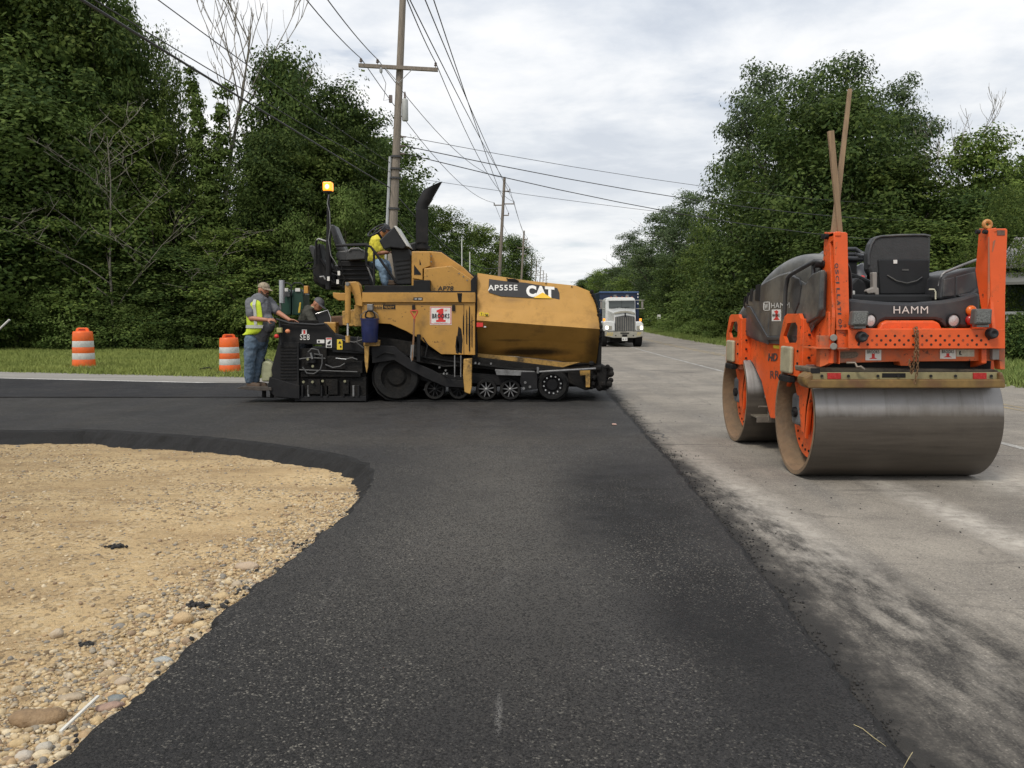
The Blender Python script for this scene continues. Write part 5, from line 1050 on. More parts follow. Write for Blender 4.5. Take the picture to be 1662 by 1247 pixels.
# ---- screed
sc = S('screed_frame', [(449, 570), (593, 566), (593, 648), (488, 648), (440, 632), (446, 600)], 15.15, 2.3, TARRY, bev=.01)
S('screed_plate', rect(478, 643, 594, 651.5), 15.02, 2.5, BLK, bev=.006)
S('screed_side_board', [(453, 527), (528, 526), (545, 545), (600, 560), (600, 574), (540, 566), (520, 560), (452, 556)], 15.02, .16, BLK, bev=.01)
eg = S('end_gate', [(452, 556), (485, 556), (485, 640), (447, 636), (440, 600)], 15.0, .08, BLK, bev=.006)
for i in range(11): S('gate_rib', rect(455, 563 + i * 5.2, 481, 564.6 + i * 5.2), 14.985, .02, TARRY, eg, bev=0)
S('gate_foot', [(437, 612), (486, 626), (486, 648), (446, 644), (434, 632)], 14.98, .2, BLK, bev=.01)
for (x0, y0, x1, y1, Y) in ((486, 566, 530, 600, 15.06), (497, 574, 512, 590, 14.98), (530, 578, 575, 600, 15.08), (560, 586, 588, 606, 15.0), (488, 604, 585, 612, 15.0), (486, 612, 594, 643, 15.06), (500, 616, 520, 640, 14.99), (528, 616, 548, 641, 15.0), (556, 618, 566, 640, 14.98), (568, 626, 584, 643, 15.02)): S('screed_box', rect(x0, y0, x1, y1), Y, .2, BLK if (x0 % 2) else TARRY, sc, bev=.008)
for px_, Y in (([(491, 596), (498, 606), (510, 607), (520, 600), (523, 590), (523, 576), (510, 575)], 14.95), ([(528, 592), (540, 597), (552, 595), (560, 590)], 14.95), ([(545, 582), (556, 584), (572, 581), (580, 584)], 14.94), ([(486, 600.5), (580, 604)], 14.96), ([(486, 583), (502, 581), (528, 582)], 14.97), ([(582, 546), (579, 556), (590, 565)], 14.9), ([(555, 552), (575, 556), (588, 552)], 14.9), ([(500, 572), (506, 566), (516, 568), (520, 578)], 14.95)): pipe('hydraulic_hose', px_, Y, .014, mat('hose_grey', (.07, .07, .07), .5), sc)
pipe('bright_rod', [(545, 581.5), (562, 583.5)], 14.93, .010, SILV, sc); pipe('adjust_bolt', [(504, 573), (507, 583)], 14.93, .02, GREY, sc)
bolts('bolt', [(508, 594.5), (493, 620), (507.6, 620), (524, 618.5), (560, 619), (500, 583)], 14.97, .024, mat('dull_brass', (.28, .27, .17), .5, .3), sc, .03)
for x in (489, 499, 520, 530, 556, 572, 580): S('screed_rib', rect(x, 626, x + 3, 644), 15.0, .08, GREY if x in (499, 572) else BLK, sc, bev=.004)
stick('company_sticker', 490, 535, 498, 543, 15.015, WHT, sc); word('1', 492.3, 536, 495.5, 542, 15.008, RED, sc, bold=.05)
word('SE8', 487, 542.5, 502.5, 552, 15.012, WHT, sc, bold=.004, space=1.15)
stick('white_label', 514.5, 551.5, 526.5, 557.2, 15.015, WHT, sc); S('pictogram', rect(516, 553, 519, 556), 15.008, .003, BLKI, sc, bev=0)
q = stick('warning_label', 529, 548.5, 538.5, 564.5, 15.01, WHT, sc); S('label_band', rect(529.6, 549.2, 537.9, 551), 15.003, .003, RED, q, bev=0); S('pictogram', [(531, 557), (534, 554), (537, 552.5), (536, 558), (533, 559)], 15.003, .003, BLKI, q, bev=0); S('label_text', rect(530.3, 560.5, 537.3, 563.6), 15.003, .003, BLKI, q, bev=0)
q = stick('warning_label', 547, 551, 556, 567.5, 15.01, YELI, sc); S('pictogram', [(549, 558), (551.5, 553.2), (554, 558)], 15.003, .003, BLKI, q, bev=0); S('pictogram', [(551.5, 562), (553.5, 560.5), (554.5, 564), (552, 565)], 15.003, .003, BLKI, q, bev=0)
S('screed_panel', [(537, 540), (560, 546), (590, 548), (600, 560), (598, 575), (540, 572)], 15.06, .2, BLK2, sc, bev=.01)
pipe('control_rail', [(448, 518), (470, 525), (512, 527.5), (528, 526)], 14.95, .022, BLK2, sc); pipe('control_rail', [(454, 522), (456, 560)], 14.95, .02, BLK2, sc)
q = P(454, 543, 14.9); MB().box(q.x - .045, q.x + .045, q.y - .04, q.y + .04, q.z + .03, q.z + .12).build('sensor_head', mat('sensor_ochre', (.35, .33, .14), .5), sc, bev=.01)
for a, c_ in ((449, 546), (467, 538)): MB().ball(P(a, c_, 14.9), (.045, .04, .04)).build('red_knob' if a < 460 else 'orange_knob', RED if a < 460 else mat('knob_orange', (.6, .22, .1), .5), sc, smooth=True)
S('step_board', [(383, 631), (392, 627.5), (440, 629), (441, 634), (420, 634.5)], 14.95, .75, mat('tarred_wood', (.06, .05, .042), .8, var=.4, vs=12), sc, bev=.006)
for x in (425, 438): S('step_bracket', rect(x, 633, x + 6, 646), 15.2, .05, TARRY, sc)
# tablet screen on an arm in front of the man in the grey cap
S('screed_display', [(512, 509), (532, 503), (537, 516), (536, 529), (518, 527)], 15.55, .07, BLK2, sc, bev=.01); pipe('display_frame', [(512, 510), (532, 503.5), (537, 517), (537, 528)], 15.52, .009, SILV, sc); S('display_arm', [(520, 526), (530, 526), (532, 540), (518, 540)], 15.55, .06, TARRY, sc)
# power packs behind
GRN = mat('dark_green_paint', (.012, .05, .035), .4, var=.15, vs=4)
for x0, x1, lab in ((455, 472, 'left'), (473.5, 492.5, 'right')):
    g_ = S('generator_box', [(x0, 478), (x0 + 3, 470), (x1 - 3, 470), (x1, 478), (x1, 512), (x0, 512)], 16.3, .5, GRN, bev=.02)
    S('white_tag', rect((x0 + x1) / 2 - 4, 468, (x0 + x1) / 2 + 4, 473.5), 16.27, .02, WHT, g_, bev=.003)
    pipe('carry_loop', [(x0 - 1, 480), (x0 - .5, 464), (x0 + 4, 459.5), (x1 - 5, 459.5), (x1 + 1, 464), (x1 + 1, 480)], 16.25, .014, BLK2, g_)
S('connector', [(461, 474), (470, 474), (470, 482), (461, 482)], 16.22, .04, GREY, bev=.01)
S('orange_lamp', rect(493, 464, 500, 476.5), 16.2, .15, mat('lamp_ochre', (.55, .27, .05), .5), bev=.012); S('yellow_strip', [(486, 491), (488.6, 491), (486.8, 508), (483.5, 508)], 16.2, .03, mat('strip_yellow', (.6, .42, .05), .5))
pipe('tank_tube', [(457.5, 455), (457.8, 492)], 16.1, .052, mat('aluminium_tube', (.42, .43, .46), .4, .4), n=14); pipe('tube_foot', [(455, 492), (455.5, 503)], 16.1, .02, GREY)
S('screed_walkway', rect(452, 520, 600, 530), 15.9, .9, TARRY, bev=.01)
S('screed_tail', rect(446, 585, 452, 640), 15.3, 2.1, TARRY, bev=.01)
# ------------------------------------------------ things hung on the paver
bk = thing('bucket', P(600.5, 556, 14.92), 'dark blue plastic bucket hanging on the side of the paver', 'bucket')
c = P(600.5, 556, 14.92); h_ = P(600.5, 517, 14.92).z - c.z
MB().lathe(c, (0, 0, 1), [(0, 0), (0, .13), (.02, .138), (h_ * .93, .158), (h_ * .93, .166), (h_, .168), (h_, .155), (.03, .125), (.03, 0)], 28).build('bucket_body', mat('blue_plastic', (.012, .02, .085), .4, var=.25, vs=8, dirt=(.03, .03, .04), da=.6), bk, smooth=True, ang=40)
MB().tube([c + Vector((-.165, 0, h_ - .02)), c + Vector((-.15, -.02, h_ + .06)), c + Vector((-.07, -.02, h_ + .13)), c + Vector((.07, -.02, h_ + .13)), c + Vector((.15, -.02, h_ + .06)), c + Vector((.165, 0, h_ - .02))], .007, 6).build('handle', GREY, bk, smooth=True)
MB().tube([P(593, 515, 14.9), P(594, 508, 14.9), P(597, 505, 14.9), P(604, 505, 14.9), P(607, 508, 14.9), P(609, 515, 14.9), P(600, 517, 14.9), P(593, 515, 14.9)], .016, 7).build('hook', BLK, bk, smooth=True)
MB().box(P(596, 500, 14.95).x, P(605, 500, 14.95).x, 14.93, 15.1, P(600, 504, 14.95).z, P(600, 494, 14.95).z).build('hanger', GREY, bk, bev=.008)
sh = thing('shovel', P(670, 588, 14.93), 'shovel with a red handle grip hanging upright on the yellow side panel', 'shovel')
WOOD = mat('shovel_wood', (.22, .12, .06), .6, var=.3, vs=20, stretch=(1, 1, .2))
MB().tube([P(672, 518, 14.95), P(671.5, 545, 14.94), P(669, 585, 14.93)], .017, 8).build('shaft', WOOD, sh, smooth=True)
MB().tube([P(672.5, 525, 14.95), P(672, 515, 14.95), P(667, 507, 14.95), P(666.5, 504.5, 14.95), P(678, 504.5, 14.95), P(677.5, 507, 14.95), P(673, 516, 14.95), P(672.5, 525, 14.95)], .012, 8).build('grip', mat('red_grip', (.55, .06, .04), .4), sh, smooth=True)
MB().prism([P(667, 560, 14.92), P(672, 560, 14.92), P(671, 580, 14.92), P(668, 588, 14.92), P(665.5, 580, 14.92)], (0, .012, 0)).build('blade', GREY, sh, bev=.003)
jc = thing('jerry_can', P(433, 621, 15.3), 'yellowish translucent plastic jug standing at the feet of the worker in the yellow vest', 'jerry can')
JC = mat('cloudy_plastic', (.38, .39, .24), .45, var=.2, vs=6, dirt=(.16, .15, .10), da=.6, ds=5)
S('can_body', [(425, 588), (431, 585.5), (440, 588), (444, 593), (443, 606), (440, 620), (424, 620), (423, 604)], 15.2, .22, JC, jc, bev=.035)
MB().cyl(P(428, 587, 15.3), P(428, 582.5, 15.3), .03, 12).build('cap', BLK2, jc, smooth=True); MB().tube([P(431, 587, 15.3), P(433, 583.5, 15.3), P(439, 584.5, 15.3), P(440, 589, 15.3)], .014, 6).build('handle', JC, jc, smooth=True)
# ================================================================== ROLLER
OR = mat('machine_orange', (.72, .102, .018), .42, var=.10, vs=3, dirt=(.30, .085, .03), da=.7, ds=3.2, dlo=.50, rvar=.12, leak=(.16, .07, .035, .66), chips=(.09, .035, .02, .88))
OR_D = mat('machine_orange_dusty', (.62, .12, .03), .55, var=.12, vs=3, dirt=(.20, .13, .09), da=.75, ds=2.6, dlo=.44, chips=(.09, .04, .025, .86))
CH = mat('charcoal_plastic', (.042, .045, .050), .40, var=.12, vs=3, dirt=(.15, .145, .13), da=.7, ds=1.7, dlo=.44, rvar=.08)
CH2 = mat('charcoal_clean', (.034, .036, .041), .42, var=.12, vs=3, dirt=(.08, .078, .074), da=.5, ds=2, dlo=.5)
DRUMI = mat('drum_inside', (.20, .135, .08), .8, var=.25, vs=3, dirt=(.11, .08, .055), da=.8, ds=2.2, dlo=.46, bump=.3, bs=25)
RIMM = mat('rim_edge', (.22, .19, .16), .5, .5, var=.3, vs=8); RUST = mat('rusty_yellow', (.17, .105, .032), .6, var=.35, vs=6, dirt=(.12, .055, .025), da=.9, ds=3.2, dlo=.47); PALEY = mat('pale_yellow_bar', (.25, .22, .115), .6, var=.2, vs=9, dirt=(.2, .15, .08), da=.7, ds=5)
BEI = mat('beige_cover', (.36, .33, .22), .5, var=.15, vs=7, dirt=(.22, .19, .13), da=.6, ds=4); ODD = mat('warm_grey', (.26, .24, .22), .6); LENS = mat('lamp_lens', (.45, .46, .46), .15, var=.3, vs=60, spec=.8)
# drum steel: brushed and dusty, lighter band of scraper wiping and painted sky sheen
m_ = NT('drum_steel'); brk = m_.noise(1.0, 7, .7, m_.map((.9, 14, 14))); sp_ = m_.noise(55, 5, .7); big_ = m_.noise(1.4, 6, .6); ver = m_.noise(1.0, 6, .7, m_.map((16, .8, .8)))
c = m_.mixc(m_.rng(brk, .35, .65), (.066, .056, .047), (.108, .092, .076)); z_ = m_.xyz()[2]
wip_sheen = m_.math('MULTIPLY', m_.rng(m_.math('ADD', z_, m_.math('MULTIPLY', m_.noise(9, 4, .6, m_.map((1, .2, .2))), .09)), .70, .80), m_.rng(ver, .3, .5, .6, 1)); c = m_.mixc(m_.math('MULTIPLY', wip_sheen, .9), c, (.31, .30, .295))
c = m_.mixc(m_.rng(big_, .5, .7, 0, .5), c, (.115, .098, .078)); c = m_.mixc(m_.rng(sp_, .6, .72, 0, .5), c, (.15, .13, .11)); c = m_.mixc(m_.math('MULTIPLY', m_.rng(ver, .66, .72, 0, .7), m_.rng(z_, .75, .95)), c, (.06, .05, .045))
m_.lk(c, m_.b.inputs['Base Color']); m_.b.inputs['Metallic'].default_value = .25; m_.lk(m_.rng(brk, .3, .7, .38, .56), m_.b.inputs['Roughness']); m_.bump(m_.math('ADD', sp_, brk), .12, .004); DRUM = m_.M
XL, XR, YD, YF, RD = 2.84, 4.61, 8.3, 10.55, .60
rl = thing('road_roller', (3.72, 9.4, Z_OLD), 'orange and dark grey tandem drum roller parked on the old road facing away', 'road roller'); RL = rl
ZC = Z_OLD + RD
def PB(name, *a, **k): return MB().box(*a).build(name, k.pop('mt'), k.pop('parent', RL), **k)
def face(name, px, Y, dep, mt, parent=None, bev=.008, **k): return S(name, px, Y, dep, mt, parent or RL, bev=bev, **k)
def side(name, px, X, th, mt, parent=None, bev=.008, **k):
    """outline seen on a plane of constant X, thickened to the right"""
    return MB().prism([PX(a, b_, X) for a, b_ in px], (th, 0, 0)).build(name, mt, parent or RL, bev=bev, **k)
for Y in (YD, YF):
    c = Vector((XL, Y, ZC)); W_D = XR - XL
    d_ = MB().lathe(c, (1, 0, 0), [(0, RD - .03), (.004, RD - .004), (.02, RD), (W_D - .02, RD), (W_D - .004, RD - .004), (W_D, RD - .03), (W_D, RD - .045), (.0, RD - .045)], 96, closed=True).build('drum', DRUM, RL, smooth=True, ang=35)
    MB().lathe(c, (1, 0, 0), [(.002, RD - .046), (.30, RD - .046), (W_D - .3, RD - .046), (W_D - .002, RD - .046)], 72).build('drum_inside', DRUMI, d_, smooth=True) if False else None
    b = MB(); ring = lambda h, r: [c + Vector((h, math.cos(2 * math.pi * k / 72) * r, math.sin(2 * math.pi * k / 72) * r)) for k in range(72)]
    b.loft([ring(-.001, RD - .010), ring(-.001, RD - .048), ring(.33, RD - .05), ring(.33, .18), ring(.30, .16), ring(.30, .001)], True, False); b.build('drum_inside', DRUMI, d_, smooth=True, ang=40)
    b = MB(); rg_ = lambda h, r: [c + Vector((W_D - h, math.cos(2 * math.pi * k / 72) * r, math.sin(2 * math.pi * k / 72) * r)) for k in range(72)]
    b.loft([rg_(-.001, RD - .010), rg_(-.001, RD - .048), rg_(.33, RD - .05), rg_(.33, .001)], True, False); b.build('drum_inside', DRUMI, d_, smooth=True, ang=40)
    MB().lathe(c + Vector((.18, 0, 0)), (-1, 0, 0), [(0, .0), (0, .43), (.03, .43), (.03, .40), (.05, .0)], 40).build('hub_plate', OR, d_, smooth=True, ang=30)
    b = MB()
    for k in range(22): a = 2 * math.pi * k / 22; q = c + Vector((.15, math.cos(a) * .36 * (1 if k % 2 else .9), math.sin(a) * .36)); b.cyl(q, q + Vector((-.012, 0, 0)), .014, 6)
    b.build('hub_bolts', BLK, d_)
    # yoke arm reaching down inside the rim, with the motor
    ya = MB().prism([Vector((XL + .07, Y + a, ZC + b_)) for a, b_ in ((-.30, .42), (.26, .46), (.24, .34), (.10, .14), (.02, -.05), (.0, -.16), (-.14, -.18), (-.18, .08), (-.28, .30))], (.05, 0, 0)).build('yoke_arm', OR, RL, bev=.012)
    MB().prism([Vector((XL + .07, Y - a, ZC + b_)) for a, b_ in ((.31, .44), (.25, .44), (.13, .08), (.11, -.2), (.15, -.22), (.18, .06))], (.03, 0, 0)).build('arm_flange', OR, ya, bev=.006)
    MB().box(XL + .06, XL + .15, Y + .04, Y + .27, ZC - .12, ZC + .21).build('motor_housing', mat('motor_grey', (.11, .115, .12), .5, var=.2, vs=6, dirt=(.1, .08, .06), da=.5, ds=5), ya, bev=.05, seg=3)
    MB().lathe((XL + .06, Y + .12, ZC + .02), (-1, 0, 0), [(0, .0), (0, .055), (.03, .05), (.035, .02), (.02, 0)], 16).build('motor_cap', BLK, ya, smooth=True)
    # side plate with hand hole, lamp cover under it
for Y0, s_ in ((8.03, 1), (10.18, 1)):
    X0 = XL - .05; y0, y1 = Y0, Y0 + .62; zt, zb = 1.585, .97
    outl = [(y0 + .0, zb), (y1, zb + .02), (y1, 1.33), (y1 - .13, zt - .03), (y1 - .22, zt), (y0 + .06, zt), (y0, zt - .05)]
    hole = [(y0 + .12, 1.30), (y1 - .20, 1.29), (y1 - .12, 1.36), (y1 - .24, 1.49), (y0 + .14, 1.50), (y0 + .09, 1.46), (y0 + .09, 1.33)]
    # ring between outline and hole, built from matched rows
    sv = MB(); o3 = [Vector((X0, a, b_)) for a, b_ in outl]; h3 = [Vector((X0, a, b_)) for a, b_ in hole]
    tri = geometry.tessellate_polygon([[Vector((v.y, v.z, 0)) for v in o3], [Vector((v.y, v.z, 0)) for v in h3]])
    allv = o3 + h3; n_ = len(allv); th = Vector((.035, 0, 0)); fs = []
    for t_ in tri:
        a, b_, c_ = (allv[i] for i in t_); up_ = (b_ - a).cross(c_ - a).x < 0; t1 = tuple(t_) if up_ else tuple(t_)[::-1]; fs += [t1, tuple(i + n_ for i in t1[::-1])]
    no = len(o3)
    for loop_, rev in ((range(no), False), (range(no, n_), True)):
        L_ = list(loop_)
        for k in range(len(L_)): a, b_ = L_[k], L_[(k + 1) % len(L_)]; fs.append((a, b_, b_ + n_, a + n_))
    sv.add(allv + [v + th for v in allv], fs); me_o = sv.build('yoke_side_plate', OR, RL)
    bm = bmesh.new(); bm.from_mesh(me_o.data); bmesh.ops.recalc_face_normals(bm, faces=bm.faces); bm.to_mesh(me_o.data); bm.free()
    PB('lamp_cover', X0 - .045, X0, y0 + .15, y0 + .46, .99, 1.26, mt=BEI, parent=me_o, bev=.045, seg=3)
    PB('plate_flange', X0 + .02, X0 + .14, y0 - .015, y0 + .02, zb, zt - .05, mt=OR, parent=me_o, bev=.006)
    for z_k in (1.05, 1.16, 1.27, 1.38): MB().cyl((X0 + .08, y0 - .015, z_k), (X0 + .08, y0 - .035, z_k), .012, 8).build('bolt', BLK, me_o)
    for z_k in (1.1, 1.22): MB().cyl((X0, y0 + .05, z_k), (X0 - .012, y0 + .05, z_k), .012, 8).build('bolt', BLK, me_o)
    PB('yoke_beam', X0 + .14, X0 + .55, y0 + .06, y0 + .5, 1.11, 1.40, mt=OR_D, bev=.015)
    PB('yoke_beam_band', X0 + .135, X0 + .20, y0 + .045, y0 + .51, 1.09, 1.41, mt=mat('dusty_brown', (.13, .11, .09), .8, var=.3, vs=9), bev=.01)
    PB('arm_hanger', X0 + .05, X0 + .2, y0 + .05, y0 + .5, .90, 1.1, mt=OR_D, bev=.015)
    PB('lamp_bracket', X0 - .04, X0 + .03, y0 + .18, y0 + .5, .90, .965, mt=BLK, parent=me_o, bev=.01)
    for s2 in (1,): PB('yoke_side_plate', XR + .03, XR + .075, y0, y1, zb, zt - .1, mt=OR, bev=.01); PB('arm_hanger', XR - .12, XR + .03, y0 + .05, y0 + .5, .90, 1.1, mt=OR_D, bev=.015)
# orange chassis between and over the drums
XB = 2.92
side('chassis_side', [(1196.5, 523), (1209, 507), (1233, 510), (1262, 556), (1300, 553), (1331, 506), (1345, 506), (1345, 590), (1331, 597), (1312, 590), (1300, 592), (1285, 610), (1270, 640), (1262, 680), (1250, 679), (1243, 650), (1236, 620), (1222, 590), (1206, 573), (1198, 571)], XB, .05, OR, bev=.01)
side('chassis_side', [(1196.5, 523), (1209, 507), (1233, 510), (1262, 556), (1300, 553), (1331, 506), (1345, 506), (1345, 590), (1331, 597), (1312, 590), (1300, 592), (1285, 610), (1270, 640), (1262, 680), (1250, 679), (1243, 650), (1236, 620), (1222, 590), (1206, 573), (1198, 571)], XB, .05, OR, bev=.01).location.x = XR - .28 - XB
PB('chassis_core', XB + .07, XR - .3, 8.1, 10.7, 1.22, 1.42, mt=BLK, bev=.02); PB('chassis_core', XB + .07, XR - .3, 9.0, 9.65, .42, 1.25, mt=BLK, bev=.03)
PB('front_beam', XB, XR - .2, 10.66, 10.75, 1.22, 1.5, mt=OR, bev=.02)
MB().box(XB - .004, XB, 8.95, 9.25, 1.205, 1.24).build('caution_label', YELI, RL)
def sideword(s, x0, y0, x1, y1, X, mt, tilt=0.0, **k): return letters(s, PX(x0, y1, X), PX(x1, y1 + tilt, X), PX(x0, y0, X), mt, RL, **k)
DK = mat('lettering_dark', (.05, .05, .055), .5, var=.05)
sideword('HD 110', 1246.5, 573.5, 1283, 586.5, XB - .003, DK, bold=.03, shear=.18); sideword('RR 3', 1250.5, 602, 1275, 615, XB - .003, DK, bold=.0)
# scraper rod at the front drum
PB('drum_step', XL + .05, XR - .1, 9.72, 9.98, .36, .38, mt=mat('dusty_steel', (.14, .12, .09), .7, var=.2), bev=.004); PB('step_lip', XL + .05, XR - .1, 9.715, 9.73, .31, .38, mt=RIMM, bev=.003)
MB().tube([(3.03, 9.72, .33), (3.03, 9.72, .62)], .012, 6).build('hitch_pin', RIMM, RL); MB().tube([(2.9, 9.7, .5), (3.06, 9.7, .5)], .012, 6).build('hitch_pin', RIMM, RL); PB('pin_handle', 2.98, 3.07, 9.7, 9.74, .60, .68, mt=ODD, bev=.01)
# hood: swept charcoal shell
prof = [(10.72, 1.50, 1.40), (10.66, 1.66, 1.36), (10.5, 1.78, 1.36), (10.2, 1.90, 1.32), (9.8, 2.02, 1.26), (9.3, 2.12, 1.24), (8.8, 2.175, 1.25), (8.3, 2.17, 1.27), (7.95, 2.14, 1.38), (7.86, 2.12, 1.46)]
XC, XH = (XB + XR - .23) / 2, (XR - .23 - XB) / 2
def hood_ring(Y, zt, zb, sh=1.0):
    out_ = []
    for k in range(25):
        a = math.pi * k / 24; cx_, sx_ = math.cos(a), math.sin(a)
        xx = math.copysign(abs(cx_) ** .32, cx_) * (XH + .03) * sh; hh = abs(sx_) ** .55; out_.append(Vector((XC - xx, Y, zb + (zt - zb) * hh)))
    return out_
hs = [hood_ring(*r_) for r_ in prof[:6]] + [[Vector((v.x, 9.27, v.z - .03)) for v in hood_ring(*prof[5])]]
hood = MB().loft(hs, False, False).build('engine_hood', CH, RL, smooth=True, ang=60)
XC, XH = XB + .14, .13
cw = MB().loft([hood_ring(*r_) for r_ in ((10.0, 1.86, 1.3), (9.7, 1.99, 1.26), (9.3, 2.10, 1.24), (8.8, 2.17, 1.25), (8.4, 2.17, 1.27), (8.05, 2.13, 1.36), (7.9, 2.05, 1.44))], False, False).build('side_cowl', CH, RL, smooth=True, ang=60)
cs_ = cw.modifiers.new('thick', 'SOLIDIFY'); cs_.thickness = .025; cs_.offset = -1; cs2 = cw.modifiers.new('sub', 'SUBSURF'); cs2.levels = cs2.render_levels = 2
sl = hood.modifiers.new('thick', 'SOLIDIFY'); sl.thickness = .03; sl.offset = -1
sd2 = hood.modifiers.new('sub', 'SUBSURF'); sd2.levels = sd2.render_levels = 2
XS = XB - .052
# raised frame on the hood's side following the lower edge
sf = side('hood_side_panel', [(1205, 500), (1215, 497), (1246, 548), (1300, 548), (1331, 514), (1333, 440), (1318, 444), (1307, 460), (1292, 452), (1279, 441), (1262, 446), (1241, 457), (1226, 468), (1214, 480)], XS, .06, CH, hood, bev=.02)
tr_ = MB(); e1 = [(1212, 497), (1217, 498), (1245, 546.5), (1266, 546.5), (1266, 552.5), (1243, 552.5), (1209, 504)]
side('hood_trim', e1, XS - .018, .03, CH2, hood, bev=.008)
for x, a, b_, w_ in ((1229, 463, 489, 7), (1218.5, 470, 490, 4.2), (1212.5, 476.5, 494, 2.8), (1207.6, 483, 498, 2.0)): side('hood_vent', [(x - w_ / 2 + 1, a), (x + w_ / 2 + .8, a - 1.5), (x + w_ / 2 - .6, b_), (x - w_ / 2 - .6, b_ - 1)], XS - .006, .02, BLK, hood, bev=.003)
side('door_recess', [(1284, 447), (1296, 452), (1300, 462), (1296, 492), (1289, 510), (1284, 500)], XS - .012, .02, CH2, hood, bev=.01)
side('rear_fender_panel', [(1300, 519), (1300, 508), (1306, 488), (1311, 452), (1318, 444), (1332, 438), (1329.5, 502), (1325, 515), (1303, 528)], XS - .03, .05, CH, hood, bev=.015)
LW = mat('letter_white', (.62, .61, .58), .5, var=.05)
for q in (rect(1238.8, 490, 1249, 491.2), rect(1238.8, 503.2, 1249, 504.4), rect(1238.8, 490, 1240.1, 504.4), rect(1247.7, 490, 1249, 504.4)): side('logo_frame', q, XS - .004, .003, LW, sf, bev=0)
def hword(s, *a, **k): o = sideword(s, *a, **k); o.parent = sf; return o
hword('W', 1240.8, 493, 1247, 501.8, XS - .003, LW, bold=.03); hword('HAMM', 1252.2, 491.8, 1282, 500.4, XS - .003, LW, tilt=-.5, bold=0, space=1.1)
st = side('company_sticker', rect(1252.6, 502.6, 1267, 521.4), XS - .004, .003, WHT, sf, bev=0)
side('red_numeral', [(1256, 506), (1260, 503.6), (1263.5, 506), (1262, 509), (1262, 515), (1265, 519.5), (1255, 519.5), (1258.5, 515), (1258.5, 508)], XS - .006, .002, RED, st, bev=0)
o = sideword('BROOKS', 1254, 509.5, 1265.6, 514, XS - .0065, BLKI, bold=.03); o.parent = st
# roll bars and hand rails in dark tube
def tube3(name, pts, r, mt=CH2): return MB().tube(pts, r, 10).build(name, mt, RL, smooth=True, ang=60)
tube3('hand_rail', [PX(1273, 518, 2.80), PX(1275, 470, 2.80), PX(1278.5, 451, 2.80), PX(1283, 446, 2.80), PX(1304, 434, 2.81), PX(1322, 424, 2.84), PX(1334, 425, 2.9)], .021)
tube3('hand_rail', [PX(1320, 424, 2.86), PX(1320, 445, 2.86)], .018)
tube3('hand_rail', [P(1322, 424, 8.3), P(1336, 411, 8.6), P(1375, 404.5, 9.0), P(1388, 404.5, 9.0), P(1398, 411, 9.0), P(1409, 415, 8.9)], .022); tube3('hand_rail', [P(1370, 413, 9.0), P(1388, 413, 9.0), P(1402, 416, 8.8), P(1412, 414.5, 8.5)], .022); tube3('hand_rail', [P(1372, 420, 8.9), P(1396, 421, 8.9), P(1410, 419, 8.7)], .03)
tube3('hand_rail', [P(1524, 465, 8.0), P(1529, 446, 8.0), P(1534, 442, 8.0), P(1582, 423, 8.05), P(1592, 420, 8.05)], .014, GREY)
tube3('grab_loop', [P(1508, 470, 8.0), P(1516, 470, 8.0), P(1518.5, 474, 8.0), P(1518.5, 486, 8.0)], .008, mat('cream_rod', (.6, .58, .45), .5))
face('canopy_leg', rect(1375, 418, 1392, 484), 8.9, .08, BLK2, bev=.02); face('dash_box', [(1375, 440), (1400, 448), (1425, 460), (1425, 486), (1375, 486)], 8.6, .3, BLK2, bev=.03)
face('dash_panel', [(1388, 434), (1402, 426), (1408, 450), (1398, 459), (1388, 452)], 8.95, .06, mat('dash_grey', (.33, .34, .36), .4), bev=.01); MB().ball(P(1399.5, 450.5, 8.85), (.028, .028, .022)).build('red_button', RED, RL, smooth=True)
# rear frame: posts
def post(name, bot, topp, Yf, Xi, xo, yb_t, yb_b):
    """channel post: front plate plus a tapered cheek behind it"""
    pass
yf = 7.6
pl = face('frame_post', [(1359, 569), (1380, 569), (1376, 379), (1373, 377), (1354, 377), (1353.5, 390)], yf, .03, OR)
q = [P(1354, 377, yf), P(1359, 569, yf)]; X1 = q[0].x + .09
MB().prism([Vector((X1, yf + .03, q[0].z)), Vector((X1, yf + .26, q[0].z)), Vector((X1, yf + .42, 1.62)), Vector((X1, yf + .42, 1.12)), Vector((X1 + .0, yf + .03, 1.12))], (.012, 0, 0)).build('post_web', OR, pl, bev=.003)
ck = MB().prism([PX(1338, 377, 2.93), PX(1354, 377, 2.93), PX(1354, 389, 2.93), PX(1347, 394, 2.93), PX(1351, 515, 2.93), PX(1347, 590, 2.93), PX(1331, 594, 2.93), PX(1331, 506, 2.93), PX(1336, 420, 2.93)], (.03, 0, 0)).build('post_cheek', OR, pl, bev=.004)
MB().box(2.93, P(1377, 0, yf).x, yf - .01, yf + .27, P(0, 384, yf).z, P(0, 376, yf).z).build('post_cap', OR, pl, bev=.01)
MB().prism([P(1356, 394, yf - .003), P(1360, 392, yf - .003), P(1357, 412, yf - .003), P(1355, 414, yf - .003)], (0, .002, 0)).build('slot', OR_D, pl)
for q_ in ((1340, 384), (1344, 384)): MB().cyl(PX(q_[0], q_[1], 2.93), PX(q_[0], q_[1], 2.93) + Vector((-.035, 0, 0)), .026, 10).build('bolt', BLK, pl, smooth=True)
MB().cyl(PX(1337, 429, 2.93), PX(1337, 429, 2.93) + Vector((-.09, 0, 0)), .035, 12).build('pivot_stub', BLK, pl, smooth=True)
word('OSCILLATION'[0], 1360, 429, 1364, 430, yf, DK, pl) if False else None
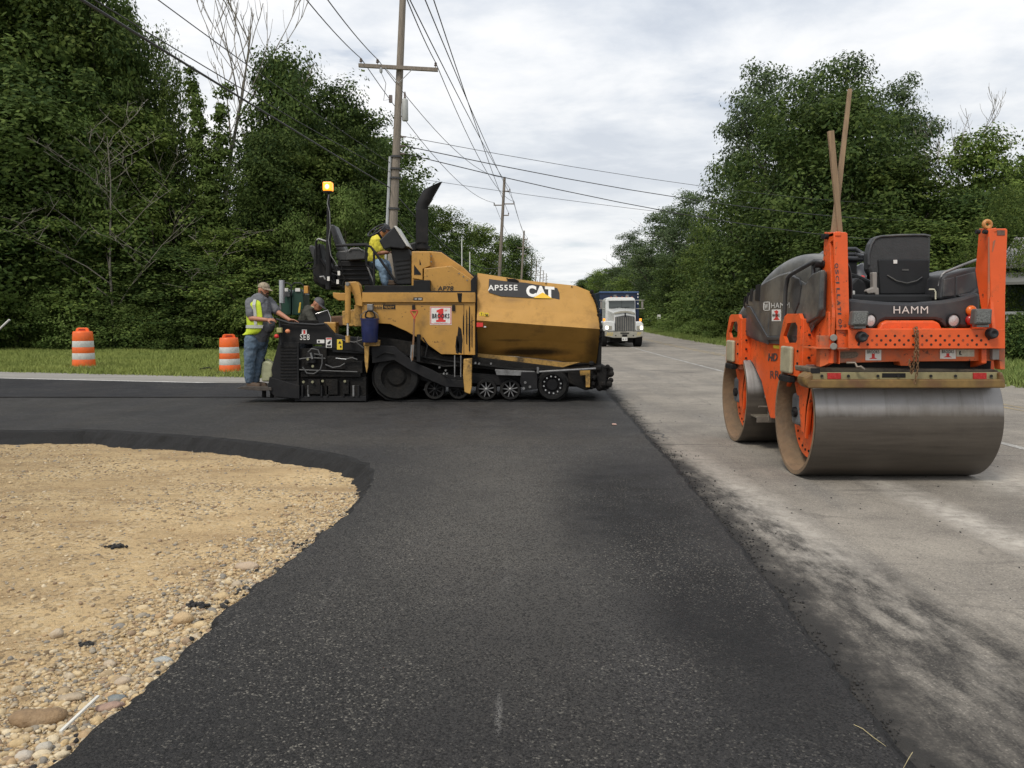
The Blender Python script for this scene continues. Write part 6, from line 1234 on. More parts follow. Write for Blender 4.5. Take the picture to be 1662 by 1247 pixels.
for i, ch_ in enumerate('OSCILLATION'):
    y0 = 427.5 + i * 10.05; x0 = 1354.8 + i * .62; face_q = (P(x0 + 5.4, y0, yf - .001), P(x0 + 5.4, y0 + 7.8 if ch_ != 'I' else y0 + 5.8, yf - .001), P(x0, y0, yf - .001)); letters(ch_, face_q[2] if False else P(x0, y0, yf - .001), P(x0, y0 + (7.8 if ch_ != 'I' else 2.6), yf - .001), P(x0 + 5.6, y0, yf - .001), DK, pl, bold=.02, lift=.003)
for a, b_ in ((1353, 548.5), (1353, 562.5)): MB().cyl(P(a, b_, yf - .05), P(a, b_, yf + .1), .032, 14).build('rubber_stop', mat('stop_grey', (.20, .19, .17), .7), RL, smooth=True, bev=.006)
pr = face('frame_post', [(1612, 566), (1631.5, 566), (1632, 480), (1635.5, 374), (1634, 371), (1604, 371), (1606, 420)], yf, .03, OR)
MB().prism([PX(1589, 371, 4.368), PX(1604, 371, 4.368), PX(1608, 500, 4.368), PX(1612, 545, 4.368), PX(1592, 545, 4.368), PX(1592, 499, 4.368), PX(1583, 440, 4.368)], (.03, 0, 0)).build('post_cheek', OR, pr, bev=.004)
MB().prism([P(1604, 385, yf - .004), P(1606, 384, yf - .004), P(1607, 480, yf - .004), P(1603, 500, yf - .004)], (0, .004, 0)).build('slot', OR_D, pr)
face('slot', [(1612, 392), (1616, 389), (1612, 408), (1610, 409)], yf - .004, .004, OR_D, pr, bev=0); face('dark_sticker', rect(1618.5, 374, 1631, 382), yf - .005, .004, mat('faded_sticker', (.12, .07, .05), .6, var=.4, vs=40), pr, bev=0)
MB().box(4.368, P(1635, 0, yf).x, yf - .006, yf + .2, P(0, 377, yf).z, P(0, 370, yf).z).build('post_cap', OR, pr, bev=.008)
MB().tube([P(1602.5 + 5.6 * math.cos(t_ * math.pi / 10), 364.6 - 5.6 * math.sin(t_ * math.pi / 10), yf + .06) for t_ in range(21)], .018, 8, caps=False).build('lifting_ring', mat('ring_ochre', (.50, .22, .06), .5, var=.3, vs=20), pr, smooth=True)
for a in (1584, 1596): MB().cyl(P(a, 376, yf + .02), P(a + 6, 377, yf + .02), .02, 8).build('bolt', BLK, pr, smooth=True)
face('post_foot', [(1604, 540), (1631.5, 540), (1631.5, 600), (1624, 600), (1620, 566), (1604, 566)], yf + .04, .1, OR_D, pr, bev=.006)
# bumper bar with its holes
bar = face('bumper_bar', rect(1377, 534.5, 1631.5, 566), 7.55, .02, OR, bev=.004)
MB().box(P(1377, 0, 7.55).x, P(1631.5, 0, 7.55).x, 7.57, 7.86, P(0, 536, 7.55).z, P(0, 533.5, 7.55).z).build('bar_top', OR, bar, bev=.003); MB().box(P(1340, 0, 7.55).x, P(1631, 0, 7.55).x, 7.57, 7.9, P(0, 566.5, 7.55).z, P(0, 564.5, 7.55).z).build('bar_bottom', OR_D, bar)
HO = mat('hole_dark', (.03, .012, .008), .8, var=0); n_h = 0
for r_ in range(3):
    for k in range(15):
        x = (1393.5 if r_ != 1 else 1400.8) + k * 14.75; y = (545.3, 552.6, 559.4)[r_]
        if x > 1604 or (r_ < 2 and (x < 1408 or x > 1596)): continue
        q = P(x, y, 7.549); MB().cyl(q, q + Vector((0, -.0015, 0)), .0115, 12).build('bolt_hole', HO if (k * 7 + r_ * 3) % 5 else mat('hole_rust', (.25, .05, .02), .7), bar)
for a in (1397, 1607.5):
    y = 547 if a < 1500 else 541.5; q = P(a, y, 7.55); MB().lathe(q, (0, -1, 0), [(0, .052), (.03, .05), (.06, .042), (.065, .03), (.05, .0)], 18).build('rubber_buffer', BLK2, bar, smooth=True, ang=40)
    face('buffer_slot', rect(a - 4, y + 4, a - 1, y + 11), 7.548, .003, HO, bar, bev=0)
lb_ = face('lower_beam', [(1345, 545), (1380, 545), (1380, 566), (1612, 566), (1620, 570), (1620, 583), (1612, 586), (1480, 587), (1478, 594), (1462, 594), (1460, 587), (1345, 590)], 7.68, .16, OR_D, bev=.006)
face('beam_end', [(1331, 545), (1346, 545), (1346, 590), (1338, 594), (1331, 596)], 7.64, .1, OR_D, lb_, bev=.005)
face('oval_grille', [(1364, 572), (1390, 571), (1394, 575), (1391, 580), (1382, 582), (1366, 582), (1361, 577)], 7.675, .012, mat('grille_dust', (.16, .12, .09), .8, var=.5, vs=90), lb_, bev=.003)
for x0, x1, y0, y1 in ((1404.5, 1430, 568, 585), (1525.5, 1551, 567.5, 582.5)):
    st = stick('company_sticker', x0, y0, x1, y1, 7.679, WHT, lb_); w_ = x1 - x0; S('red_numeral', [(x0 + w_ * .42, y0 + 6.3), (x0 + w_ * .60, y0 + 6.3), (x0 + w_ * .60, y1 - 4.5), (x0 + w_ * .78, y1 - 2.2), (x0 + w_ * .22, y1 - 2.2), (x0 + w_ * .42, y1 - 4.5)], 7.673, .002, RED, st, bev=0); word('BROOKS', x0 + w_ * .12, y0 + .8, x0 + w_ * .88, y0 + 6, 7.672, BLKI, st, bold=.01, space=1.1)
q = stick('data_label', 1552, 567.5, 1581, 579, 7.679, mat('label_cream', (.5, .47, .38), .6, var=.25, vs=40), lb_); S('pictogram', [(1556.5, 571), (1560, 569.5), (1559, 574), (1562, 576.5), (1557, 576)], 7.673, .002, BLKI, q, bev=0)
face('grey_patch', rect(1611, 566.5, 1622, 584), 7.63, .05, ODD, lb_, bev=.004)
tube3('tow_hook', [P(1374, 589, 7.66), P(1388, 589, 7.62), P(1391, 596, 7.6), P(1397, 595, 7.58), P(1403, 600, 7.58)], .012, RIMM)
PB('drum_underframe', XL + .1, XR - .08, 7.82, 8.1, 1.0, 1.2, mt=BLK, bev=.01)
# scraper bar and tail reflectors
sb = face('scraper_bar', rect(1314, 604.5, 1627, 616.5), 7.66, .03, PALEY, bev=.004); face('scraper_blade', [(1312, 616.5), (1629, 616), (1633, 626), (1632, 630), (1312, 630.5), (1309, 622)], 7.60, .14, RUST, bev=.015)
face('scraper_end', [(1304, 612), (1318, 603), (1322, 612), (1316, 632), (1306, 626)], 7.60, .2, RUST, bev=.03); face('scraper_end', [(1622, 604), (1629, 606), (1633, 618), (1632, 629), (1622, 629)], 7.62, .2, RUST, bev=.03)
face('scraper_shelf', [(1312, 596), (1618, 600), (1626, 606), (1314, 606)], 7.74, .4, mat('dusty_pad', (.17, .14, .10), .8, var=.3, vs=6, dirt=(.04, .03, .03), da=.8, ds=4), bev=.02)
for x0, x1 in ((1343.5, 1365), (1580, 1601.5)): face('reflector', rect(x0, 605.5, x1, 615.5), 7.645, .014, mat('reflector_red', (.38, .02, .02), .25, var=.15, vs=30), sb, bev=.002)
for x in (1334, 1377, 1425, 1458, 1511, 1551, 1609): MB().cyl(P(x, 610.5, 7.66), P(x, 610.5, 7.64), .014, 8).build('bolt', BLK, sb)
for q_ in ((1316, 598, 1331, 606), (1432, 606, 1470, 613)): face('dark_slot', rect(*q_), 7.655, .01, BLK, sb, bev=.002)
# rear panel
rp = face('rear_panel', [(1376, 520), (1376, 484), (1400, 487), (1440, 490), (1486, 491.3), (1530, 488), (1560, 483), (1589, 474), (1592, 480), (1592, 532), (1534, 532), (1527, 522), (1518, 519.5), (1438, 519.5), (1430, 523), (1424, 532), (1376, 532)], 7.84, .5, CH2, bev=.03)
face('orange_hump', [(1425, 536), (1431, 524), (1440, 520.3), (1516, 520.3), (1525, 524), (1531, 536)], 7.80, .4, OR, bev=.02)
word('HAMM', 1450, 497.2, 1506, 509, 7.832, LW, rp, bold=0, space=1.12)
sp2 = face('side_pod', [(1524, 486), (1526, 470), (1529.5, 450), (1536, 445), (1584, 433), (1590, 436), (1592, 478), (1575, 484)], 7.95, .7, CH2, bev=.025)
face('pod_inset', [(1530, 482), (1532, 453), (1549, 450), (1549, 481)], 7.94, .03, CH, sp2, bev=.008); face('pod_inset', [(1552, 480), (1552, 449), (1583, 441), (1585, 466), (1580, 474)], 7.94, .03, CH, sp2, bev=.008); face('pod_lip', [(1555, 479), (1580, 474.5), (1587, 466), (1590, 472), (1588, 477), (1560, 484)], 7.90, .1, CH2, sp2, bev=.015)
face('floor_pan', rect(1380, 478, 1592, 492), 8.1, .8, BLK2, bev=.02)
for (cx_, cy_, rx, ry) in ((1546, 520.5, 10.6, 11.5), (1412, 520.5, 9, 11.5)):
    c = P(cx_, cy_, 7.83); s_ = 7.83 / FPX; b = MB(); b.lathe(Vector((0, 0, 0)), (0, -1, 0), [(0, 1.0), (.03, 1.0), (.03, .86), (.0, .84)], 28); b.v = [c + Vector((v.x * rx * s_, v.y, v.z * ry * s_)) for v in b.v]; h_ = b.build('headlight', BLK2, rp, smooth=True, ang=40); b = MB(); b.lathe(Vector((0, 0, 0)), (0, -1, 0), [(0, .86), (.02, .8), (.03, .4), (.032, 0)], 28); b.v = [c + Vector((v.x * rx * s_, v.y, v.z * ry * s_)) for v in b.v]; b.build('lens', LENS, h_, smooth=True)
c = P(1575, 512, 7.83); s_ = 7.83 / FPX
for k, (dz, hh, mt_) in enumerate(((9, 8.5, mat('lens_orange', (.62, .13, .015), .25, var=.2, vs=40)), (-6, 8.5, mat('lens_red', (.34, .015, .012), .25, var=.2, vs=40)))): MB().ball(c + Vector((0, -.01, (dz - 1.5) * s_)), (8.6 * s_, .035, hh * s_), 18, 10).build('tail_lamp', mt_, rp, smooth=True)
for cx_, y0, y1, w_ in ((1596.5, 501.5, 529, 30), (1396.5, 505, 531, 29)):
    wl = face('work_lamp', [(cx_ - w_ / 2 + 3, y0), (cx_ + w_ / 2, y0), (cx_ + w_ / 2 - 2, y1 - 2), (cx_ - w_ / 2, y1 - 2)], 7.46, .09, mat('lamp_case', (.09, .09, .085), .5, var=.3, vs=12), bev=.014); face('lens', [(cx_ - w_ / 2 + 5, y0 + 3), (cx_ + w_ / 2 - 3, y0 + 3), (cx_ + w_ / 2 - 4.5, y1 - 5), (cx_ - w_ / 2 + 3, y1 - 5)], 7.452, .01, mat('dusty_lens', (.13, .135, .13), .3, var=.5, vs=90, bump=.6, bs=140), wl, bev=.004); face('lamp_foot', rect(cx_ - 11, y1 - 2, cx_ + 9, y1 + 2.5), 7.5, .08, GREY, wl, bev=.004)
# operator seat
stt = face('seat_back', [(1409, 437), (1409, 412), (1413, 396), (1419, 386.5), (1428, 382.5), (1460, 380.5), (1500, 380), (1510, 382), (1512, 388), (1511, 430), (1509, 484), (1428, 485), (1424, 448), (1413, 447)], 8.25, .13, SEATM, bev=.03, smooth=False)
face('seat_back_panel', [(1425, 421), (1509, 421), (1508, 478), (1429, 478)], 8.235, .03, BLK2, stt, bev=.012); MB().tube([P(1440, 447, 8.225), P(1455, 456, 8.22), P(1472, 460, 8.22), P(1488, 456, 8.22), P(1497, 450, 8.225)], .006, 6).build('seam', CH, stt, smooth=True)
stick('white_tag', 1450, 422, 1456, 428, 8.232, WHT, stt); stick('small_badge', 1464, 437, 1474.5, 439.5, 8.232, CH, stt); face('seat_cushion', rect(1418, 470, 1510, 486), 8.36, .5, SEATM, stt, bev=.04); face('seat_rail', rect(1425, 482, 1512, 487), 8.2, .1, BLK, stt, bev=.01)
MB().tube([P(x, y, 8.245) for x, y in ((1410, 430), (1410, 413), (1414.5, 397), (1420, 388), (1429, 384), (1460, 382), (1500, 381.5), (1510, 383.5))], .011, 8).build('seat_piping', CH, stt, smooth=True)
face('armrest', [(1416, 442), (1424, 442), (1424, 467), (1427, 468), (1427, 480), (1422, 480), (1420, 476), (1409, 477), (1406, 473), (1408, 470), (1417, 467)], 8.12, .07, ODD, bev=.012)
face('lever_box', [(1380, 462), (1392, 450), (1404, 458), (1412, 480), (1380, 484)], 8.3, .2, BLK2, bev=.02); face('control_stub', rect(1384, 472, 1388, 480), 8.25, .03, WHT, bev=.006)
# stickers on the upright
# hanging chain: real links
CHN = mat('rusty_chain', (.20, .115, .06), .6, .5, var=.3, vs=30); cg = thing('chain', P(1486, 525, 7.52), 'rusty chain draped over the middle of the orange bumper bar', 'chain')
def links(path, name='link'):
    n_ = 0; pts_ = [P(a, b_, y) for a, b_, y in path]; seg = []
    for i in range(len(pts_) - 1):
        L_ = (pts_[i + 1] - pts_[i]).length; k = max(1, int(L_ / .026)); seg += [pts_[i].lerp(pts_[i + 1], j / k) for j in range(k)]
    for i, p in enumerate(seg[:-1]):
        d = (seg[i + 1] - p).normalized(); s_ = Vector((1, .25, 0)) if i % 2 else Vector((.2, 1, 0)); s_ = (s_ - d * s_.dot(d)).normalized(); c_ = (p + seg[i + 1]) / 2
        MB().tube([c_ + d * .021 * math.cos(t_ * math.pi / 4) + s_ * .011 * math.sin(t_ * math.pi / 4) for t_ in range(9)], .0045, 5, caps=False).build(name, CHN, cg, smooth=True)
links([(1487, 531, 7.80), (1487, 533, 7.56), (1489, 537, 7.53), (1490, 575, 7.53), (1489, 600, 7.55), (1487, 612, 7.56), (1483, 628, 7.56)])
links([(1482, 533, 7.56), (1485, 538, 7.525), (1487, 560, 7.52), (1484, 580, 7.52), (1482, 602, 7.56), (1480, 606, 7.56), (1476, 590, 7.54), (1476, 578, 7.54)])
# two wooden stakes standing in the left post
ST = mat('stake_wood', (.26, .175, .105), .75, var=.25, vs=6, stretch=(5, 5, .6), dirt=(.14, .09, .05), da=.6, ds=5)
def stake(a, b_, ya, yb, w0, w1, label):
    p, q = P(*a, ya), P(*b_, yb); d = (q - p).normalized(); s_ = d.cross(Vector((0, 1, 0))).normalized(); t_ = d.cross(s_).normalized(); r_ = lambda c_, w_: [c_ + s_ * w_ + t_ * w_ * .8, c_ - s_ * w_ + t_ * w_ * .8, c_ - s_ * w_ - t_ * w_ * .8, c_ + s_ * w_ - t_ * w_ * .8]
    o = MB().loft([r_(p, w0), r_(p.lerp(q, .5), (w0 + w1) / 2 * 1.02), r_(q, w1)]).build('wooden_stake', ST, None, bev=.004, off=p); tag(o, label, 'stake', None)
stake((1365, 396), (1348, 213), 7.72, 7.7, .021, .026, 'shorter wooden stake leaning slightly left out of the orange post')
stake((1351, 396), (1379.5, 145), 7.80, 7.95, .024, .018, 'longer thinner wooden stake leaning right out of the orange post')
# ================================================================== DUMP TRUCK
tk = thing('dump_truck', (P(1011, 515, 47).x, 47, Z_OLD), 'white dump truck with blue bed and lit headlights coming down the road', 'truck'); TK = tk
TW = mat('truck_white', (.62, .63, .62), .3, var=.06, vs=2, dirt=(.4, .39, .36), da=.4, ds=2, coat=.3); TB = mat('truck_blue', (.007, .018, .055), .35, var=.15, vs=2); CHR = mat('dull_chrome', (.38, .36, .30), .35, .6, var=.2, vs=4); GLS = mat('windscreen', (.05, .06, .06), .06, var=.1, spec=.8)
def T(name, px, Y, dep, mt, parent=None, bev=.02, **k): return S(name, px, Y, dep, mt, parent or TK, bev=bev, **k)
T('frame', rect(992, 540, 1028, 556), 44.6, 9, TARRY)
bm_ = T('bumper', [(981.7, 538.5), (1044, 538.5), (1044.5, 546), (1030, 548.6), (996, 548.6), (982, 546)], 44.0, .25, CHR)
T('air_dam', rect(1007, 540, 1021, 542), 43.98, .05, BLK, bm_, 0); T('tow_box', rect(1010, 543, 1018, 546.5), 43.98, .05, BLK, bm_, 0)
T('number_plate', rect(1009.5, 548, 1018.3, 553.5), 43.97, .03, WHT, bm_, .003); word('BR 302', 1010.5, 549.5, 1017.3, 552, 43.96, BLKI, bm_, bold=.0)
word('302', 983.5, 540, 995, 545, 43.99, mat('truck_number', (.6, .45, .12), .5), bm_, shear=.3, bold=.01); word('77', 1033.5, 540, 1041, 545, 43.99, MATS['truck_number'], bm_, shear=.3, bold=.01)
for x in (999.5, 1028): disc('step_hole', x, 545, 43.985, .035, .02, BLK, bm_, 10)
# hood: lofted
fr = [P(a, b_, 44.25) for a, b_ in ((997, 538), (996.5, 508), (1004, 506), (1015, 505.2), (1026, 506.5), (1032, 509), (1032, 538))]
bk_ = [P(a, b_, 46.0) for a, b_ in ((986.5, 533), (986.5, 503.5), (996, 501.2), (1009, 500.6), (1022, 500.8), (1031.5, 502.5), (1031.5, 533))]
MB().loft([fr, bk_]).build('hood', TW, TK, bev=.05)
gr = T('grille', [(998.8, 514.6), (1014.9, 511.5), (1030.2, 514), (1030.6, 538), (998.8, 538)], 44.14, .14, mat('grille_dark', (.09, .09, .09), .4, .4, var=.2, vs=4))
for i in range(9): x = 1000.6 + i * 3.6; T('grille_bar', rect(x, 514.5, x + .5, 537.5), 44.12, .03, CHR, gr, 0)
T('grille_crown', [(997, 507.4), (1006, 505.2), (1015, 504.6), (1025, 505.6), (1031, 508), (1031, 510.4), (1015, 507.5), (997, 510)], 44.2, .08, CHR, gr, .01); T('badge', [(1013.6, 508.6), (1016.2, 508.6), (1015.6, 515), (1014.3, 515)], 44.1, .03, BLK, gr, 0)
for s_, pf in ((0, [(978.8, 523.5), (981, 521.6), (991, 521.2), (998, 523), (998.5, 537.8), (979.5, 537.8)]), (1, [(1031, 523), (1034, 521.8), (1041, 522), (1044.3, 526), (1045, 537.8), (1031, 537.8)])):
    fe = T('fender', pf, 44.15, 1.5, TW, None, .06); x0 = 982 if s_ == 0 else 1033.3
    hl = T('headlight', rect(x0, 529, x0 + 11, 535), 44.12, .06, CHR, fe, .015); T('lamp_lens', rect(x0 + 5.5 - 5 * (1 - s_) + .5, 529.6, x0 + 10 - 5 * (1 - s_), 534.6), 44.10, .03, mat('lit_headlight', (1, .95, .8), .3, emit=(1, .9, .72), es=5, var=0), hl, .01)
    q = P(980.5 if s_ == 0 else 1039.6, 519.5, 44.5); tl = MB().box(q.x - .06, q.x + .06, q.y - .03, q.y + .05, q.z - .07, q.z + .08).build('turn_lamp', mat('turn_amber', (.8, .25, .03), .3, emit=(1, .3, .03), es=1.2, var=0), fe, bev=.02)
    for Yw in (45.0, 51.2, 52.5):
        c = P((981.5 if s_ == 0 else 1039), 553.5, 44.0); c = Vector((c.x, Yw, Z_OLD + .5)); MB().lathe(c + Vector((-.2, 0, 0)), (1, 0, 0), [(0, .28), (0, .46), (.03, .5), (.37, .5), (.4, .46), (.4, .28), (.3, .2), (.1, .2)], 28, closed=True).build('wheel', RUB, TK, smooth=True, ang=40)
cb = T('cab', [(982.5, 535), (982.5, 489), (984.5, 484.5), (988, 482.8), (1027, 482.8), (1030, 484.5), (1031.6, 488), (1031.6, 535)], 46.0, 1.7, TW, None, .06)
T('windscreen', [(988.2, 487.2), (1029.8, 486.6), (1030.2, 500.5), (1026, 501), (1005, 499.7), (988.4, 501)], 45.97, .05, GLS, cb, .01); T('screen_frame', rect(1008.9, 487, 1009.3, 500.2), 45.955, .03, BLK, cb, 0)
for q_ in (((992, 500.5), (1004, 498.4)), ((1010, 500), (1022, 498.4))): pipe('wiper', list(q_), 45.93, .012, BLK, cb)
T('sun_visor', [(988, 486.8), (1030, 486.3), (1031, 488), (987.5, 488.5)], 45.85, .15, TW, cb, .01)
for x in (992, 1001, 1010, 1017, 1026): T('marker_lamp', rect(x - 1.2, 481.9, x + 1.2, 483), 46.05, .08, mat('marker_orange', (.65, .2, .05), .3, var=0), cb, .005)
for x in (998.5, 1018.5): T('air_horn', rect(x - 2.2, 478.8, x + 2.2, 482.6), 46.3, .3, GREY, cb, .02)
T('cab_window', rect(983.2, 490, 985.6, 501), 46.1, .3, GLS, cb, .01)
for s_ in (-1, 1):
    x0, x1 = (982, 972.5) if s_ < 0 else (1032, 1046)
    for y in (487.6, 501.3): pipe('mirror_arm', [(x0, y), (x1, y)], 45.9, .02, CHR)
    xm = x1 + (3.2 if s_ < 0 else -3.4); T('mirror', rect(xm - 1.6, 489.5, xm + 1.6, 500), 45.88, .06, mat('mirror_back', (.2, .18, .16), .4), None, .012)
T('exhaust_pipe', rect(976.5, 492, 979.6, 530), 47.9, .12, BLK, None, .02)
bd = T('dump_bed', [(973, 474.5), (1036.5, 474.5), (1036.5, 530), (973, 530)], 48.2, 5.2, TB, None, .03); T('bed_rim', [(972.6, 473.2), (1037, 473.2), (1037, 476), (972.6, 476)], 48.12, .12, mat('rim_blue', (.04, .08, .18), .4), bd, .02); T('bed_corner', rect(1033.5, 475, 1037.2, 533), 48.1, .14, TB, bd, .02)
for y in (477.5, 482.5, 493): T('bed_lamp', rect(1034.4, y - 1, 1036.2, y + 1), 48.08, .03, WHT, bd, 0)
T('mud_flap', rect(1020, 550, 1030, 560), 51.9, .05, BLK)
# ================================================================== TRAFFIC BARRELS
BO = mat('barrel_orange', (.78, .13, .018), .45, var=.1, vs=5, dirt=(.4, .12, .05), da=.4, ds=4, orand=.06); BW = mat('barrel_white', (.56, .56, .53), .5, var=.08, vs=9, dirt=(.32, .31, .28), da=.6, ds=5); BB = mat('barrel_base', (.13, .13, .12), .9, var=.3, vs=9)
b0 = thing('traffic_barrel', (0, 0, 0), 'nearest', 'traffic barrel', 'orange and white traffic barrels along the grass'); HB = 1.10
zs = [(.0, .315, BO), (.20, .302, BW), (.37, .295, BO), (.53, .288, BW), (.70, .280, BO), (.93, .268, None)]
for i in range(5):
    (za, ra, mt_), (zb, rb, _) = zs[i], zs[i + 1]; k = HB / 1.1
    MB().lathe((0, 0, .05), (0, 0, 1), [(za, ra - .012), (za, ra), (za + .01, ra + .004), (zb - .01, rb + .004), (zb, rb), (zb, rb - .012)], 32).build('white_band' if mt_ is BW else 'orange_band', mt_, b0, smooth=True, ang=50)
MB().lathe((0, 0, .05), (0, 0, 1), [(.93, .268), (.96, .255), (.965, .0)], 32).build('barrel_top', BO, b0, smooth=True, ang=50)
MB().prism([(-.20, -.03, 1.0), (.20, -.03, 1.0), (.17, -.03, 1.09), (.12, -.03, 1.11), (-.12, -.03, 1.11), (-.17, -.03, 1.09)], (0, .06, 0)).build('handle', BO, b0, bev=.012); MB().prism([(-.11, -.033, 1.03), (.11, -.033, 1.03), (.09, -.033, 1.075), (-.09, -.033, 1.075)], (0, .066, 0)).build('handle_slot', mat('slot_dark', (.25, .03, .01), .7), b0)
MB().lathe((0, 0, 0), (0, 0, 1), [(0, .0), (0, .42), (.03, .43), (.06, .38), (.07, .30)], 8).build('rubber_base', BB, b0, smooth=False)
g = G(136.5, 598, Z_GR); b0.location = (g.x, g.y, Z_GR); s_ = (66 / FPX * g.y) / 1.11; b0.scale = (s_ * .93,) * 2 + (s_,); b0['label'] = 'orange and white barrel standing alone on the grass edge at left'
g2 = G(373.5, 606.5, Z_GR); b1 = copy_tree(b0); b1.location = (g2.x, g2.y, Z_GR); s_ = (64 / FPX * g2.y) / 1.11; b1.scale = (s_ * .93,) * 2 + (s_,); b1.rotation_euler = (0, R(-.6), R(35)); b1['label'] = 'orange and white barrel right behind the worker in the yellow vest'
# scrap on the grass by the second barrel
g = G(334, 604, Z_GR); b = MB(); b.tube([g + Vector((-.28, 0, .02)), g + Vector((-.12, .03, .10)), g + Vector((.1, .0, .13)), g + Vector((.32, 0, .03))], .025, 6); b.tube([g + Vector((-.2, -.05, .02)), g + Vector((0, -.05, .06)), g + Vector((.2, -.05, .02))], .035, 6); tag(b.build('rubber_scrap', RUB, None, smooth=True, off=g), 'black curved piece of rubber lying in the grass beside the barrel', 'debris')
# long pale stick at the left edge
p, q = P(15.5, 519, 15.0), P(0, 533.5, 15.0); d_ = (q - p); e_ = p + d_ * ((p.z - 0.0) / -d_.z); MB().tube([p, e_], .018, 8).build('measuring_stick', mat('stick_white', (.62, .62, .58), .5), None, smooth=True, off=e_); tag(bpy.data.objects['measuring_stick'], 'slanting white stick poking in at the left edge before the wood', 'stick')
# ================================================================== SIGN AND HOUSE
g = G(1068.6, 533, Z_GR); sg = thing('road_sign', (g.x, 100, Z_GR), 'small white road sign on a thin post right of the truck', 'road sign'); q0, q1 = P(1066.6, 519.5, 100), P(1072.4, 511, 100)
sg.location.x = (q0.x + q1.x) / 2; MB().box(sg.location.x - .035, sg.location.x + .035, 100.02, 100.06, Z_GR, q1.z).build('post', GREY, sg); pn = MB().box(q0.x, q1.x, 99.98, 100.01, q0.z, q1.z).build('sign_panel', WHT, sg, bev=.01); MB().box(q0.x + .12, q1.x - .12, 99.965, 99.978, q0.z + .15, q0.z + .32).build('sign_symbol', mat('sign_grey', (.25, .25, .25), .6), pn)
HY = 33.0; hs = thing('house', (P(1634, 515, HY).x, HY, Z_GR), 'old grey green clapboard house with a white porch at the right edge', 'house')
SID = mat('grey_green_siding', (.075, .10, .09), .8, var=.15, vs=3, dirt=(.09, .11, .10), da=.5); TRM = mat('porch_white', (.27, .28, .27), .7, var=.12, vs=4); RF = mat('pale_metal_roof', (.17, .165, .16), .55, var=.2, vs=3, dirt=(.2, .17, .14), da=.5)
x0 = P(1634, 515, HY).x; x1 = x0 + 9; hs.rotation_euler = (0, 0, R(-38)); zt = P(1640, 425, HY).z
wl = MB().box(x0, x1, HY, HY + 8, Z_GR, zt).build('wall', SID, hs)
n_ = int((zt - .6) / .14); b = MB()
for i in range(n_): z = .55 + i * .14; b.prism([(x0 - .01, HY - .022, z), (x0 - .01, HY - .004, z + .135), (x0 - .01, HY, z + .135), (x0 - .01, HY, z)], (9.02, 0, 0))
tag(b.build('siding_boards', SID, wl), kind='stuff')
rfo = MB().prism([(x0 - .35, HY - .5, zt - .15), (x0 - .35, HY + 4, zt + 1.25), (x0 - .35, HY + 8.5, zt - .15), (x0 - .35, HY + 8.5, zt - .28), (x0 - .35, HY + 4, zt + 1.1), (x0 - .35, HY - .5, zt - .28)], (9.7, 0, 0)).build('roof', RF, hs)
for i in range(17): x = x0 - .3 + i * .6; MB().prism([(x, HY - .5, zt - .15), (x, HY + 4, zt + 1.25), (x, HY + 4, zt + 1.29), (x, HY - .5, zt - .11)], (.05, 0, 0)).build('roof_seam', RF, rfo)
pf = MB().box(x0 - .2, x1, HY - 2.2, HY, .45, .6).build('porch_floor', TRM, hs); rl_ = MB().box(x0 - .15, x1, HY - 2.15, HY - 2.05, P(1650, 511, HY - 2).z, P(1650, 506, HY - 2).z).build('porch_rail', TRM, hs, bev=.01)
for i in range(26): x = x0 - .05 + i * .34; MB().lathe((x, HY - 2.1, .6), (0, 0, 1), [(0, .035), (.15, .045), (.5, .03), (.85, .045), (1.08, .03)], 8).build('baluster', TRM, rl_, smooth=True)
for x in (x0 - .1, x0 + 3.2, x0 + 6.4): MB().box(x - .07, x + .07, HY - 2.17, HY - 2.03, .6, 2.9).build('porch_post', TRM, hs, bev=.01)
MB().prism([(x0 - .4, HY - 2.5, 2.85), (x0 - .4, HY, 3.35), (x0 - .4, HY, 3.25), (x0 - .4, HY - 2.5, 2.75)], (9.6, 0, 0)).build('porch_roof', mat('porch_roof_dark', (.12, .12, .11), .8), hs)
for x in (x0 + 1.2, x0 + 4.5, x0 + 7.2): w_ = MB().box(x, x + .9, HY - .06, HY + .02, 1.3, 2.8).build('window', TRM, wl, bev=.01); MB().box(x + .08, x + .82, HY - .08, HY - .055, 1.38, 2.72).build('pane', GLS, w_)
MB().box(x0 + 3.0, x0 + 3.9, HY - .06, HY + .02, .6, 2.7).build('door', mat('door_brown', (.10, .06, .04), .5), hs, bev=.01)
for (px, Y, s_) in ((1642, 30, .55), (1662, 29.5, .6), (1700, 30, .6), (1615, 31, .55)): tree(K_BUSH2, P(px, 515, Y).x, Y, s_ * 1.3, label='low dark bush in front of the house porch', group='bushes by the porch', name='bush', cat='bush')
# ================================================================== PEOPLE
def caps(mb, a, b, ra, rb, n=12):
    a, b = Vector(a), Vector(b); d = b - a
    mb.tube([a, b], [ra, rb], n); mb.ball(a, ra, n, 8); mb.ball(b, rb, n, 8)
def voxel(mb, name, mt, parent, vox=.014, sm=3):
    o = mb.build(name, mt, parent, smooth=False); r_ = o.modifiers.new('remesh', 'REMESH'); r_.mode = 'VOXEL'; r_.voxel_size = vox; r_.use_smooth_shade = True
    s_ = o.modifiers.new('smooth', 'SMOOTH'); s_.factor = .5; s_.iterations = sm
    if name in ('shirt', 'jeans', 'trousers'):   # creases in the cloth
        tx = bpy.data.textures.get('creases') or bpy.data.textures.new('creases', 'CLOUDS'); tx.noise_scale = .075; tx.noise_depth = 2
        dm = o.modifiers.new('creases', 'DISPLACE'); dm.texture = tx; dm.texture_coords = 'LOCAL'; dm.strength = .034; dm.mid_level = .32
    return o
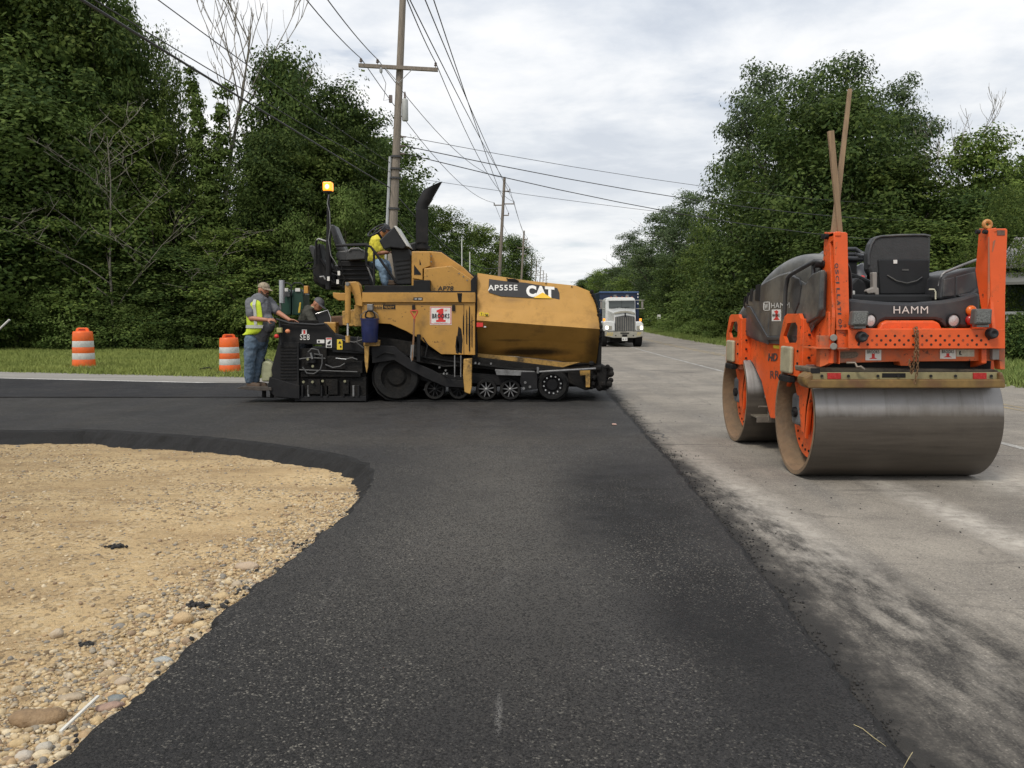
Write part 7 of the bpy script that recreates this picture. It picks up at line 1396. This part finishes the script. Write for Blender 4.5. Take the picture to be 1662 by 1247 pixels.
SKIN = mat('skin', (.38, .17, .10), .5, var=.12, vs=20); SHIRT = mat('grey_shirt', (.125, .13, .145), .85, var=.14, vs=9, bump=.5, bs=18); JEAN = mat('blue_jeans', (.09, .135, .19), .9, var=.25, vs=7, bump=.5, bs=22, dirt=(.17, .20, .23), da=.5, ds=5); JEAN2 = mat('pale_jeans', (.22, .33, .46), .9, var=.15, vs=9, bump=.4, bs=20)
VEST = mat('hi_vis_yellow', (.50, .62, .03), .7, var=.15, vs=9, bump=.4, bs=16); VST2 = mat('vest_tape', (.42, .43, .40), .45, var=.1, vs=20); BOOT = mat('work_boot', (.09, .06, .04), .8, var=.3, vs=15); CAP = mat('camo_cap', (.30, .25, .18), .85, var=.4, vs=30, dirt=(.10, .07, .05), da=.8, ds=16, dlo=.46); HAIR = mat('brown_hair', (.045, .028, .018), .85, var=.3, vs=40); GCAP = mat('grey_cap', (.10, .10, .11), .85, var=.3, vs=18, dirt=(.17, .17, .18), da=.6, ds=10); SHAD = mat('eye_dark', (.03, .02, .02), .3)
def head(mb, c, f, up, s=1.0):
    """skull, jaw, nose, ears added to the body mesh; f = facing"""
    f = f.normalized(); up = (up - f * up.dot(f)).normalized(); r_ = f.cross(up); M_ = Matrix((r_, f, up)).transposed(); L_ = lambda x, y, z: c + M_ @ Vector((x, y, z)) * s
    mb.ball(c, Vector((.078, .098, .115)) * s, 16, 12, M_); mb.ball(L_(0, .03, -.065), Vector((.058, .066, .06)) * s, 12, 8, M_); mb.ball(L_(0, .10, -.015), Vector((.014, .022, .026)) * s, 8, 6, M_); mb.ball(L_(0, .088, .022), Vector((.05, .016, .012)) * s, 8, 6, M_)
    mb.ball(L_(0, .09, -.062), Vector((.026, .012, .009)) * s, 8, 6, M_)
    for e in (-1, 1): mb.ball(L_(e * .08, -.005, -.01), Vector((.012, .022, .034)) * s, 8, 6, M_)
    return M_, L_
def hand(mb, w, d, pn, s=1.0, curl=.9, side=1):
    """palm plus five bent fingers; w wrist, d direction, pn palm normal (curl goes that way)"""
    d = d.normalized(); pn = (pn - d * pn.dot(d)).normalized(); sd_ = d.cross(pn) * side
    pc = w + d * .05 * s; M_ = Matrix((sd_ * side, d, pn * side)).transposed() if False else Matrix((sd_, d, sd_.cross(d))).transposed(); mb.ball(pc, Vector((.042, .055, .017)) * s, 10, 8, M_)
    for k, ln in enumerate((.036, .042, .039, .031)):
        b_ = w + d * .092 * s + sd_ * (-.030 + .020 * k) * s; dd = d; r_ = .0095 * s
        for j in range(3):
            dd = (dd * math.cos(curl * .62) + pn * math.sin(curl * .62)).normalized(); e_ = b_ + dd * ln * (.9 - .18 * j) * s; caps(mb, b_, e_, r_, r_ * .88, 7); b_ = e_; r_ *= .9
    t0 = w + d * .03 * s - sd_ * .034 * s; t1 = t0 + (d * .5 - sd_ * .8 + pn * .5).normalized() * .04 * s; t2 = t1 + (d * .9 + pn * .4).normalized() * .032 * s; caps(mb, t0, t1, .013 * s, .011 * s, 7); caps(mb, t1, t2, .011 * s, .009 * s, 7)
def boots(name, parent, ank, toe):
    b = MB(); d = (toe - ank); d.z = 0; L_ = d.length; d.normalize(); a = ank.copy(); g_ = toe.z
    b.prism([Vector((a.x, a.y, g_)) + d * u + d.cross(Vector((0, 0, 1))) * v for u, v in ((-.09, -.035), (-.06, -.05), (.12, -.052), (L_ * .9, -.05), (L_, -.03), (L_, .03), (L_ * .9, .05), (.12, .052), (-.06, .05), (-.09, .035))], (0, 0, .03))
    caps(b, Vector((a.x, a.y, g_ + .07)), Vector((a.x, a.y, g_ + .07)) + d * (L_ - .06) - Vector((0, 0, .015)), .052, .045); caps(b, a + Vector((0, 0, .06)), Vector((a.x, a.y, g_ + .07)), .055, .055)
    return voxel(b, name, BOOT, parent, .012, 2)
def capmesh(c, M_, L_, mt, parent, s=1.0, brim=.1):
    b = MB(); rings = []
    for i in range(7):
        t_ = i / 6 * math.pi / 2; rings.append([c + M_ @ Vector((math.cos(a) * .088 * math.cos(t_), math.sin(a) * .108 * math.cos(t_) - .004, .032 + .092 * math.sin(t_))) * s for a in [2 * math.pi * k / 20 for k in range(20)]])
    b.loft(rings, True, True); o = b.build('cap', mt, parent, smooth=True); b = MB(); top_ = []; bot = []
    for k in range(13): a = R(15 + 150 * k / 12); top_.append(c + M_ @ Vector((math.cos(a) * .082, .02 + math.sin(a) * (.088 + brim), .036 - .012 * math.sin(a) - .01)) * s)
    for k in range(13): a = R(165 - 150 * k / 12); top_.append(c + M_ @ Vector((math.cos(a) * .082, math.sin(a) * .09, .040)) * s)
    vz = M_ @ Vector((0, 0, .007)) * s; n_ = len(top_); fs = [tuple(range(n_))]; b.add(top_, []); b.add([v - vz for v in top_], []); q = 12
    for k in range(12): b.f += [(k, k + 1, n_ - 2 - k, n_ - 1 - k), (n_ + k, n_ + n_ - 1 - k, n_ + n_ - 2 - k, n_ + k + 1)]
    for k in range(n_): b.f.append((k, (k + 1) % n_, n_ + (k + 1) % n_, n_ + k))
    b.build('cap_brim', mt, o, smooth=True, ang=40); return o
# --- worker with the yellow vest on the step
W = thing('person', P(408, 630, 15.25), 'heavy man in camo cap, yellow vest, grey shirt and jeans working the screed controls', 'person')
J = dict(pel=P(417, 548, 15.25), bel=P(424, 527, 15.2), che=P(421, 500, 15.22), nek=P(423, 483, 15.25), hed=P(428, 470.5, 15.25), rs=P(406.5, 492, 15.1), ls=P(436.5, 490, 15.38), re=P(408, 517, 14.98), le=P(452, 508, 15.3), rw=P(433, 519.5, 14.9), lw=P(470, 519.5, 15.15), rh=P(408.5, 552, 15.12), lh=P(424, 553, 15.36), rk=P(405.5, 583, 15.1), lk=P(420.5, 582, 15.3), ra=P(404.5, 616, 15.15), la=P(413, 618, 15.3))
fd = Vector((.80, -.42, -.16)); up = Vector((.12, 0, 1))
bd_ = MB(); M_, L_ = head(bd_, J['hed'], fd, up, 1.12); caps(bd_, J['nek'], J['hed'] + Vector((0, 0, -.06)), .07, .066); caps(bd_, J['nek'], J['che'], .08, .15); caps(bd_, J['che'], J['bel'], .17, .21); caps(bd_, J['bel'], J['pel'], .2, .17)
for s_ in 'rl':
    caps(bd_, J[s_ + 's'], J[s_ + 'e'], .062, .052); caps(bd_, J[s_ + 'e'], J[s_ + 'w'], .052, .034); caps(bd_, J['nek'], J[s_ + 's'], .06, .06); caps(bd_, J[s_ + 'h'], J[s_ + 'k'], .1, .07); caps(bd_, J[s_ + 'k'], J[s_ + 'a'], .065, .045); caps(bd_, J['pel'], J[s_ + 'h'], .13, .11)
hand(bd_, J['rw'], Vector((1, .1, .05)), Vector((.1, .6, -.8)), 1.1, .9); hand(bd_, J['lw'], Vector((1, -.15, -.05)), Vector((0, -.2, -1)), 1.1, .5, -1)
voxel(bd_, 'body', SKIN, W, .011, 2)
b = MB(); caps(b, J['che'] + Vector((0, 0, .1)), J['bel'], .17, .21, 16); caps(b, J['bel'], J['pel'] + Vector((0, 0, .0)), .21, .185, 16); b.ball(J['bel'] + Vector((.07, -.03, .02)), (.19, .18, .19), 16, 10)
for s_ in 'rl': caps(b, J['nek'] + Vector((0, 0, -.045)), J[s_ + 's'], .075, .09); caps(b, J[s_ + 's'], J[s_ + 's'].lerp(J[s_ + 'e'], .72), .092, .085)
voxel(b, 'shirt', SHIRT, W, .014, 4)
b = MB(); caps(b, J['pel'] + Vector((0, 0, .03)), J['pel'] + Vector((0, 0, -.08)), .175, .165, 16)
for s_ in 'rl': caps(b, J[s_ + 'h'], J[s_ + 'k'], .128, .096); caps(b, J[s_ + 'k'], J[s_ + 'a'] + Vector((0, 0, .0)), .094, .082)
voxel(b, 'jeans', JEAN, W, .014, 3)
for s_ in 'rl': boots('boot', W, J[s_ + 'a'], Vector((J[s_ + 'a'].x + (.24 if s_ == 'r' else .26), J[s_ + 'a'].y - .05, P(0, 630, 15.2).z)))
# vest: shell over the back, the sides and shoulders, open in front
b = MB(); tor = [(J['nek'] + Vector((-.01, 0, -.01)), .11, .10), (J['nek'] + Vector((-.015, 0, -.055)), .235, .165), (J['che'] + Vector((-.01, 0, .05)), .262, .20), (J['che'] + Vector((0, 0, -.08)), .255, .225), (J['bel'] + Vector((.0, 0, 0)), .255, .25), (J['bel'] + Vector((-.01, 0, -.14)), .255, .255), (J['pel'] + Vector((-.02, 0, .05)), .25, .245)]
fw = Vector((.93, -.36, 0)).normalized(); sw = Vector((fw.y, -fw.x, 0))
def vring(c, ra, rb, g): # starts at the front edge on one side, runs round the back to the other edge
    return [c + (fw * math.cos(a) * rb + sw * math.sin(a) * ra) for a in [R(g + (360 - 2 * g) * k / 28) for k in range(29)]]
vr = [vring(c, ra, rb, g) for (c, ra, rb), g in zip(tor, (60, 38, 34, 36, 44, 50, 54))]
ve = MB().loft(vr, False, False).build('safety_vest', VEST, W, smooth=True, ang=80); so = ve.modifiers.new('thick', 'SOLIDIFY'); so.thickness = .012; sb_ = ve.modifiers.new('sub', 'SUBSURF'); sb_.levels = sb_.render_levels = 1
def band(i0, f0, f1, grow=.006):
    A_, B_ = vr[i0], vr[i0 + 1]; r0 = [a.lerp(b_, f0) for a, b_ in zip(A_, B_)]; r1 = [a.lerp(b_, f1) for a, b_ in zip(A_, B_)]; c_ = sum(r0, Vector()) / len(r0); gr_ = lambda r_: [p + (p - Vector((c_.x, c_.y, p.z))).normalized() * grow for p in r_]; MB().loft([gr_(r0), gr_(r1)], False, False).build('vest_tape', VST2, ve, smooth=True)
band(4, .05, .45, .016)
for e in (3, 25):   # two shoulder strips
    pts_ = [vr[i][e] + (vr[i][e] - tor[i][0]) * .06 for i in range(0, 5)]; b = MB(); o_ = (vr[2][e + 1] - vr[2][e - 1]).normalized() * .026; vs = []
    for p in pts_: vs += [p - o_, p + o_]
    b.add(vs, [(2 * i, 2 * i + 1, 2 * i + 3, 2 * i + 2) for i in range(4)]).build('vest_tape', VST2, ve, smooth=True)
capmesh(J['hed'], M_, L_, CAP, W, 1.12, .075)
b = MB(); b.ball(L_(0, .055, -.095), Vector((.062, .052, .055)) * 1.12, 12, 8, M_); 
for e in (-1, 1): caps(b, L_(e * .066, .02, -.03), L_(e * .045, .06, -.09), .02, .026, 8)
caps(b, L_(-.03, .10, -.042), L_(.03, .10, -.042), .011, .011, 8); voxel(b, 'beard', HAIR, W, .009, 1)
b = MB()
for e in (-1, 1): b.ball(L_(e * .032, .091, .008), (.012, .008, .007), 8, 6)
b.build('eyes', SHAD, W, smooth=True)
# --- operator on the seat
O = thing('person', P(618, 440, 16.6), 'operator in a yellow shirt and pale jeans seated behind the paver console', 'person')
K = dict(pel=P(610, 425, 16.6), che=P(613, 398, 16.6), nek=P(618, 386, 16.6), hed=P(624.5, 374.5, 16.55), s=P(612, 392, 16.38), e=P(616, 411, 16.3), w=P(630, 410, 16.3), s2=P(616, 391, 16.82), e2=P(626, 408, 16.9), w2=P(640, 406, 16.8), k=P(621, 433, 16.4), k2=P(626, 431, 16.75), a=P(625.5, 460, 16.4), a2=P(633, 459, 16.75))
b = MB(); fo = Vector((1, -.1, -.05)); M2, L2 = head(b, K['hed'], fo, Vector((0, 0, 1)), 1.08); caps(b, K['nek'], K['hed'] + Vector((0, 0, -.05)), .055, .055); caps(b, K['nek'], K['che'], .07, .13); caps(b, K['che'], K['pel'], .14, .14)
for s_, e_, w_ in (('s', 'e', 'w'), ('s2', 'e2', 'w2')): caps(b, K[s_], K[e_], .055, .047); caps(b, K[e_], K[w_], .046, .032); caps(b, K['nek'], K[s_], .055, .055); hand(b, K[w_], Vector((1, .05, .1)), Vector((0, 0, -1)), 1.0, .7)
for k_, a_k in (('k', 'a'), ('k2', 'a2')): caps(b, K['pel'], K[k_], .1, .07); caps(b, K[k_], K[a_k], .065, .045)
voxel(b, 'body', SKIN, O, .012, 2)
b = MB(); caps(b, K['che'] + Vector((0, 0, .04)), K['pel'] + Vector((0, 0, .06)), .16, .165, 14)
for s_, e_ in (('s', 'e'), ('s2', 'e2')): caps(b, K['nek'] + Vector((0, 0, -.04)), K[s_], .07, .085); caps(b, K[s_], K[s_].lerp(K[e_], .7), .085, .075)
voxel(b, 'shirt', mat('bright_yellow_shirt', (.66, .58, .05), .8, var=.12, vs=8, bump=.5, bs=16), O, .014, 3)
b = MB(); caps(b, K['pel'] + Vector((0, 0, .02)), K['pel'], .15, .15)
for k_, a_k in (('k', 'a'), ('k2', 'a2')): caps(b, K['pel'], K[k_], .13, .10); caps(b, K[k_], K[a_k], .098, .075)
voxel(b, 'jeans', JEAN2, O, .014, 3)
for a_k in ('a', 'a2'): boots('boot', O, K[a_k], Vector((K[a_k].x + .2, K[a_k].y, P(0, 463.2, 16.4).z)))
capmesh(K['hed'], M2, L2, mat('dark_cap', (.03, .03, .035), .8), O, 1.08, .07)
b = MB(); b.lathe(K['hed'] + Vector((0, -.1, -.005)), (0, -1, 0), [(0, .0), (0, .045), (.03, .042), (.035, 0)], 12); b.tube([K['hed'] + Vector((.0, -.11, 0)), K['hed'] + Vector((0, -.09, .10)), K['hed'] + Vector((0, 0, .14)), K['hed'] + Vector((0, .09, .10))], .012, 6); b.build('ear_defenders', BLK2, O, smooth=True)
# --- man in the grey cap bending over behind the screed
Q = thing('person', P(512, 560, 16.4), 'man in a grey cap bending over behind the black screed', 'person')
K = dict(pel=P(494, 532, 16.5), che=P(502, 512, 16.35), nek=P(509, 499, 16.3), hed=P(516.5, 494, 16.25), s=P(500, 507, 16.12), e=P(510, 525, 16.0), w=P(524, 531, 15.95), s2=P(508, 505, 16.55), e2=P(520, 520, 16.6), w2=P(531, 527, 16.4), k=P(492, 560, 16.35), k2=P(500, 560, 16.65), a=P(488, 590, 16.35), a2=P(500, 590, 16.65))
b = MB(); fo = Vector((.75, -.35, -.55)); M3, L3 = head(b, K['hed'], fo, Vector((.5, 0, 1)), 1.08); caps(b, K['nek'], K['hed'] + Vector((-.02, 0, -.03)), .058, .055); caps(b, K['nek'], K['che'], .07, .13); caps(b, K['che'], K['pel'], .14, .15)
for s_, e_, w_ in (('s', 'e', 'w'), ('s2', 'e2', 'w2')): caps(b, K[s_], K[e_], .055, .047); caps(b, K[e_], K[w_], .046, .032); caps(b, K['nek'], K[s_], .055, .055); hand(b, K[w_], Vector((1, -.1, -.3)), Vector((0, 0, -1)), 1.0, .8)
for k_, a_k in (('k', 'a'), ('k2', 'a2')): caps(b, K['pel'], K[k_], .1, .07); caps(b, K[k_], K[a_k], .065, .045)
voxel(b, 'body', SKIN, Q, .012, 2)
b = MB(); caps(b, K['che'] + Vector((.02, 0, .03)), K['pel'], .175, .175, 14)
for s_, e_ in (('s', 'e'), ('s2', 'e2')): caps(b, K['nek'] + Vector((0, 0, -.04)), K[s_], .07, .08); caps(b, K[s_], K[e_], .08, .065)
voxel(b, 'shirt', mat('olive_shirt', (.055, .055, .045), .9, var=.2, vs=8), Q, .014, 3)
b = MB(); caps(b, K['pel'], K['pel'] + Vector((0, 0, -.05)), .155, .15)
for k_, a_k in (('k', 'a'), ('k2', 'a2')): caps(b, K['pel'], K[k_], .13, .10); caps(b, K[k_], K[a_k], .095, .075)
voxel(b, 'trousers', mat('dark_trousers', (.04, .045, .055), .9), Q, .016, 3)
for a_k in ('a', 'a2'): boots('boot', Q, K[a_k], K[a_k] + Vector((.2, -.03, -.12)))
b = MB(); mid_ = K['che'] + Vector((0, -.17, .02)); MB().loft([[K['nek'] + Vector((-.02, -.10, .02)), K['nek'] + Vector((.05, -.09, .02))], [K['che'] + Vector((-.02, -.20, .10)), K['che'] + Vector((.06, -.19, .08))], [K['che'] + Vector((.02, -.19, -.12)), K['che'] + Vector((.10, -.17, -.12))]], False, False).build('vest_strip', mat('tan_strip', (.40, .35, .20), .6), Q, smooth=True)
capmesh(K['hed'], M3, L3, GCAP, Q, 1.1, .08)
# hats off to the leaves: a little litter of weeds where the bank meets the road
